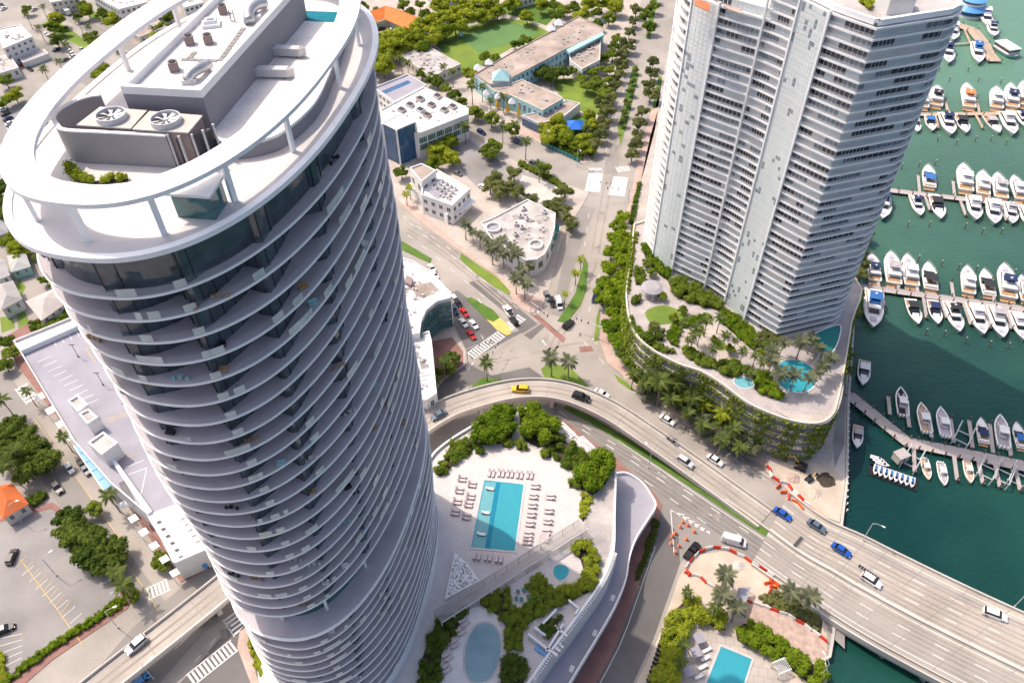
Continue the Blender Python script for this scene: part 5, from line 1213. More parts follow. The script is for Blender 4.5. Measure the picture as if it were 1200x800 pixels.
# --- flat roofs near the blue building
bldg('flat_roof_block', 'single storey block with a wide plain grey roof beside the orange roofed building', 'building', [(470,66),(502,55),(540,76),(506,91)], 5, 'cream_wall', 'roof_grey', .5, win=dict(rows=1, w=1.5, gap=1.4))
pk, _ = bldg('parking_deck', 'parking deck with a dark blue stripe on its pale roof', 'building', [(438,104),(478,88),(500,101),(462,121)], 8, 'white_wall', 'parking_roof', .7, win=dict(rows=2, w=2.2, gap=1.0))
sub(pk, 'roof_strip', [(447,107),(478,94),(482,97),(452,110)], 8.02, 8.06, 'glass_blue')
# --- blue glass building
bb, bp_ = bldg('office_block', 'white office block with long teal window bands and a crowded roof', 'building', [(446,130),(497,103),(549,128),(549,135),(490,158),(450,150)], 12, 'white_wall', 'roof_white', .6)
tw = [(448,145),(470,134),(487,143.5),(464.5,153)]
bt, tp = bldg('stair_tower', 'square dark blue glass tower with a white roof beside the office block', 'building', tw, 17, 'glass_blue', 'roof_white', .35, pm='white')
for i in range(4):
    a = Vector(tp[i]); mb = MB(); mb.box((a.x, a.y, 8.5), (.7, .7, 17)); mb.build('corner_post', 'white_wall', bt)
    b = Vector(tp[(i+1) % 4])
    for k in range(1, 7):
        q = a.lerp(b, k/7); mb = MB(); e = b-a; mb.box((q.x, q.y, 8.4), (.09, .16, 16.6), math.atan2(e.y, e.x)); mb.build('mullion', 'dark_metal', bt)
A, B = P(490,158,12), P(549,135,12)
e = (B-A); L_ = e.length; u = e/L_; nn = Vector((u.y, -u.x, 0)); ang = math.atan2(u.y, u.x)
for r_ in range(2):
    for k in range(6):
        q = A+u*(L_*(k+.5)/6)+nn*.06; mb = MB(); mb.box((q.x, q.y, 5.4+r_*3.3), (L_/6-.7, .12, 2.5), ang); w_ = mb.build('window', 'glass_teal', bb)
        for j in (-1, 0, 1):
            p_ = q+u*j*L_/24; mb = MB(); mb.box((p_.x+nn.x*.07, p_.y+nn.y*.07, 5.4+r_*3.3), (.1, .1, 2.5), ang); mb.build('mullion', 'white_wall', w_)
for k, (a, b, m) in enumerate(((480,122,'roof_grey'),(492,115,'roof_grey'),(505,122,'sidewalk_pink'),(520,128,'roof_grey'),(500,134,'sidewalk_pink'),(470,128,'roof_grey'),(512,112,'concrete'),(530,124,'concrete'),(492,128,'galv'))):
    p = [(a-5,b),(a,b-3),(a+6,b),(a+1,b+3.4)]; z_ = 12; c = P(a, b, 12); t = thing('rooftop_box', ('grey plant box on the office block roof', 'pink plant box on the office block roof', 'pale concrete plant box on the office block roof', 'silver plant box on the office block roof')[{'roof_grey': 0, 'sidewalk_pink': 1, 'concrete': 2, 'galv': 3}[m]], 'rooftop unit', (c.x, c.y, 12.02), 0, {'roof_grey': 'grey plant boxes', 'sidewalk_pink': 'pink plant boxes', 'concrete': 'concrete plant boxes', 'galv': 'silver plant boxes'}[m])
    mb = MB(); mb.prism([(v.x, v.y) for v in PP(p, 13)], 12.02, 13.2); mb.build('box', m, t); mb = MB(); mb.prism(offset(ccw([(v.x, v.y) for v in PP(p, 13)]), .3), 13.2, 13.35); mb.build('lid', 'dark_metal', t)
# --- white corner shop
ws, wp = bldg('corner_shop', 'white two storey shop with a corner tower and a roof full of air conditioners', 'building', [(496,214),(512,200),(551,223),(530,243),(494,230)], 8.5, 'white_wall', 'roof_white', .9, win=dict(rows=2, w=1.8, gap=1.3))
sub(ws, 'tower', [(480,198),(494,193),(511,201),(494,214)], .1, 12, 'white_wall'); q = ccw([(v.x, v.y) for v in PP([(480,198),(494,193),(511,201),(494,214)], 12)])
mb = MB(); mb.ring(q, offset(q, .4), 12, 12.7); mb.build('tower_parapet', 'white', ws); mb = MB(); mb.prism(offset(q, .41), 12, 12.03); mb.build('tower_roof', 'roof_tan', ws)
windows_on(ws, [tuple(p) for p in q], 5, 11, 1, 2.2, 1.5)
sub(ws, 'entrance_canopy', [(528,246),(552,232),(558,236),(534,252)], 4.2, 4.5, 'white'); sub(ws, 'roof_patch', [(500,224),(512,217),(524,228),(513,234)], 8.53, 8.56, 'parking_roof')
sub(ws, 'wing', [(478,216),(492,208),(534,240),(524,252)], .1, 4.6, 'white_wall')
k = 0
for a in range(3):
    for b in range(4): ac(519+b*5-a*3.4, 214+b*3+a*3.6, 8.55, 'grey air conditioner in the cluster on the white corner shop roof', 1.0, grp='corner shop air conditioners')
# --- grey roofed pharmacy-like block at the crossing
rb, rbp = bldg('corner_store', 'low store with a wide pale grey roof, round corner and teal awnings at the crossing', 'building', [(563,262),(580,255),(618,234.5),(651,251),(650,268),(645,286),(638,299),(629,305),(617,306),(603,299),(576,281)], 7.5, 'white_wall', 'roof_grey', .6, win=dict(rows=1, w=2.4, gap=1.4, hf=.45))
for (a, b, r_) in ((578,268,2.9), (628,288,2.6)):
    c = P(a, b, 7.6); circ = [Vector((c.x+r_*math.cos(2*PI*j/28), c.y+r_*math.sin(2*PI*j/28))) for j in range(28)]; ci = [Vector((c.x+(r_-.4)*math.cos(2*PI*j/28), c.y+(r_-.4)*math.sin(2*PI*j/28))) for j in range(28)]
    mb = MB(); mb.ring(circ, ci, 7.5, 8.6); mb.build('round_parapet', 'white_wall', rb); mb = MB(); mb.prism(ci, 7.53, 7.6); mb.build('round_roof', 'roof_grey' if a > 600 else 'roof_slate', rb)
for k, (a, b, dx, dy) in enumerate(((651,262,-1,8),(649,272,-2,8),(645,284,-3,8),(588,291,7,4),(597,297,7,4),(611,306,8,2))):
    A, B = P(a, b, 4.2), P(a+dx, b+dy, 4.2); e = (B-A).normalized(); nn = Vector((e.y, -e.x, 0)); nn = nn if nn.y < 0 or a > 640 else -nn
    if a > 640: nn = Vector((abs(nn.x), nn.y, 0))
    t = thing('shop_awning', 'teal fabric awning along the wall of the grey roofed store', 'awning', (A.x, A.y, 3), 0, 'teal awnings of the store'); mb = MB(); o = nn*1.6
    vs = [A, B, B+o+Vector((0,0,-1.1)), A+o+Vector((0,0,-1.1))]; vs2 = [v+Vector((0,0,-.08)) for v in vs]; mb.add(vs+vs2, [(0,1,2,3),(7,6,5,4),(0,3,7,4),(1,0,4,5),(2,1,5,6),(3,2,6,7)]); mb.build('fabric', 'teal', t)
    mb = MB(); mb.tube([tuple(A+Vector((0,0,-.9))), tuple(A+o+Vector((0,0,-1.15)))], .04, 5); mb.tube([tuple(B+Vector((0,0,-.9))), tuple(B+o+Vector((0,0,-1.15)))], .04, 5); mb.build('brackets', 'galv', t)
for (a, b) in ((614,246),(610,255),(618,258),(605,264),(612,268),(604,276),(638,250)): ac(a, b, 7.55, 'pale air conditioner on the wide grey roof of the corner store', 1.3, grp='corner store air conditioners')
# --- white building with a curved glass front beside the tall tower
wb, _ = bldg('curved_office', 'white modern building with a curved teal glass front beside the tall tower', 'building', [(460,300),(485,308),(505,320),(529,345),(528,351),(512,355),(500,365),(494,378),(492,392),(470,396),(450,350)], 13, 'white_wall', 'roof_white', .9)
gp = [(v.x, v.y) for v in PP(cpx([(528,352),(512,357),(501,367),(495,380),(493,392)], 3), 12.8)]
for i in range(len(gp)-1):
    mb = MB(); a, b = Vector(gp[i]), Vector(gp[i+1]); n_ = Vector((b.y-a.y, a.x-b.x)).normalized(); s_ = 1 if n_.x > 0 else -1; a, b = a+n_*s_*.3, b+n_*s_*.3
    for r_ in range(3): 
        mb = MB(); mb.wall([(a.x, a.y), (b.x, b.y)], 1+r_*4, 4.4+r_*4, .12); mb.build('curved_pane', 'glass_teal', wb)
wb2, _ = bldg('white_annex', 'tall plain white annex wall beside the curved glass office', 'building', [(468,398),(490,393),(503,389),(506,400),(512,462),(500,470),(480,470)], 11, 'white_wall', 'roof_white', .7, win=dict(rows=2, w=1.3, gap=3))
sub(wb, 'roof_unit', [(476,322),(484,326),(482,334),(474,330)], 13, 14.5, 'brown_unit'); sub(wb, 'roof_terrace', [(480,335),(505,330),(515,340),(496,350),(488,346)], 13.02, 13.06, 'roof_tan')
# --- turquoise school
sc1, s1 = bldg('school_building', 'long tan roofed school wing with turquoise walls beside the lawn', 'school', [(556,88),(600,62),(638,42),(678,20),(708,34),(706,41),(664,58),(640,71),(600,92),(596,98),(575,100)], 8.5, 'turquoise', 'roof_tan', .5, pm='roof_tan', win=dict(rows=2, w=1.6, gap=1.2, glass='glass_blue'))
sc2, s2 = bldg('school_building', 'front tan roofed school wing with stepped white gables and yellow cones', 'school', [(556,90),(596,100),(612,94),(660,116),(636,130),(600,113),(580,108)], 7.5, 'turquoise', 'roof_tan', .5, pm='cream_wall', win=dict(rows=1, w=1.6, gap=1.4, glass='glass_blue'))
sc3, s3 = bldg('school_building', 'short tan roofed school wing nearest the avenue', 'school', [(667,61),(704,43),(703,71),(682,82),(668,72)], 7, 'white_wall', 'roof_tan', .5, win=dict(rows=1, w=1.6, gap=1.4))
sc4, s4 = bldg('school_building', 'low school entrance block with a blue and white mural wall', 'school', [(612,136),(640,130),(664,118),(680,122),(660,138),(632,146)], 4.5, 'white_wall', 'roof_tan', .5)
p = PP([(612,138),(632,147)], 4.4); a, b = p; mb = MB(); n_ = Vector((b.y-a.y, a.x-b.x, 0)).normalized(); mb.wall([((a.x+n_.x*.12), a.y+n_.y*.12), (b.x+n_.x*.12, b.y+n_.y*.12)], .6, 4.2, .08); mb.build('mural', 'glass_blue', sc4)
sub(sc1, 'blue_parapet', [(664,58),(706,38),(708,41),(667,62)], 8.5, 9.6, 'turquoise')
def pyramid(t, name, px, py, s, z0, z1, m, base=None):
    c = P(px, py, z0); mb = MB(); vs = [(c.x-s, c.y-s, z0), (c.x+s, c.y-s, z0), (c.x+s, c.y+s, z0), (c.x-s, c.y+s, z0), (c.x, c.y, z1)]; mb.add(vs, [(0,1,4),(1,2,4),(2,3,4),(3,0,4),(3,2,1,0)]); o = mb.build(name, m, t)
    if base: mb = MB(); mb.box((c.x, c.y, z0-.8), (2*s-.6, 2*s-.6, 1.6)); mb.build(name+'_base', base, t)
pyramid(sc1, 'pyramid_roof', 587, 90, 4.2, 10, 14, 'turquoise', 'white_wall'); pyramid(sc1, 'pyramid_roof', 573, 74, 2, 9.2, 11.5, 'white'); pyramid(sc1, 'pyramid_roof', 560, 80, 2, 9.2, 11.5, 'white'); pyramid(sc1, 'pyramid_roof', 655, 28, 2.4, 9.2, 12, 'white'); pyramid(sc1, 'pyramid_roof', 646, 34, 2.2, 9.2, 11.5, 'white')
for (a, b) in ((570,110),(584,114),(600,120)): pyramid(sc2, 'gable_peak', a, b, 1.6, 7.6, 10, 'white')
for k, (a, b) in enumerate(((583,128),(595,133),(608,138))):
    c = P(a, b, 0); t = thing('yellow_cone', ('tall yellow cone ornament in front of the school, one of three', )[0], 'ornament', (c.x, c.y, .15), 0, 'yellow cones by the school'); mb = MB(); mb.cyl((0,0,1.0), 1.0, 5.5, 16, 0, .12); link('cone', mb.mesh('cone', 'yellow'), t); mb = MB(); mb.cyl((0,0,0), .4, 1.05, 10); link('stem', mb.mesh('stem', 'white_wall'), t)
c = P(673,154,0); t = thing('shade_tent', 'bright blue pyramid shade tent in the school playground', 'tent', (c.x, c.y, .15)); mb = MB(); mb.add([(-4,-4,3),(4,-4,3),(4,4,3),(-4,4,3),(0,0,5.6)], [(0,1,4),(1,2,4),(2,3,4),(3,0,4)]); link('canopy', mb.mesh('canopy', 'blue_fabric'), t)
for sx in (-1, 1):
    for sy in (-1, 1): mb = MB(); mb.cyl((sx*3.8, sy*3.8, 0), .1, 3.05, 8); link('post', mb.mesh('post', 'galv'), t)
for k, (a, b, s_, lab) in enumerate(((702,20,5,'turquoise flat roofed hut at the far corner of the school'), (540,36,2.2,'small teal kiosk at the edge of the sports field'))):
    c = P(a, b, 3); t = thing('kiosk', lab, 'hut', (c.x, c.y, .15)); mb = MB(); mb.box((0,0,1.5), (s_, s_*.8, 3)); link('wall', mb.mesh('wall', 'turquoise'), t); mb = MB(); mb.box((0,0,3.1), (s_+.6, s_*.8+.6, .25)); link('roof', mb.mesh('roof', 'roof_tan'), t); mb = MB(); mb.box((0,-s_*.4-.03,1.1), (1, .06, 2)); link('door', mb.mesh('door', 'white_wall'), t)
# fence of the school
f_ = [P(a, b, 0) for a, b in ((634,170),(660,182),(680,192))]
fe = thing('school_fence', 'teal screened fence along the school pavement', 'fence', tuple(f_[0])); mb = MB(); mb.wall([(v.x, v.y) for v in f_], .3, 2.3, .06); mb.build('screen', 'teal', fe)
for k in range(12):
    q = f_[0].lerp(f_[2], k/11); mb = MB(); mb.cyl((q.x, q.y, .1), .06, 2.3, 6); mb.build('post', 'galv', fe)
# --- hotel terrace by the water, bottom right
pool('hotel_pool', 'bright blue rectangular pool on the hotel terrace by the water', [(845,757),(881,772),(862,830),(822,815)], .2, 'pool_tile', .5)
mb = MB(); mb.sheet(PP(cpx([(800,742),(815,734),(835,737),(850,742),(880,752),(920,780),(926,800),(920,840),(780,840),(792,790)], 3, True), .16), .165); structure('pool_terrace', mb, 'sidewalk_pale')
mb = MB(); mb.sheet(PP(cpx([(878,710),(900,713),(925,722),(950,738),(965,752),(968,768),(945,775),(922,755),(900,740),(872,728)], 3, True), .16), .168); structure('brick_plaza', mb, 'pavers')
wc = PP([(866,688),(880,687),(869,724),(856,722)], 3.2); cv = thing('covered_walk', 'white flat canopy over the walkway into the hotel garden', 'canopy', (wc[0].x, wc[0].y, .15)); mb = MB(); mb.prism([(v.x, v.y) for v in wc], 3.0, 3.2); mb.build('roof', 'parking_roof', cv)
for v in wc: mb = MB(); mb.cyl((v.x, v.y, .15), .1, 2.9, 8); mb.build('post', 'white', cv)
c = P(916,780,2.5); t = thing('pergola', 'small white pergola on the hotel pool terrace', 'pergola', (c.x, c.y, .17), .35)
for sx in (-1, 1):
    for sy in (-1, 1): mb = MB(); mb.box((sx*1.6, sy*1.4, 1.2), (.18, .18, 2.4)); link('post', mb.mesh('post', 'white'), t)
    mb = MB(); mb.box((0, sx*1.4, 2.45), (3.6, .16, .2)); link('beam', mb.mesh('beam', 'white'), t)
for k in range(9): mb = MB(); mb.box((-1.6+k*.4, 0, 2.6), (.09, 3.2, .12)); link('slat', mb.mesh('slat', 'white'), t)
A, B, C_ = P(756,800,.2), P(776,740,.2), P(784,730,.2)
fe = thing('garden_fence', 'dark slatted fence between the side road and the hotel hedge', 'fence', tuple(A))
for k in range(13):
    q = A.lerp(B, k/12); mb = MB(); mb.box((q.x+1.2, q.y, .9), (2.2, .12, 1.5), -.5); mb.build('slat', 'dark_metal', fe)
mb = MB(); mb.wall([(A.x, A.y), (B.x, B.y), (C_.x, C_.y)], .1, .8, .3); mb.build('kerb_wall', 'concrete', fe)
for k, (a, b) in enumerate(((828,762),(826,772),(823,782),(819,793))):
    c = P(a, b, .2); put(LG, 'white sun lounger beside the bright blue hotel pool', 'sun lounger', (c.x, c.y, .2), .4, 1.2, 'hotel loungers', {'mattress': (.8,.8,.82,1), 'backrest': (.8,.8,.82,1)})
for k, (a, b) in enumerate(((814,768),(806,790),(818,752))):
    c = P(a, b, .2); t = thing('sunshade_mat', 'grey square shade sail beside the hotel pool', 'shade', (c.x, c.y, .17), .3, 'hotel shade sails'); mb = MB(); mb.box((0,0,2.3), (2.4,2.4,.06)); link('sail', mb.mesh('sail', 'parking_roof'), t); mb = MB(); mb.cyl((0,0,0), .06, 2.3, 8); link('pole', mb.mesh('pole', 'galv'), t)
# ------------------------------------------------------------ marina
WZ = -1.5
def hull_mesh(L, B, Hh, full=.55, name='hull', sheer=.3):
    mb = MB(); n = 13; tops = []; bots = []
    for i in range(n):
        s = i/(n-1); x = L*(s-.5); b = B/2*((.9+.1*min(s/.3, 1)) if s < full else max(.02, 1-((s-full)/(1-full))**2.3)); z = Hh*(1+sheer*s*s)
        tops.append((x, b, z)); bots.append((x - (L*.06*s), b*(.86-.25*s), -.35))
    T = tops; Bt = bots; vs = [(x, b, z) for x, b, z in T]+[(x, -b, z) for x, b, z in T]+[(x, b, z) for x, b, z in Bt]+[(x, -b, z) for x, b, z in Bt]; fs = []
    for i in range(n-1): fs += [(i+1, i, 2*n+i, 2*n+i+1), (n+i, n+i+1, 3*n+i+1, 3*n+i), (2*n+i+1, 2*n+i, 3*n+i, 3*n+i+1)]
    fs += [(0, n, 3*n, 2*n), (2*n-1, n-1, 3*n-1, 4*n-1)]; mb.add(vs, fs)
    return mb, T
def deck_from(T, dz=-.12, k=.93, s0=0, s1=99):
    mb = MB(); Q = T[s0:s1]; n = len(Q); vs = [(x, b*k, z+dz) for x, b, z in Q]+[(x, -b*k, z+dz) for x, b, z in Q]; mb.add(vs, [(n+i, n+i+1, i+1, i) for i in range(n-1)]); return mb
def rails_from(T, s0=5): 
    mb = MB()
    for sg in (1, -1): mb.tube([(x, sg*b*.97, z+.55) for x, b, z in T[s0:]], .035, 5); 
    for x, b, z in T[s0::2]:
        for sg in (1, -1): mb.tube([(x, sg*b*.97, z-.05), (x, sg*b*.97, z+.55)], .03, 5)
    return mb
def rim_from(T, w_=.16):
    mb = MB(); n = len(T); o = [(x, b, z) for x, b, z in T]; i_ = [(x-.1, max(b-w_, .01), z) for x, b, z in T]
    for sg in (1, -1):
        vs = [(x, sg*b, z+.02) for x, b, z in o]+[(x, sg*b, z+.02) for x, b, z in i_]; mb.add(vs, [((n+k, n+k+1, k+1, k) if sg > 0 else (k, k+1, n+k+1, n+k)) for k in range(n-1)])
    return mb
def cabin(mb, x0, x1, w0, w1, z0, z1, rake=.5, mi=0):
    """tapering cabin block, longer below, raked front"""
    vs = [(x0,-w0/2,z0),(x1,-w1/2,z0),(x1,w1/2,z0),(x0,w0/2,z0),(x0+.15,-w0*.43,z1),(x1-rake,-w1*.38,z1),(x1-rake,w1*.38,z1),(x0+.15,w0*.43,z1)]
    mb.add(vs, [(0,1,5,4),(1,2,6,5),(2,3,7,6),(3,0,4,7),(4,5,6,7)], mi)
def boat_yacht():
    t = thing('motor_yacht', 'x', 'yacht'); L, B, Hh = 16.0, 4.6, 1.5
    mb, T = hull_mesh(L, B, Hh); link('hull', mb.mesh('hull', 'hull_paint', True), t); link('deck', deck_from(T).mesh('deck', 'white_plastic'), t); link('gunwale', rim_from(T).mesh('gunwale', 'white_plastic'), t); link('bow_rail', rails_from(T, 7).mesh('bow_rail', 'galv'), t)
    mb = MB(); cabin(mb, -4.6, 3.6, 3.7, 3.0, 1.45, 2.0, .5); c = link('cabin', mb.mesh('cabin', 'white_plastic'), t)
    mb = MB(); cabin(mb, -4.4, 3.0, 3.5, 2.5, 2.0, 2.75, 1.3); link('windscreen', mb.mesh('windscreen', 'car_glass'), t)
    mb = MB(); cabin(mb, -5.6, 1.6, 3.7, 2.8, 2.76, 2.95, .2); f = link('flybridge', mb.mesh('flybridge', 'white_plastic'), t)
    mb = MB(); mb.box((-1.2, 0, 3.2), (2.6, 2.6, .5), 0, 0, .9); link('helm_seats', mb.mesh('helm_seats', 'canvas'), f)
    mb = MB(); mb.box((-2.2, 0, 4.35), (3.2, 2.9, .14)); link('hardtop', mb.mesh('hardtop', 'canvas'), t)
    mb = MB()
    for sx in (-3.5, -1.0):
        for sy in (-1.2, 1.2): mb.tube([(sx, sy, 2.9), (sx+.2, sy, 4.3)], .06, 6)
    link('hardtop_posts', mb.mesh('hardtop_posts', 'white_plastic'), t)
    mb = MB(); mb.box((-8.6, 0, .25), (1.5, 3.6, .12)); link('swim_platform', mb.mesh('swim_platform', 'teak'), t)
    mb = MB(); mb.box((-6.2, 0, 1.35), (2.4, 3.4, .1)); link('cockpit_floor', mb.mesh('cockpit_floor', 'teak'), t)
    mb = MB(); mb.box((4.9, 0, 1.85), (1.9, 1.5, .18), 0, 0, .9); link('sun_pad', mb.mesh('sun_pad', 'canvas'), t)
    mb = MB(); mb.tube([(-3.2, 0, 4.4), (-3.5, 0, 5.6)], .05, 5); mb.cyl((-2.6, 0, 4.45), .3, .25, 10); link('radar_mast', mb.mesh('radar_mast', 'white_plastic'), t)
    freeze(t); return t
def boat_express():
    t = thing('sport_cruiser', 'x', 'boat'); L, B, Hh = 13.0, 3.9, 1.2
    mb, T = hull_mesh(L, B, Hh, .5); link('hull', mb.mesh('hull', 'hull_paint', True), t); link('deck', deck_from(T).mesh('deck', 'white_plastic'), t); link('gunwale', rim_from(T).mesh('gunwale', 'white_plastic'), t); link('bow_rail', rails_from(T, 7).mesh('bow_rail', 'galv'), t)
    mb = MB(); cabin(mb, -.5, 4.2, 2.9, 1.8, 1.15, 1.75, 1.2); link('foredeck', mb.mesh('foredeck', 'white_plastic'), t)
    mb = MB(); cabin(mb, -1.2, 2.2, 3.2, 2.6, 1.3, 2.2, 1.5); link('windscreen', mb.mesh('windscreen', 'car_glass'), t)
    mb = MB(); mb.box((-3.7, 0, 1.15), (4.6, 3.0, .06)); link('cockpit_floor', mb.mesh('cockpit_floor', 'teak'), t)
    mb = MB(); mb.box((-5.4, 0, 1.4), (.8, 2.8, .55)); mb.box((-3.2, 1.2, 1.4), (2.4, .6, .5)); mb.box((-2.2, -.9, 1.45), (1.0, .9, .6)); link('seats', mb.mesh('seats', 'canvas'), t)
    mb = MB(); mb.box((-2.2, 0, 2.6), (3.4, 2.9, .1)); link('bimini', mb.mesh('bimini', 'canvas'), t)
    mb = MB()
    for sx in (-3.6, -.8):
        for sy in (-1.35, 1.35): mb.tube([(sx, sy, 1.2), (sx, sy, 2.58)], .05, 5)
    link('bimini_posts', mb.mesh('bimini_posts', 'galv'), t)
    mb = MB(); mb.box((-7.0, 0, .25), (1.1, 3.0, .12)); link('swim_platform', mb.mesh('swim_platform', 'teak'), t)
    freeze(t); return t
def boat_console():
    t = thing('centre_console_boat', 'x', 'boat'); L, B, Hh = 11.0, 3.3, 1.1
    mb, T = hull_mesh(L, B, Hh, .5); link('hull', mb.mesh('hull', 'hull_paint', True), t); link('deck', deck_from(T, -.55, .9).mesh('deck', 'canvas'), t); link('gunwale', rim_from(T, .34).mesh('gunwale', 'white_plastic'), t)
    mb = MB(); mb.box((-.6, 0, 1.2), (1.6, 1.1, 1.3), 0, 0, .85); link('console', mb.mesh('console', 'white_plastic'), t)
    mb = MB(); mb.box((-1.0, 0, 2.55), (2.6, 2.1, .1)); link('t_top', mb.mesh('t_top', 'white_plastic'), t)
    mb = MB()
    for sx in (-2.0, 0):
        for sy in (-.8, .8): mb.tube([(sx, sy, .6), (sx, sy, 2.5)], .05, 5)
    link('t_top_posts', mb.mesh('t_top_posts', 'galv'), t)
    mb = MB(); mb.box((-2.4, 0, .95), (.7, 1.4, .7)); mb.box((2.0, .65, .85), (1.8, .4, .4)); mb.box((2.0, -.65, .85), (1.8, .4, .4)); link('seats', mb.mesh('seats', 'lounger_fabric'), t)
    for sy in (-.8, 0, .8): mb = MB(); mb.box((-5.9, sy, .95), (.75, .5, .7), 0, 0, .8); mb.box((-5.85, sy, .2), (.3, .2, 1.1)); link('outboard_engine', mb.mesh('outboard_engine', 'white_plastic'), t)
    freeze(t); return t
BY, BE, BC = boat_yacht(), boat_express(), boat_console()
LEN = {BY.name: 17.2, BE.name: 13.8, BC.name: 11.8}
W_ = (.80,.79,.80,1); CV = {'white': (.78,.77,.78,1), 'navy': (.02,.035,.10,1), 'black': (.03,.03,.035,1), 'blue': (.03,.14,.40,1), 'grey': (.38,.36,.38,1), 'tan': (.48,.34,.22,1), 'orange': (.70,.20,.06,1), 'lilac': (.45,.42,.50,1), 'teal': (.05,.38,.50,1)}
def boat(tmpl, stern, bow, cv, label, hull=W_, bmul=1.15):
    a, b = P(*stern, WZ), P(*bow, WZ); c = (a+b)/2; d = b-a; L = d.length; s = L/LEN[tmpl.name]
    put(tmpl, label, 'yacht' if tmpl is BY else 'boat', (c.x, c.y, WZ+.05), math.atan2(d.y, d.x)+rng.uniform(-.05, .05), (s, min(s, 1.25)*bmul, min(s, 1.2)), None, {'hull': hull, 'hardtop': CV[cv], 'helm_seats': CV[cv] if cv != 'white' else CV['lilac'], 'sun_pad': CV['lilac'], 'bimini': CV[cv], 'seats': CV['tan'] if cv in ('white', 'grey') else CV['white'], 'deck': CV[cv] if tmpl is BC else W_})
def berth(rows, dock, side):
    """boats along one side of a dock; each label says which berth, counted from the seawall end"""
    for k, (tm, st, bw, cv, extra) in enumerate(rows):
        kind = {BY.name: 'flybridge yacht', BE.name: 'sport cruiser', BC.name: 'centre console boat'}[tm.name]
        nm = {'white': 'white', 'navy': 'navy topped', 'black': 'black topped', 'blue': 'blue topped', 'grey': 'grey topped', 'tan': 'tan decked', 'orange': 'orange topped', 'lilac': 'lilac covered', 'teal': 'teal topped'}[cv]
        boat(tm, st, bw, cv, f'{nm} {kind}, {ORD[k]} from shore, {side} of {dock}')
def pier(name, label, line, half, fingers=(), m='dock_grey', z=-.35, pile=True):
    L = [P(a, b, z) for a, b in line]; t = thing(name, label, 'dock', tuple(L[0])); planks = 0
    mb = MB(); lft, rgt = ribbon(L, half-.12)
    n_ = len(L); mb.add([(p.x, p.y, z-.35) for p in lft]+[(p.x, p.y, z-.35) for p in rgt]+[(p.x, p.y, z-.12) for p in lft]+[(p.x, p.y, z-.12) for p in rgt], [f for i in range(n_-1) for f in ((3*n_+i, 3*n_+i+1, 2*n_+i+1, 2*n_+i), (i, i+1, 2*n_+i+1, 2*n_+i), (n_+i+1, n_+i, 3*n_+i, 3*n_+i+1))]); mb.build('frame', 'concrete_dark', t)
    pm = MB(); pm.box((0,0,0), (.92, half*2, .1)); me = pm.mesh('plank', m); cnt = 0
    for i in range(len(L)-1):
        a, b = L[i], L[i+1]; e = b-a; k = max(1, int(e.length/1.0))
        for j in range(k):
            q = a.lerp(b, (j+.5)/k); o = link('plank', me, t, (q.x-L[0].x, q.y-L[0].y, -.06+rng.uniform(-.012, .012)), math.atan2(e.y, e.x)+rng.uniform(-.01, .01)); o.scale.x = e.length/k/.95; cnt += 1
    for (a, b) in fingers:
        A, B = P(*a, z), P(*b, z); e = B-A; mb = MB(); q = Vector((-e.y, e.x, 0)).normalized()*.55; mb.prism([(v.x, v.y) for v in (A-q, B-q, B+q, A+q)], z-.3, z-.03); mb.build('finger', m, t)
        mb = MB(); mb.cyl((B.x, B.y, -4), .2, 5.6, 8); mb.build('piling', 'bark', t)
    for i in range(0, len(L)):
        for sg in (lft, rgt): mb = MB(); mb.cyl((sg[i].x, sg[i].y, -4), .22, 5.0, 8); mb.build('piling', 'bark', t)
    return t
def seg(a, b, n): return [(a[0]+(b[0]-a[0])*k/n, a[1]+(b[1]-a[1])*k/n) for k in range(n+1)]
pier('boat_dock', 'long grey dock of yachts nearest the green canopy, starting at the palm lined promenade', seg((1000,334),(1232,366),14), 1.5, [((1030,338),(1028,312)),((1052,341),(1056,312)),((1076,345),(1072,312)),((1118,350),(1115,330)),((1166,356),(1162,328)),((1034,340),(1036,362)),((1082,346),(1086,372)),((1102,348),(1110,372)),((1128,351),(1138,380)),((1154,356),(1160,384)),((1178,358),(1186,385))])
pier('boat_dock', 'grey dock of yachts behind the white tower, second from the bridge side', seg((1036,222),(1232,245),12), 1.5, [((1078,226),(1076,205)),((1119,231),(1117,212)),((1160,236),(1158,212)),((1084,229),(1090,246)),((1125,233),(1132,252)),((1172,238),(1180,258)),((1041,223),(1043,244))])
pier('boat_dock', 'tan dock of yachts in pale green water between the grey dock and the tan pier', seg((1070,134),(1232,132),8), 1.4, [((1112,134),(1108,118)),((1148,133),(1145,116)),((1144,135),(1152,150)),((1096,135),(1100,150))], 'wood_dock')
pier('boat_pier', 'broad tan timber pier with a blue floating restaurant at its end', [(1112,26),(1125,30),(1140,35),(1152,50),(1158,62),(1166,72)], 3.4, [((1115,52),(1140,50)),((1130,34),(1137,50))], 'wood_dock')
pier('boat_dock', 'wide grey service dock that bends out from the seawall nearest the bridge', seg((995,462),(1064,518),6)+seg((1076,520),(1232,552),10), 2.0, [((1043,485),(1041,464)),((1066,500),(1062,472)),((1092,512),(1088,482)),((1118,518),(1114,490)),((1140,524),(1136,492)),((1164,530),(1160,496)),((1185,534),(1181,500)),((1071,524),(1072,552)),((1118,532),(1122,562)),((1146,536),(1152,566)),((1166,542),(1172,570)),((1190,548),(1196,574))])
berth([(BY,(1024,333),(1020,300),'navy',0),(BY,(1046,337),(1042,298),'grey',0),(BY,(1067,339),(1061,301),'white',0),(BE,(1089,343),(1086,310),'black',0),(BY,(1135,348),(1130,314),'white',0),(BE,(1158,350),(1151,318),'black',0),(BY,(1181,354),(1173,312),'navy',0),(BY,(1202,357),(1195,325),'white',0)], 'dock by the green canopy', 'far side')
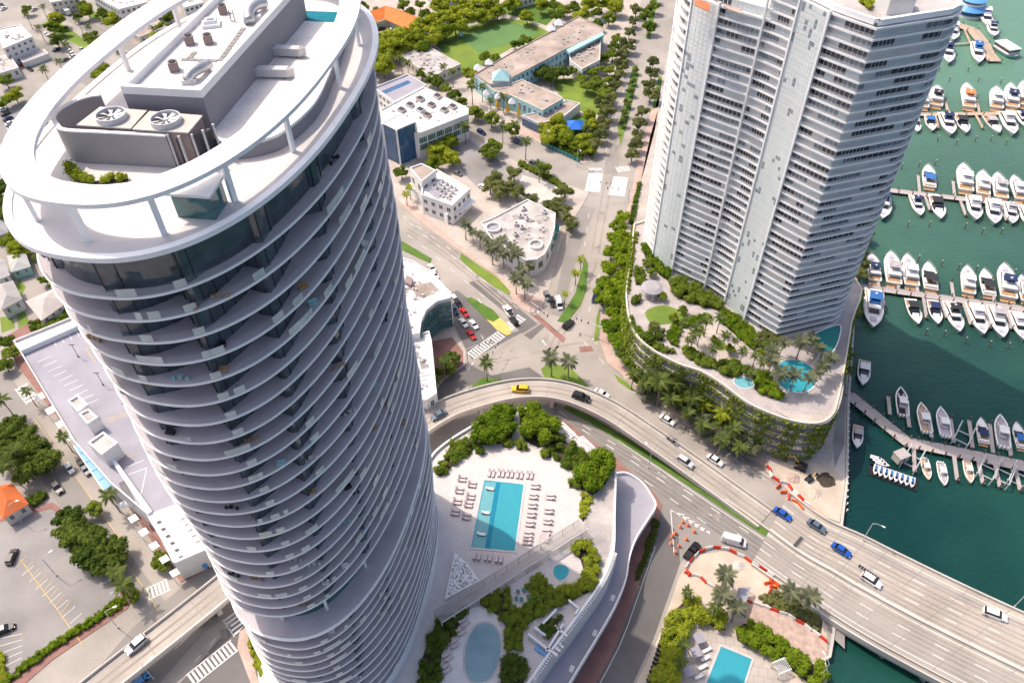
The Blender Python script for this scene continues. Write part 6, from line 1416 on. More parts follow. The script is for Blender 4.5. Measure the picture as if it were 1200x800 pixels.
berth([(BY,(1023,341),(1020,390),'blue',0),(BE,(1066,352),(1074,384),'black',0),(BE,(1090,353),(1099,384),'navy',0),(BY,(1111,355),(1122,394),'black',0),(BY,(1138,357),(1150,397),'white',0),(BY,(1163,360),(1172,401),'grey',0),(BY,(1186,366),(1200,404),'white',0)], 'dock by the green canopy', 'bridge side')
berth([(BE,(1089,223),(1085,196),'blue',0),(BY,(1132,228),(1125,195),'white',0),(BY,(1152,232),(1148,203),'white',0),(BY,(1171,236),(1167,206),'grey',0),(BY,(1195,238),(1186,209),'white',0)], 'dock behind the white tower', 'far side')
berth([(BY,(1034,227),(1032,262),'navy',0),(BY,(1070,231),(1077,257),'navy',0),(BE,(1094,231),(1101,261),'black',0),(BY,(1137,232),(1143,263),'white',0),(BY,(1160,236),(1165,268),'white',0),(BY,(1180,239),(1186,267),'grey',0),(BY,(1198,243),(1204,270),'white',0)], 'dock behind the white tower', 'bridge side')
berth([(BY,(1081,130),(1076,106),'white',0),(BY,(1096,128),(1096,104),'black',0),(BY,(1135,130),(1130,101),'orange',0),(BY,(1168,131),(1164,105),'white',0),(BY,(1186,130),(1181,101),'navy',0),(BY,(1201,128),(1197,98),'white',0)], 'tan dock', 'far side')
berth([(BE,(1070,140),(1074,158),'grey',0),(BE,(1087,138),(1092,157),'blue',0),(BY,(1104,135),(1114,163),'navy',0),(BE,(1124,137),(1130,160),'black',0),(BE,(1155,138),(1170,160),'grey',0),(BY,(1176,134),(1185,163),'white',0),(BY,(1192,133),(1203,155),'navy',0)], 'tan dock', 'bridge side')
berth([(BY,(1114,30),(1117,52),'white',0),(BY,(1108,52),(1111,79),'navy',0),(BY,(1142,52),(1146,79),'blue',0)], 'broad tan pier', 'bridge side')
berth([(BY,(1153,12),(1156,36),'white',0),(BY,(1160,30),(1164,47),'navy',0)], 'broad tan pier', 'far side')
berth([(BC,(1057,489),(1054,455),'black',0),(BC,(1085,509),(1077,473),'tan',0),(BC,(1108,514),(1099,478),'lilac',0),(BE,(1151,522),(1148,491),'navy',0),(BC,(1176,527),(1168,487),'grey',0),(BE,(1196,528),(1189,496),'blue',0)], 'wide service dock', 'far side')
berth([(BC,(1081,538),(1088,565),'tan',0),(BC,(1100,543),(1107,572),'grey',0),(BC,(1131,541),(1137,569),'tan',0)], 'wide service dock', 'bridge side')
boat(BE, (1013,424), (1009,455), 'white', 'white sport cruiser moored along the seawall beside the garage podium'); boat(BE, (1006,500), (1002,528), 'grey', 'white cruiser moored along the seawall on the bridge side of the service dock')
# floating restaurant and ferry
c = P(1135,16,WZ); t = thing('floating_restaurant', 'round white floating restaurant with a bright blue skirt roof at the pier end', 'restaurant boat', (c.x, c.y, WZ))
mb = MB(); mb.cyl((0,0,-.2), 9, 1.4, 24); link('pontoon', mb.mesh('pontoon', 'white_plastic'), t); mb = MB(); mb.cyl((0,0,1.2), 7.4, 2.6, 24); link('dining_room', mb.mesh('dining_room', 'glass_blue'), t)
mb = MB(); mb.cyl((0,0,3.8), 9.6, 2.2, 24, 0, 6.6); link('skirt_roof', mb.mesh('skirt_roof', 'blue_glass_roof'), t); mb = MB(); mb.cyl((0,0,6.0), 6.4, 2.4, 24); link('upper_room', mb.mesh('upper_room', 'white_plastic'), t)
mb = MB(); mb.cyl((0,0,7.0), 6.45, .9, 24); link('upper_windows', mb.mesh('upper_windows', 'glass_blue'), t); mb = MB(); mb.cyl((0,0,8.4), 6.9, 1.6, 24, 0, 2.5); link('top_roof', mb.mesh('top_roof', 'blue_glass_roof'), t); mb = MB(); mb.cyl((0,0,10), 1.4, 2, 12); link('cupola', mb.mesh('cupola', 'white_plastic'), t)
a, b = P(1168,56,WZ), P(1190,70,WZ); d = b-a; t = thing('ferry', 'white flat topped ferry with a turquoise hull moored at the tan pier', 'ferry', tuple((a+b)/2), math.atan2(d.y, d.x)); L_ = d.length
mb, T = hull_mesh(L_, 8, 1.6, .75); o = link('hull', mb.mesh('hull', 'turquoise', True), t); link('deck', deck_from(T).mesh('deck', 'dock_grey'), t); mb = MB(); mb.box((-1,0,2.9), (L_*.78, 6.6, 2.6)); link('saloon', mb.mesh('saloon', 'white_plastic'), t); mb = MB(); mb.box((-1,0,3.1), (L_*.785, 6.65, 1.0)); link('saloon_windows', mb.mesh('saloon_windows', 'car_glass'), t); mb = MB(); mb.box((-1,0,4.3), (L_*.82, 7.2, .2)); link('roof', mb.mesh('roof', 'white_plastic'), t)
# jet ski float by the service dock
A, B = P(1022,551,WZ), P(1071,568,WZ); e = (B-A).normalized(); nn = Vector((-e.y, e.x, 0)); ang = math.atan2(e.y, e.x)
fl = thing('jet_ski_float', 'black floating platform for jet skis beside the service dock', 'float', tuple(A)); mb = MB(); mb.prism([(v.x, v.y) for v in (A-nn*2.2-e, B-nn*2.2+e, B+nn*2.2+e, A+nn*2.2-e)], WZ-.2, WZ+.3); mb.build('platform', 'black', fl)
mb = MB(); p = PP([(1022,534),(1040,540),(1036,550),(1020,545)], WZ+.3); mb.prism([(v.x, v.y) for v in p], WZ-.2, WZ+.3); mb.build('side_platform', 'black', fl)
def make_ski():
    t = thing('jet_ski', 'x', 'jet ski'); mb, T = hull_mesh(3.2, 1.2, .45, .5); link('hull', mb.mesh('hull', 'hull_paint', True), t); link('deck', deck_from(T, 0, .95).mesh('deck', 'white_plastic'), t); mb = MB(); mb.box((-.5,0,.65), (1.3,.4,.35)); link('seat', mb.mesh('seat', 'canvas'), t); mb = MB(); mb.box((.4,0,.8), (.15,.8,.08)); mb.box((.5,0,.6), (.5,.5,.4), 0, 0, .7); link('handlebar', mb.mesh('handlebar', 'black'), t); freeze(t); return t
SK = make_ski()
for k in range(8):
    q = A.lerp(B, (k+.5)/8); put(SK, 'white and blue jet ski in the row of eight on the black float', 'jet ski', (q.x, q.y, WZ+.35), ang-PI/2, 1.25, 'row of jet skis', {'hull': W_, 'seat': CV['blue']})
for k, a in enumerate(((1027,539),(1030,542),(1033,545))):
    q = P(*a, WZ); put(SK, 'blue and white jet ski lying across the small side float', 'jet ski', (q.x, q.y, WZ+.35), ang, 1.25, 'jet skis on the side float', {'hull': CV['blue'], 'seat': W_})
# boat lifts along the service dock
for k, (a, b) in enumerate((((1122,508),(1136,512)), ((1062,535),(1076,540)), ((1150,548),(1164,552)), ((1168,553),(1184,558)), ((1186,556),(1200,560)))):
    c = P((a[0]+b[0])/2, (a[1]+b[1])/2, 0); t = thing('boat_lift', 'empty grey boat lift frame, ' + ORD[k] + ' from the seawall along the service dock', 'boat lift', (c.x, c.y, -1.2), .9)
    for sx in (-1, 1):
        for sy in (-1, 1): mb = MB(); mb.cyl((sx*4, sy*2, -2.5), .18, 5.2, 8); link('post', mb.mesh('post', 'galv'), t)
        mb = MB(); mb.box((0, sx*2, 2.6), (8.6, .25, .35)); link('top_beam', mb.mesh('top_beam', 'galv'), t); mb = MB(); mb.box((sx*2, 0, .3), (.3, 4.2, .3)); link('cradle_beam', mb.mesh('cradle_beam', 'galv'), t)
c = P(1054,537,0); t = thing('dock_hut', 'small grey box hut on the service dock beside the jet ski float', 'hut', (c.x, c.y, -.4), .4); mb = MB(); mb.box((0,0,1.3), (3.6,2.8,2.6)); link('wall', mb.mesh('wall', 'concrete'), t); mb = MB(); mb.box((0,0,2.7), (4,3.2,.2)); link('roof', mb.mesh('roof', 'roof_grey'), t); mb = MB(); mb.box((0,-1.43,1), (1,.06,2)); link('door', mb.mesh('door', 'dark_metal'), t)
# mooring piles in the basins
pm = MB(); pm.cyl((0,0,0), .2, 5.2, 8); pmesh = pm.mesh('mooring_pile', 'bark')
pc = MB(); pc.cyl((0,0,5.2), .22, .35, 8, 0, .03); pcm = pc.mesh('pile_cap', 'white_plastic')
for a in ((1076,196),(1056,198),(1095,194),(1102,312),(1122,316),(1143,318),(1187,322),(1075,306),(1063,266),(1088,266),(1130,268),(1150,274),(1172,274),(1084,392),(1105,394),(1130,402),(1158,406),(1180,408),(1098,166),(1120,170),(1142,166),(1160,166),(1178,170),(1112,96),(1146,96),(1172,98),(1068,102),(1100,84),(1134,84)):
    c = P(*a, WZ); t = thing('mooring_pile', 'thin timber mooring pile standing in open water off the yacht berths', 'pile', (c.x, c.y, -4), 0, 'mooring piles'); link('pile', pmesh, t); link('pile_cap', pcm, t)
# white fender posts along the seawall
bo = MB(); bo.cyl((0,0,0), .16, .9, 8); bo.cyl((0,0,.9), .22, .12, 8); bom = bo.mesh('bollard', 'white_plastic')
for k in range(34):
    y = 348+k*7.6; x = 1003-(y-330)*.06 if y < 470 else 994.6-(y-470)*.02; c = P(x, y, .3); o = link('bollard', bom, None, (c.x, c.y, .3)); tag(o, 'small white bollard along the edge of the seawall', 'bollard', 'seawall bollards')
# ------------------------------------------------------------ trees and planting
T_LIME = [make_tree(s, 4.2, 7.5, 'leaf_lime', 16, 80, .45) for s in (11, 12)]
T_MID = [make_tree(s, 3.4, 6.5, 'leaf_mid', 14, 75, .40) for s in (13, 14)]
T_OLV = [make_tree(s, 3.0, 6.0, 'leaf_olive', 13, 70, .38) for s in (15, 16)]
T_HED = [make_tree(s, 2.7, 6.0, 'leaf_hedge', 14, 80, .36, .85) for s in (17, 18)]
T_DRK = [make_tree(s, 3.8, 7.5, 'leaf_dark', 16, 80, .45) for s in (19, 20)]
T_GRY = [make_tree(s, 3.2, 6.2, 'leaf_grey', 12, 60, .36) for s in (21,)]
PALM_D = make_palm(31, 7.5, 18, 3.3, 'leaf_grey', .9)      # stout date palms
PALM_C = make_palm(32, 9.0, 15, 3.4, 'leaf_palm', 1.1)     # tall coconut palms
PALM_L = make_palm(33, 7.0, 15, 3.0, 'leaf_lime', 1.1)
rt_ = random.Random(77)
def trees(tm, pts, label, group, sc=1.0, hc=4.5, z0=.1, cat='tree'):
    for a, b in pts:
        t = tm[rt_.randrange(len(tm))] if isinstance(tm, list) else tm; s = sc*(1.12 if cat == 'palm tree' else 1.3)*rt_.uniform(.85, 1.15); c = P(a, b, z0+hc*s); put(t, label, cat, (c.x, c.y, z0), rt_.random()*6.28, (s*rt_.uniform(.92, 1.08), s*rt_.uniform(.92, 1.08), s), group)
def palms(tm, pts, label, group, sc=1.0, hc=8.0, z0=.1): trees(tm, pts, label, group, sc, hc, z0, 'palm tree')
trees(T_OLV, [(703,155),(708,140),(712,127),(697,166),(716,112),(722,98),(726,85),(728,72),(731,60),(735,48),(738,36),(742,22),(746,8),(690,150),(704,118)], 'olive green street tree in the verge between the school and the avenue', 'avenue trees by the school', 1.0)
trees(T_OLV, [(764,82),(761,97),(763,106),(753,128),(749,142),(745,166),(741,178),(747,155),(766,70)], 'olive green street tree in the verge between the avenue and the white tower', 'avenue trees by the white tower', .95)
trees(T_OLV, [(745,82),(742,95),(739,107),(735,120),(732,132),(730,143)], 'low leafy tree planted in the middle strip of the avenue', 'avenue median trees', .55, 3.5)
trees(T_MID, [(765,6),(757,16),(761,30),(768,-6)], 'green tree on the farthest middle strip of the avenue', 'far median trees', 1.0)
trees(T_HED, [(730,250),(725,262),(723,274),(736,277),(717,292),(731,301),(716,309),(725,327),(710,328),(706,344),(719,344),(729,342),(719,361),(717,378),(725,393),(733,406),(728,372),(740,420),(708,338),(733,318),(728,286),(722,350)], 'bright green clipped street tree packed against the garage podium beside the avenue', 'green row beside the garage podium', 1.0)
trees(T_DRK, [(745,422),(757,430),(768,438),(752,438),(780,448),(765,446),(800,468),(790,460),(840,492),(852,500),(735,412),(776,440)], 'dark tree crowded at the foot of the creeper hung garage wall', 'dark trees at the garage foot', .8)
trees(T_GRY, [(815,480),(825,492),(840,506),(850,512),(862,518),(878,520),(870,510),(806,474),(832,498),(758,460)], 'grey green tree in the verge between the causeway and the garage wall', 'grey trees by the causeway', .9)
palms(PALM_C, [(771,428),(786,430),(792,452),(808,458),(775,450),(812,470),(760,420),(800,446)], 'tall palm against the creeper hung garage wall', 'palms at the garage wall', 1.0)
palms(PALM_L, [(826,474),(847,484),(802,462),(830,450),(838,470)], 'yellow green palm in front of the garage wall', 'yellow palms at the garage wall', 1.0, 7)
# white tower podium garden
def pbed(label, pts, h0, h1, leaf, seed, lump=1.2, dens=30, name='hedge', sm=0): return foliage(name, label, 'hedge', pts, ZP+.03, h0, h1, dens, leaf, .34, lump, seed, sm=sm)
pbed('thick hedge at the foot of the white tower beside the pavilion', [(752,288),(758,290),(770,306),(786,322),(782,328),(768,318),(756,302)], 1.2, 2.2, 'leaf_hedge', 41)
pbed('bushy shrub mass at the foot of the white tower behind the small lawn', [(783,330),(796,330),(815,336),(832,346),(846,356),(842,364),(825,360),(805,354),(790,346)], 1.5, 2.8, 'leaf_mid', 42, 1.5)
pbed('long clipped hedge between the white tower and the curved terrace', [(848,362),(860,370),(882,388),(890,404),(880,408),(866,396),(850,382),(840,372)], 1.0, 1.6, 'leaf_hedge', 43)
pbed('dry olive shrubs at the sharp corner of the white tower', [(888,390),(905,388),(914,396),(912,404),(896,408),(884,404)], 1.2, 2.2, 'leaf_olive', 44)
pbed('curved clipped hedge round the seating circle on the podium', [(783,388),(792,380),(806,374),(824,370),(832,370),(832,376),(812,380),(798,386),(793,396),(794,406),(786,404),(782,396)], 1.0, 1.5, 'leaf_hedge', 45, .9)
pbed('dark hedge along the road edge of the podium garden', [(800,408),(812,410),(830,420),(842,428),(838,433),(820,428),(804,418)], .9, 1.5, 'leaf_mid', 46, 1.0)
pbed('shrub bed between the hot tub and the seating circle', [(842,424),(856,424),(868,428),(870,438),(858,444),(846,438)], 1.0, 2.0, 'leaf_mid', 47, 1.2)
pbed('clipped hedge beside the kidney shaped pool', [(882,440),(892,436),(902,440),(904,450),(918,462),(916,468),(900,466),(884,456)], 1.2, 2.0, 'leaf_hedge', 48, 1.2)
pbed('narrow green planter along the avenue edge of the podium', [(737,300),(740,285),(744,272),(747,274),(743,292),(740,318),(736,344),(734,345)], .6, 1.1, 'leaf_lime', 49, .7)
pbed('row of small bushes along the curved podium edge', [(738,368),(744,380),(756,392),(772,404),(790,412),(788,416),(768,410),(750,396),(740,384)], .7, 1.3, 'leaf_mid', 50, .8)
for k, (a, b) in enumerate(((750,330),(745,352),(766,384),(772,395),(748,320))): pbed(('round bush beside the grey pavilion', 'round bush on the road side of the small lawn', 'olive bush below the small lawn', 'dark bush between lawn and seating circle', 'dark bush behind the grey pavilion')[k], [(a-5,b-4),(a+5,b-4),(a+5,b+4),(a-5,b+4)], 1.2, 2.2, ('leaf_mid', 'leaf_dark', 'leaf_olive', 'leaf_dark', 'leaf_mid')[k], 60+k, 1.1, name='bush')
palms(PALM_D, [(916,440),(932,441),(948,443),(960,437),(966,428),(904,424),(906,412),(918,402),(940,402),(958,408),(952,398),(972,420)], 'date palm ringing the kidney shaped pool', 'palms round the kidney pool', .78, 7, ZP)
palms(PALM_C, [(816,388),(812,396),(828,380),(843,376),(870,414),(885,420),(892,428),(820,392)], 'slim palm on the curved terrace of the podium', 'palms on the podium terrace', .6, 7, ZP)
trees(T_OLV, [(1010,292),(1012,305),(1009,318),(1013,282),(1018,270),(1004,352),(1003,366),(1005,342)], 'olive tree on the strip between the white tower and the yacht dock', 'waterside trees', .8)
palms(PALM_C, [(988,396),(992,410),(990,424),(994,436),(986,404),(996,418),(990,386)], 'dark palm in the shade between the garage and the seawall', 'shaded seawall palms', .7)
trees(T_MID, [(758,308),(764,318),(776,346),(800,362),(760,392),(838,398),(856,408),(876,434),(892,412),(900,404),(790,372)], 'small bushy tree on the podium garden at the foot of the white tower', 'podium garden trees', .42, 4, ZP)
palms(PALM_C, [(800,382),(806,402),(850,396),(862,402),(836,412),(880,440)], 'thin young palm on the podium garden paths', 'young podium palms', .5, 7, ZP)
palms(PALM_C, [(742,440),(755,452),(784,470),(806,486),(822,500),(845,518),(858,506),(866,526)], 'palm along the causeway pavement below the garage wall', 'causeway palms', .8)
# school and neighbourhood
trees(T_LIME, [(521,33),(533,25),(517,17),(547,18),(567,17),(583,10),(490,33),(503,27),(477,48),(490,48),(463,53),(457,43),(440,47),(438,65),(448,73),(517,3),(541,5),(562,4),(506,40),(600,3),(574,2),(530,12),(470,40),(452,58)], 'big lime green tree in the grove round the school sports field', 'sports field grove', 1.15, 5)
trees(T_LIME, [(618,17),(634,5),(682,14),(690,2),(706,0),(722,6)], 'broad lime green tree beyond the school roofs', 'trees beyond the school', 1.1, 5)
trees(T_MID, [(614,46),(626,48),(580,66),(568,64),(604,50)], 'dark green tree on the sports field edge beside the school', 'trees at the field edge', .85)
trees(T_DRK, [(632,84),(640,82),(650,84),(661,84),(646,90)], 'dark conical tree in the school courtyard', 'courtyard trees', .85)
trees(T_MID, [(675,80),(682,90),(688,98),(703,100),(712,80),(708,66),(710,108),(718,62),(698,92),(694,82),(714,92),(724,44),(720,52)], 'green tree between the school courtyard and the avenue', 'school garden trees', .8)
trees(T_LIME, [(696,144),(654,140),(648,152),(640,150),(660,150),(684,160),(690,134),(664,160),(676,168),(642,158),(688,172)], 'leafy green tree round the blue tent in the school playground', 'playground trees', .75, 5)
trees(T_MID, [(513,93),(523,102),(533,108),(541,117),(556,128),(505,90),(560,132),(576,137),(494,84)], 'green tree in the row between the office block and the school', 'trees behind the office block', .85)
palms(PALM_C, [(589,150),(616,168),(575,120),(590,116),(565,104),(553,104),(604,148),(520,80),(530,86),(478,76),(470,70),(545,150),(632,196)], 'slim palm along the street in front of the school', 'palms by the school street', .85)
trees(T_LIME, [(528,164),(520,174),(508,176),(530,182),(510,188),(516,168)], 'lime green tree against the office block', 'trees by the office block', .85, 5)
trees(T_OLV, [(580,206),(592,214),(606,222),(586,222),(602,200),(574,214)], 'spreading olive tree in the car park behind the corner store', 'car park trees', 1.05)
trees(T_MID, [(568,174),(578,168),(574,178),(470,200),(600,150),(638,195)], 'green tree at the edge of the car park behind the corner shop', 'car park edge trees', .85)
trees(T_OLV, [(658,222),(652,236),(666,254),(642,238),(624,232),(648,246),(662,244),(670,262)], 'grey olive tree at the back corner of the grey roofed store', 'trees behind the store', .85)
palms(PALM_L, [(502,236),(516,240),(480,222),(476,230)], 'yellow palm on the pavement before the white corner shop', 'palms by the corner shop', .75, 6)
palms(PALM_D, [(545,264),(554,272),(562,277),(571,283),(581,288),(590,298),(604,298),(620,312),(605,328),(615,332),(588,284),(598,292),(577,292),(612,318)], 'grey date palm in the row between the store and the boulevard', 'date palms by the store', .85, 7)
palms(PALM_D, [(647,420),(667,423)], 'tall grey date palm on the grass island at the crossing', 'crossing palms', 1.05, 7.5)
palms(PALM_L, [(675,322),(681,306),(662,346)], 'yellow green palm on the strip between the two roads of the avenue', 'divider palms', .7, 6)
palms(PALM_C, [(570,428)], 'lone palm on the small grass island behind the flyover', None, .9)
palms(PALM_C, [(520,426),(508,450)], 'dark palm in the shade of the white annex', 'annex palms', .75)
trees(T_DRK, [(512,438),(526,432),(530,420)], 'dark shrub tree in front of the white annex', 'annex shrubs', .5, 4)
trees(T_MID, [(430,20),(440,12),(425,6),(436,30),(462,20),(480,12),(492,4),(472,4),(498,14),(650,4),(662,10),(700,12),(714,20),(700,26),(652,16),(672,6)], 'green tree at the far edge of the school district', 'far school trees', .9)
trees(T_LIME, [(556,88),(548,84),(566,94),(552,96)], 'lime green shrub tree before the school end wall', 'school end trees', .5, 4)
foliage('hedge', 'hedge strip between the tower side avenue lanes and the pink pavement', 'hedge', [(737,262),(742,240),(748,215),(751,216),(746,242),(741,264)], .17, .7, 1.3, 26, 'leaf_mid', .3, .8, 91)
foliage('hedge', 'hedge along the lawn edge of the school beside the avenue', 'hedge', [(688,180),(698,150),(714,105),(730,62),(734,63),(718,108),(702,152),(692,183)], .17, .8, 1.8, 26, 'leaf_olive', .34, 1.0, 92)
foliage('hedge', 'clipped hedge along the car park wall across from the teal fence', 'hedge', [(610,190),(640,205),(660,216),(672,226),(668,228),(640,211),(606,194)], .17, .8, 1.5, 28, 'leaf_mid', .3, .8, 93)
foliage('shrub_bed', 'leafy bed behind the teal screened fence', 'shrubs', [(636,160),(660,168),(684,182),(682,188),(660,178),(634,166)], .17, .8, 2.2, 26, 'leaf_mid', .36, 1.2, 94)
# left and bottom left
trees(T_DRK, [(81,606),(90,618),(78,621),(99,633),(111,627),(102,648),(120,645),(114,660),(129,657),(132,642),(90,632)], 'dark green tree in the thick row along the edge of the parking lot', 'parking lot row', .76)
palms(PALM_C, [(138,672),(129,582),(75,514),(32,460),(4,470),(146,688)], 'coconut palm standing on the street side of the shopping block', 'shopping street palms', .75)
trees(T_MID, [(186,655),(156,698),(110,596),(150,690),(188,660)], 'small round bushy tree at the street corner near the parking lot', 'corner bushes', .5, 4)
trees(T_DRK, [(15,497),(26,508),(11,519),(45,530),(49,545),(30,549),(20,530),(2,505),(38,520),(55,538),(6,540)], 'dark tree in the dense garden beside the terracotta villa', 'villa garden trees', .85)
palms(PALM_C, [(18,530),(8,548)], 'feathery palm in the dense garden beside the terracotta villa', 'villa palms', .85)
foliage('hedge', 'clipped green box hedge beside the terracotta villa', 'hedge', [(34,586),(52,577),(58,582),(40,594)], .15, 1.2, 1.8, 30, 'leaf_mid', .3, 1.0, 71)
foliage('hedge', 'long low green hedge bordering the parking lot above the flyover', 'hedge', [(144,700),(148,708),(62,762),(30,786),(-5,812),(-10,806),(26,780),(58,756),(120,716),(138,700)], .17, .8, 1.2, 34, 'leaf_hedge', .26, .7, 72)
foliage('hedge', 'green hedge at the left side of the parking lot', 'hedge', [(-8,770),(2,762),(8,790),(6,806),(-8,806)], .17, .9, 1.4, 30, 'leaf_lime', .3, .9, 73)
trees(T_DRK, [(10,213),(25,224),(5,236),(-2,222),(16,232),(4,250)], 'dark tree by the road at the left edge below the ring', 'left edge trees', .9)
trees(T_LIME, [(30,288),(20,290),(12,278),(24,298)], 'bright green tree among the houses left of the tower', 'trees among the houses', .7)
trees(T_MID, [(45,298),(60,318),(70,328),(80,362),(60,376),(52,326),(55,384),(76,342),(66,384),(72,372),(90,372),(64,330),(40,380),(6,398),(12,412),(4,425)], 'green tree between the houses and the parking building', 'trees by the parking building', .65)
trees(T_LIME, [(16,110),(66,22),(102,12),(130,22),(122,92),(128,100),(118,84),(182,45)], 'round green tree in the far streets under the ring', 'far street trees', .85)
trees(T_MID, [(5,92),(107,42),(112,48),(65,45),(90,18),(118,14),(142,20),(57,147),(150,8),(60,30),(72,34),(30,10),(96,4),(126,8),(4,118),(198,18),(190,30)], 'dark green tree in the far streets under the ring', 'dark far street trees', .85)
palms(PALM_C, [(140,64),(150,68),(160,66),(32,20),(46,34),(65,44),(78,54),(92,26),(104,34),(50,10),(52,84),(70,74),(182,36)], 'small palm in the far streets under the ring', 'far street palms', .8)
# hotel garden and causeway corner
foliage('hedge', 'thick lime green hedge between the side road and the hotel pool', 'hedge', [(757,806),(770,776),(780,742),(790,716),(800,706),(818,708),(832,714),(846,722),(850,738),(842,738),(830,730),(815,730),(804,740),(796,766),(790,806)], .17, 2.0, 3.4, 34, 'leaf_lime', .4, 1.6, 81)
foliage('hedge', 'thick dark green hedge between the brick plaza and the hotel pool', 'hedge', [(862,738),(872,730),(892,738),(920,756),(945,772),(962,784),(964,806),(948,800),(920,780),(890,762),(864,750)], .17, 2.0, 3.2, 34, 'leaf_hedge', .38, 1.5, 82)
foliage('shrub_bed', 'scrubby weeds beside the causeway above the brick plaza', 'shrubs', [(890,700),(912,692),(940,708),(964,728),(962,742),(935,724),(905,712)], .17, .3, .9, 16, 'leaf_olive', .28, .9, 83)
palms(PALM_D, [(848,678),(846,702),(927,696),(946,702),(862,716)], 'stout date palm between the sandy roadside and the hotel garden', 'date palms by the hotel', .85, 6)
palms(PALM_C, [(804,698),(800,758),(797,780),(836,716)], 'low palm leaning out of the lime green hotel hedge', 'hedge palms', .55, 6)
foliage('shrub_bed', 'shrub strip along the brick pavement under the curved ramp', 'shrubs', [(766,608),(772,612),(764,640),(748,680),(744,678),(756,645)], .17, .4, 1.0, 26, 'leaf_dark', .28, .7, 84)
foliage('shrub_bed', 'ring of shrubs at the white flared foot of the tall tower', 'shrubs', [(293,738),(300,742),(306,770),(322,800),(312,806),(298,776),(292,752)], .17, .5, 1.1, 28, 'leaf_lime', .28, .7, 85)
foliage('shrub_bed', 'shrubs and small trees in the traffic island under the flyover', 'shrubs', [(226,722),(246,706),(262,700),(250,722),(232,736)], .05, .8, 1.8, 28, 'leaf_mid', .3, .9, 86)
foliage('shrub_bed', 'lush shrubs on the tower roof at the foot of the cooling screen', 'shrubs', [(77,190),(84,195),(95,206),(112,213),(150,209),(150,213),(112,217),(90,213),(76,200)], Z_ROOF+.02, .5, 1.0, 60, 'leaf_lime', .16, .5, 87)
foliage('shrub_bed', 'green shrubs planted on the roof corner of the white tower', 'shrubs', [(1008,-4),(1018,2),(1023,10),(1018,12),(1006,2)], ZI+.12, .8, 1.5, 30, 'leaf_lime', .3, .8, 88)
# ------------------------------------------------------------ vehicles
def make_car(kind):
    t = thing({'sedan': 'car', 'suv': 'suv', 'van': 'van', 'pickup': 'pickup_truck'}[kind], 'x', 'car')
    L, B = {'sedan': (4.8, 1.86), 'suv': (4.9, 1.95), 'van': (6.0, 2.05), 'pickup': (5.6, 2.0)}[kind]
    prof = {'sedan': ([-.5,-.46,-.2,.22,.46,.5], [.72,.92,.95,.95,.82,.6], (-.34,-.2,.1,.25), 1.45), 'suv': ([-.5,-.48,-.2,.24,.46,.5], [.8,1.05,1.08,1.05,.95,.65], (-.46,-.4,.08,.24), 1.75), 'van': ([-.5,-.49,0,.34,.46,.5], [1.0,1.2,1.2,1.2,1.0,.7], (-.485,-.47,.24,.38), 2.4), 'pickup': ([-.5,-.49,-.1,.24,.46,.5], [.85,1.05,1.08,1.05,.98,.7], (-.12,-.08,.1,.24), 1.8)}[kind]
    mb = MB(); xs, zs, cab, zt_ = prof; n = len(xs); vs = []
    for x, z in zip(xs, zs):
        w_ = B/2*(1 if abs(x) < .45 else .88); vs += [(x*L, -w_, .28), (x*L, w_, .28), (x*L, w_, z*.72), (x*L, w_*.93, z), (x*L, -w_*.93, z), (x*L, -w_, z*.72)]
    fs = []
    for i in range(n-1):
        for k in range(6): fs.append((i*6+k, i*6+(k+1) % 6, (i+1)*6+(k+1) % 6, (i+1)*6+k))
    fs += [tuple(range(5, -1, -1)), tuple(range((n-1)*6, n*6))]
    mb.add(vs, [f[::-1] for f in fs]); link('body', mb.mesh('body', 'car_paint'), t)
    a, b, c, d = [q*L for q in cab]; zb = max(zs)-.03; w0, w1 = B/2*.9, B/2*.74
    mb = MB(); vs = [(a,-w0,zb),(d,-w0,zb),(d,w0,zb),(a,w0,zb),(b,-w1,zt_-.04),(c,-w1,zt_-.04),(c,w1,zt_-.04),(b,w1,zt_-.04)]; mb.add(vs, [(0,1,5,4),(1,2,6,5),(2,3,7,6),(3,0,4,7),(4,5,6,7)]); link('windows', mb.mesh('windows', 'car_glass'), t)
    mb = MB(); mb.box(((b+c)/2, 0, zt_), (c-b+.1, w1*2+.04, .08), 0, 0, .95); r_ = link('roof', mb.mesh('roof', 'car_paint'), t)
    if kind == 'van':
        mb = MB(); mb.box((-.12*L, 0, 1.78), (.7*L, w0*2+.02, 1.1), 0, 0, .93); link('cargo_body', mb.mesh('cargo_body', 'car_paint'), t)
    if kind == 'pickup':
        mb = MB(); mb.box((-.31*L, 0, 1.1), (.33*L, B*.78, .04)); link('load_bed', mb.mesh('load_bed', 'black'), t)
    wm = MB(); wm.tube([(0,-.12,0),(0,.12,0)], .34, 12); wme = wm.mesh('tyre', 'tyre'); rm = MB(); rm.tube([(0,-.13,0),(0,.13,0)], .2, 10); rme = rm.mesh('rim', 'galv')
    for sx in (-.31, .31):
        for sy in (-1, 1): w_ = link('wheel', wme, t, (sx*L, sy*(B/2-.1), .34)); link('rim', rme, w_)
    for sy in (-1, 1):
        mb = MB(); mb.box((L*.485, sy*B*.33, zs[-2]*.74), (.16, .34, .14)); link('headlight', mb.mesh('headlight', 'lamp_clear'), t); mb = MB(); mb.box((-L*.488, sy*B*.35, zs[1]*.75), (.14, .28, .14)); link('tail_light', mb.mesh('tail_light', 'lamp_red'), t)
    freeze(t); return t
CAR = {k: make_car(k) for k in ('sedan', 'suv', 'van', 'pickup')}
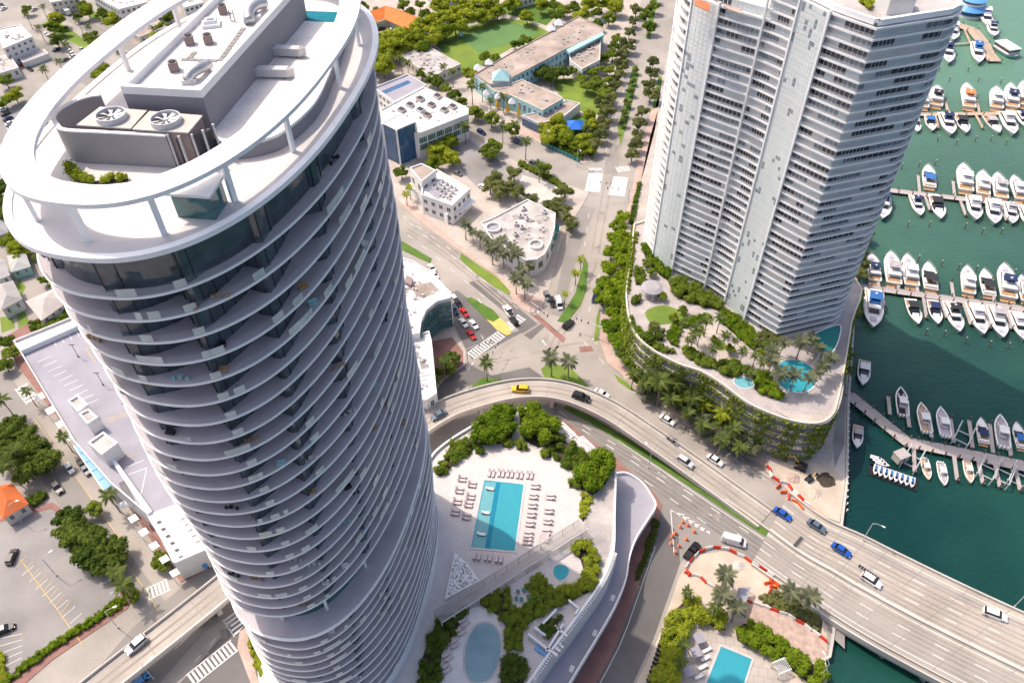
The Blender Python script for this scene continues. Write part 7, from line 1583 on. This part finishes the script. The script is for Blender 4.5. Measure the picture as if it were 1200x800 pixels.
CC = {'white': (.78,.78,.78,1), 'black': (.018,.018,.02,1), 'grey': (.17,.17,.18,1), 'silver': (.5,.5,.52,1), 'blue': (.015,.09,.42,1), 'navy': (.015,.03,.10,1), 'red': (.5,.015,.015,1), 'yellow': (.75,.42,.01,1), 'skyblue': (.04,.33,.6,1), 'slate': (.10,.14,.19,1)}
def car(kind, col, at, d, label, z=.0, sc=1.0, group=None):
    c = P(*at, z+.6); a = heading(at, (at[0]+d[0], at[1]+d[1]), z); put(CAR[kind], label, {'sedan': 'car', 'suv': 'car', 'van': 'van', 'pickup': 'pickup'}[kind], (c.x, c.y, z+.02), a, sc, group, {'body': CC[col], 'roof': CC[col], 'cargo_body': CC[col]})
RD = (20, 13)
car('sedan','blue',(917,602),RD,'bright blue car on the causeway beside the construction barriers',.3,1.1)
car('sedan','slate',(957,616),RD,'dark slate car on the causeway between the two blue cars',.75,1.1); car('sedan','blue',(986,644),RD,'blue car on the bridge where it leaves the shore',1.15,1.1)
car('suv','white',(1021,680),RD,'white suv beside the dark drain grate on the bridge',1.6,1.1); car('suv','white',(1166,720),(21,8),'white suv with dark windows far out on the bridge',2.9,1.15)
car('suv','yellow',(610,456),(-20,-1),'yellow and black car on the curve of the flyover',7.0,1.1); car('suv','black',(681,465),(20,6),'black suv on the flyover behind the palm island',6.3,1.15); car('sedan','slate',(514,486),(-16,9),'slate car on the flyover next to the tall tower',7.0,1.1); car('suv','silver',(160,755),(-14,12),'silver car on the flyover above the crosswalks',6.55,1.1)
car('sedan','white',(705,461),(20,11),'white car beside the flyover just past the crossing',.02,1.1); car('sedan','white',(782,492),(20,12),'white car with a dark roof on the westbound lanes',.02,1.1); car('sedan','grey',(788,516),(18,12),'dark grey car near the foot of the flyover',2.4,1.0); car('suv','silver',(803,541),(20,13),'silver car coming off the flyover beside the grass strip',2.0,1.1); car('sedan','white',(838,539),(20,13),'white saloon on the westbound lanes near the grey trees',.02,1.1)
car('van','white',(860,634),(24,7),'white delivery van on the eastbound road by the barriers',.03,1.1); car('pickup','black',(811,645),(8,-10),'black pickup parked at the end of the barrier loop',.03,1.1)
for k, (kind, col, at, lab) in enumerate((('sedan','white',(506,314),'white car at the very back of the queue on the boulevard'),('sedan','white',(509,322),'white car second from the back of the boulevard queue'),('sedan','white',(515,334),'white car with dark glass third from the back of the boulevard queue'),('sedan','black',(522,340),'black car behind the white one in the boulevard queue'),('suv','white',(533,351),'white suv in the middle of the boulevard queue'),('suv','black',(537,356),'black suv in the middle of the boulevard queue'),('suv','navy',(532,363),'navy suv in the lane nearest the curved glass office'),('sedan','red',(544,366),'red car behind the two white cars in the boulevard queue'),('sedan','white',(543,378),'white car behind the red car at the front of the boulevard queue'),('sedan','white',(555,380),'white car at the front of its boulevard lane beside the yellow tipped median'),('sedan','red',(552,392),'red car at the very front of the boulevard queue at the crosswalk'))): car(kind, col, at, (10,12.5), lab, .03)
car('suv','black',(602,376),(-9,-12),'black suv just past the zebra crossing on the boulevard',.03); car('pickup','white',(596,365),(-8,-11),'white truck with a red load entering the boulevard',.03,1.15)
car('suv','grey',(641,347),(6,16),'dark grey suv waiting beside the store, behind a black one',.03); car('suv','black',(647,354),(5,16),'black suv waiting at the avenue crosswalk',.03); car('van','white',(655,356),(5,18),'white van waiting beside the divider palms',.03,.95); car('suv','black',(666,380),(16,-14),'black suv turning at the tip of the divider strip',.03,1.05); car('sedan','navy',(697,349),(-4,16),'navy car under the green trees of the garage podium',.03)
car('sedan','white',(742,55),(-3,12),'white car alone on the far stretch of the avenue',.03,1.1)
car('suv','navy',(564,155),(14,8),'navy car on the street between office block and school',.03); car('suv','navy',(607,167),(14,6),'navy suv on the street beside the mural wall',.03,1.05); car('suv','grey',(626,192),(14,6),'grey car parked under the tree across from the teal fence',.03); car('sedan','white',(580,211),(12,5),'white car parked in the car park behind the corner store',.2); car('sedan','white',(566,219),(12,5),'white car parked nearest the corner shop canopy',.2); car('sedan','grey',(536,203),(12,5),'grey car parked behind the white corner shop',.2); car('suv','black',(622,232),(10,5),'black car parked on the pale paved lot',.2)
car('suv','black',(14,652),(5,-12),'black and white car parked on the parking lot by its kerb',.2); car('suv','black',(5,737),(12,-5),'black car entering the parking lot',.2); car('sedan','white',(81,548),(9,12),'white car parked on the shopping street',.03); car('suv','black',(67,571),(9,12),'black suv parked on the shopping street',.03,1.1); car('sedan','black',(96,544),(9,12),'black car parked beside the blue glass canopy',.2); car('sedan','grey',(100,550),(9,12),'grey car parked beside the blue glass canopy',.2); car('sedan','slate',(52,518),(9,12),'slate car parked along the shopping street near a palm',.03)
for k in range(7): car('sedan', ('white','black','navy','white','silver','white','grey')[k], (4+k*2.6, 128+k*5.5), (14,-6), ('white','black','navy','white','silver','white','grey')[k]+' car parked in the far left row under the ring', .02, 1.0, 'far left parked cars')
for k, (a, b, col) in enumerate(((28,75,'red'),(35,81,'black'),(66,58,'navy'),(82,60,'white'),(86,66,'white'),(54,40,'white'),(40,11,'silver'),(2,6,'navy'),(4,10,'white'),(160,44,'navy'),(144,88,'navy'),(90,72,'red'),(76,70,'grey'),(96,58,'silver'))): car('sedan', col, (a, b), (12,8) if k % 2 else (10,-6), col+' car in the far car parks behind the tower ring', .02, 1.0, 'far cars')
for k, (a, b, col) in enumerate(((430,82,'red'),(436,88,'grey'),(446,82,'white'),(470,28,'silver'),(462,33,'white'),(448,34,'black'))): car('sedan', col, (a, b), (12,-3), col+' car parked near the orange roofed building', .17, 1.0, 'cars by the orange roof')
def big(name, label, at, d, L, B, Hh, body, z=.03, cab=True):
    c = P(*at, z+1.2); a = heading(at, (at[0]+d[0], at[1]+d[1]), z); t = thing(name, label, name.replace('_', ' '), (c.x, c.y, z), a)
    mb = MB(); mb.box((-.1*L if cab else 0, 0, Hh/2+.35), (L*(.78 if cab else 1), B, Hh-.7)); link('body', mb.mesh('body', body), t)
    if cab: mb = MB(); mb.box((.4*L, 0, Hh*.38+.2), (L*.18, B*.95, Hh*.72), 0, 0, .9); link('cab', mb.mesh('cab', body), t); mb = MB(); mb.box((.44*L, 0, Hh*.58), (L*.11, B*.9, Hh*.25)); link('windscreen', mb.mesh('windscreen', 'car_glass'), t)
    else: mb = MB(); mb.box((0, 0, Hh*.62), (L*.97, B+.04, Hh*.3)); link('windows', mb.mesh('windows', 'car_glass'), t)
    mb = MB(); mb.box((0, 0, Hh+.06), (L*.6, B*.8, .12)); link('roof_panel', mb.mesh('roof_panel', 'white_plastic'), t)
    for sx in (-.32, .34):
        for sy in (-1, 1): mb = MB(); mb.tube([(sx*L, sy*(B/2-.3), .45), (sx*L, sy*(B/2+.02), .45)], .45, 12); link('wheel', mb.mesh('wheel', 'tyre'), t)
big('truck', 'bright blue box truck at the kerb under the louvred shopping roof', (250,653), (14,-10), 7, 2.4, 3.0, 'blue_glass_roof'); big('truck', 'bright blue truck in the lower road beside the flyover', (156,797), (14,-8), 7.5, 2.5, 3.0, 'blue_glass_roof'); big('bus', 'white and blue bus on the far street under the ring', (76,13), (12,8), 11, 2.6, 3.2, 'white_plastic', cab=False)
# ------------------------------------------------------------ road works, lamps, signals
bm = MB(); bm.add([(-.95,-.28,0),(.95,-.28,0),(.95,.28,0),(-.95,.28,0),(-.95,-.1,1.0),(.95,-.1,1.0),(.95,.1,1.0),(-.95,.1,1.0)], [(3,2,1,0),(0,1,5,4),(1,2,6,5),(2,3,7,6),(3,0,4,7),(4,5,6,7)]); bm.box((-.5,0,1.04),(.2,.12,.08)); bm.box((.5,0,1.04),(.2,.12,.08))
BARM = {'red': bm.mesh('barrier', 'red_plastic'), 'white': bm.mesh('barrier', 'white_plastic'), 'orange': bm.mesh('barrier', 'orange_plastic')}
def barriers(path, where, gap=2.15, pat=('red','white'), z=.18, jit=.05):
    L = [P(a, b, z) for a, b in cpx(path, 8)]; s = 0; k = 0
    for i in range(1, len(L)):
        a, b = L[i-1], L[i]; e = (b-a); l_ = e.length; u = e/l_
        while s < l_:
            q = a+u*s; col = pat[k % len(pat)]; o = link('road_barrier', BARM[col], None, (q.x, q.y, z), math.atan2(u.y, u.x)+rng.uniform(-jit, jit)*3); tag(o, f'{col} plastic road barrier {where}', 'barrier', f'{col} barriers {where}'); k += 1; s += gap
        s -= l_
barriers([(806,671),(804,665),(809,657),(817,649),(828,643),(840,641.5),(853,644),(868,651),(884,661),(900,671),(908,678)], 'in the loop round the sandy lot beside the eastbound road', z=.16)
barriers([(806,672),(819,676),(831,685),(846,692),(858,698)], 'in the short line across the sandy lot', z=.16)
barriers([(877,705),(893,710),(925,722),(946,735),(968,751)], 'edging the brick plaza under the causeway', pat=('red','white','white'), z=.17)
barriers([(901,549),(905,559),(922,568),(936,581),(949,595),(956,604)], 'between the westbound lanes and the dug up corner', z=.2, jit=.2)
for k, (a, b) in enumerate(((918,577),(924,583),(931,588),(912,570),(938,594),(899,683),(903,681),(906,688),(902,692),(909,684))):
    c = P(a, b, .2); o = link('road_barrier', BARM[('orange','red','orange','red','orange')[k % 5]], None, (c.x, c.y, .2), k*1.3); tag(o, ('orange','red','orange','red','orange')[k % 5]+' plastic barrier dumped askew '+('beside the westbound lanes' if k < 5 else 'beside the causeway edge of the sandy lot'), 'barrier', 'dumped barriers '+str(k < 5))
cm = MB(); cm.box((0,0,.04),(.62,.62,.08)); cm.cyl((0,0,.08), .27, .95, 12, 0, .2); drum = cm.mesh('drum', 'orange_plastic'); cm2 = MB(); cm2.cyl((0,0,.35), .262, .14, 12, 0, .255); cm2.cyl((0,0,.62), .245, .14, 12, 0, .235); band = cm2.mesh('reflective_band', 'white_plastic')
for a, b in ((800,612),(805.5,615.5),(797,617.5),(791,625),(813,623),(786,637.5),(795.5,640),(791,647.5),(787.5,629),(804,632)):
    c = P(a, b, .03); t = thing('traffic_drum', 'orange and white traffic drum on the hatched road gore', 'traffic drum', (c.x, c.y, .03), 0, 'traffic drums'); link('drum', drum, t); link('reflective_band', band, t); t.scale = (1.4, 1.4, 1.2)
def make_digger():
    t = thing('excavator', 'x', 'excavator'); mb = MB()
    for sy in (-1, 1): mb.box((0, sy*.95, .4), (3.4, .5, .8), 0, 0, .92)
    link('tracks', mb.mesh('tracks', 'black'), t); mb = MB(); mb.box((-.3, 0, 1.3), (2.6, 2.1, .9)); link('body', mb.mesh('body', 'dark_metal'), t); mb = MB(); mb.box((.4, .55, 2.1), (1.3, .9, 1.2), 0, 0, .9); link('cab', mb.mesh('cab', 'car_glass'), t)
    mb = MB(); mb.tube([(.8,-.3,1.5),(2.6,-.3,3.2),(4.2,-.3,2.2)], .2, 6); link('boom', mb.mesh('boom', 'yellow'), t); mb = MB(); mb.tube([(4.2,-.3,2.2),(4.6,-.3,.7)], .16, 6); mb.box((4.5,-.3,.5), (.7,.9,.6)); link('bucket', mb.mesh('bucket', 'dark_metal'), t); freeze(t); return t
DG = make_digger(); c = P(938,548,.2); put(DG, 'dark excavator working on the dug up corner by the seawall', 'excavator', (c.x, c.y, .2), 2.6, 1.0); c = P(948,562,.2); put(DG, 'small yellow loader beside the spoil heap on the dug up corner', 'excavator', (c.x, c.y, .2), .6, .7)
def heap(px, py, r_, h, label, m='sand', name='spoil_heap', seed=1):
    rr = random.Random(seed); c = P(px, py, .2); mb = MB(); n = 18; vs = []; fs = []
    for i in range(5):
        q = r_*(1-i/5)
        for k in range(n): a = 2*PI*k/n; j = rr.uniform(.8, 1.15); vs.append((q*j*math.cos(a), q*j*math.sin(a), h*(i/5)*rr.uniform(.85, 1.1)))
    vs.append((0, 0, h)); fs = [(i*n+k, i*n+(k+1) % n, (i+1)*n+(k+1) % n, (i+1)*n+k) for i in range(4) for k in range(n)]+[(4*n+k, 4*n+(k+1) % n, 5*n) for k in range(n)]; mb.add(vs, fs); o = link(name, mb.mesh(name, m), None, (c.x, c.y, .19)); tag(o, label, 'heap')
heap(968,562,2.6,1.2,'dark soil heap on the dug up corner','soil',seed=4); heap(955,578,2.2,.9,'sand heap beside the red barriers on the dug up corner','sand',seed=5); heap(866,662,1.6,.7,'pale rubble heap in the sandy lot','concrete',seed=6); heap(930,560,2.0,.8,'sand heap behind the barrier line','pavers',seed=7)
def make_lamp():
    t = thing('street_lamp', 'x', 'street lamp'); mb = MB(); mb.cyl((0,0,0), .22, .4, 10); mb.tube([(0,0,.3),(0,0,8.6)], [.12,.08], 8); link('pole', mb.mesh('pole', 'galv'), t); mb = MB(); mb.tube([(0,0,8.5),(.8,0,9.1),(2.2,0,9.3)], .06, 6); link('arm', mb.mesh('arm', 'galv'), t); mb = MB(); mb.box((2.5,0,9.28), (.9,.34,.14)); link('lamp_head', mb.mesh('lamp_head', 'white_plastic'), t); freeze(t); return t
LP = make_lamp()
for (a, b, z, rz, lab) in ((1011,633,1.0,-.6,'street lamp on the bridge parapet beside the seawall'),(1189,710,3.1,-.6,'street lamp on the bridge parapet far out over the water'),(733,405,.2,-2.5,'street lamp at the causeway corner of the garage podium'),(550,455,.1,1.0,'street lamp on the grass island behind the flyover'),(745,262,.2,3.1,'street lamp beside the avenue at the white tower'),(640,172,.2,-1.2,'street lamp on the teal fence pavement'),(676,195,.2,-1.2,'street lamp at the end of the teal fence'),(138,735,.2,.4,'street lamp at the corner of the parking lot above the flyover'),(26,612,.2,.4,'street lamp at the back of the parking lot'),(66,674,.2,.8,'twin lit lamp post in the middle of the parking lot'),(288,722,.1,2.0,'street lamp beside the white foot of the tall tower'),(180,795,.1,.5,'street lamp between the blue truck and the flyover'),(760,548,.15,2.2,'street lamp on the grass strip beside the flyover foot'),(960,795,.2,1.9,'street lamp by the dark hedge at the water')):
    c = P(a, b, z); put(LP, lab, 'street lamp', (c.x, c.y, z), rz, 1.0 if z < 5 else .9)
for (a, b, lab) in ((92,418,'dark lamp post on the parking roof nearest the houses'),(121,451,'dark lamp post in the middle of the parking roof'),(154,487,'dark lamp post on the parking roof next to the tower')):
    c = P(a, b, HR+.05); t = thing('parking_lamp', lab, 'lamp post', (c.x, c.y, HR+.05)); mb = MB(); mb.cyl((0,0,0), .2, .6, 8); mb.tube([(0,0,.5),(0,0,5.5)], .09, 6); link('pole', mb.mesh('pole', 'dark_metal'), t); mb = MB(); mb.box((0,0,5.55), (1.8,.3,.15)); link('lamp_head', mb.mesh('lamp_head', 'dark_metal'), t)
def make_signal():
    t = thing('traffic_signal', 'x', 'traffic signal'); mb = MB(); mb.cyl((0,0,0), .2, .3, 8); mb.tube([(0,0,.2),(0,0,6.2)], .12, 8); link('pole', mb.mesh('pole', 'galv'), t); mb = MB(); mb.tube([(0,0,6),(9,0,6.4)], [.11,.06], 6); link('mast_arm', mb.mesh('mast_arm', 'galv'), t)
    for x in (4.5, 7, 8.8): mb = MB(); mb.box((x,0,5.8), (.3,.3,1.0)); link('signal_head', mb.mesh('signal_head', 'dark_metal'), t)
    freeze(t); return t
SG = make_signal()
for (a, b, rz, lab) in ((702,398,2.6,'traffic signal mast at the garage podium corner of the crossing'),(622,368,-.9,'traffic signal mast at the store corner of the crossing'),(572,438,1.2,'traffic signal mast on the grass island behind the flyover'),(548,424,.5,'traffic signal mast beside the white annex'),(690,226,-.2,'traffic signal mast on the avenue at the school street'),(736,236,3.0,'traffic signal mast on the avenue at the white tower')):
    c = P(a, b, .1); put(SG, lab, 'traffic signal', (c.x, c.y, .1), rz)
# drain grates on the bridge
for (a, b, lab) in (((1006,662),(1030,678),'long dark drain grate set in the bridge deck'), ((931,640),(940,629),'short dark drain grate set in the causeway')):
    A, B = P(*a, 1.42 if a[0] > 1000 else .52), P(*b, 1.75 if a[0] > 1000 else .52); e = B-A; q = Vector((-e.y, e.x, 0)).normalized()*.55; t = thing('drain_grate', lab, 'grate', tuple(A)); mb = MB(); up_ = Vector((0,0,.06)); mb.add([A-q+up_, B-q+up_, B+q+up_, A+q+up_], [(0,1,2,3)]); mb.build('frame', 'concrete_dark', t)
    for k in range(8): u0, u1 = A.lerp(B, (k+.12)/8), A.lerp(B, (k+.88)/8); mb = MB(); up_ = Vector((0,0,.08)); q2 = q*.8; mb.add([u0-q2+up_, u1-q2+up_, u1+q2+up_, u0+q2+up_], [(0,1,2,3)]); mb.build('grate_panel', 'black', t)
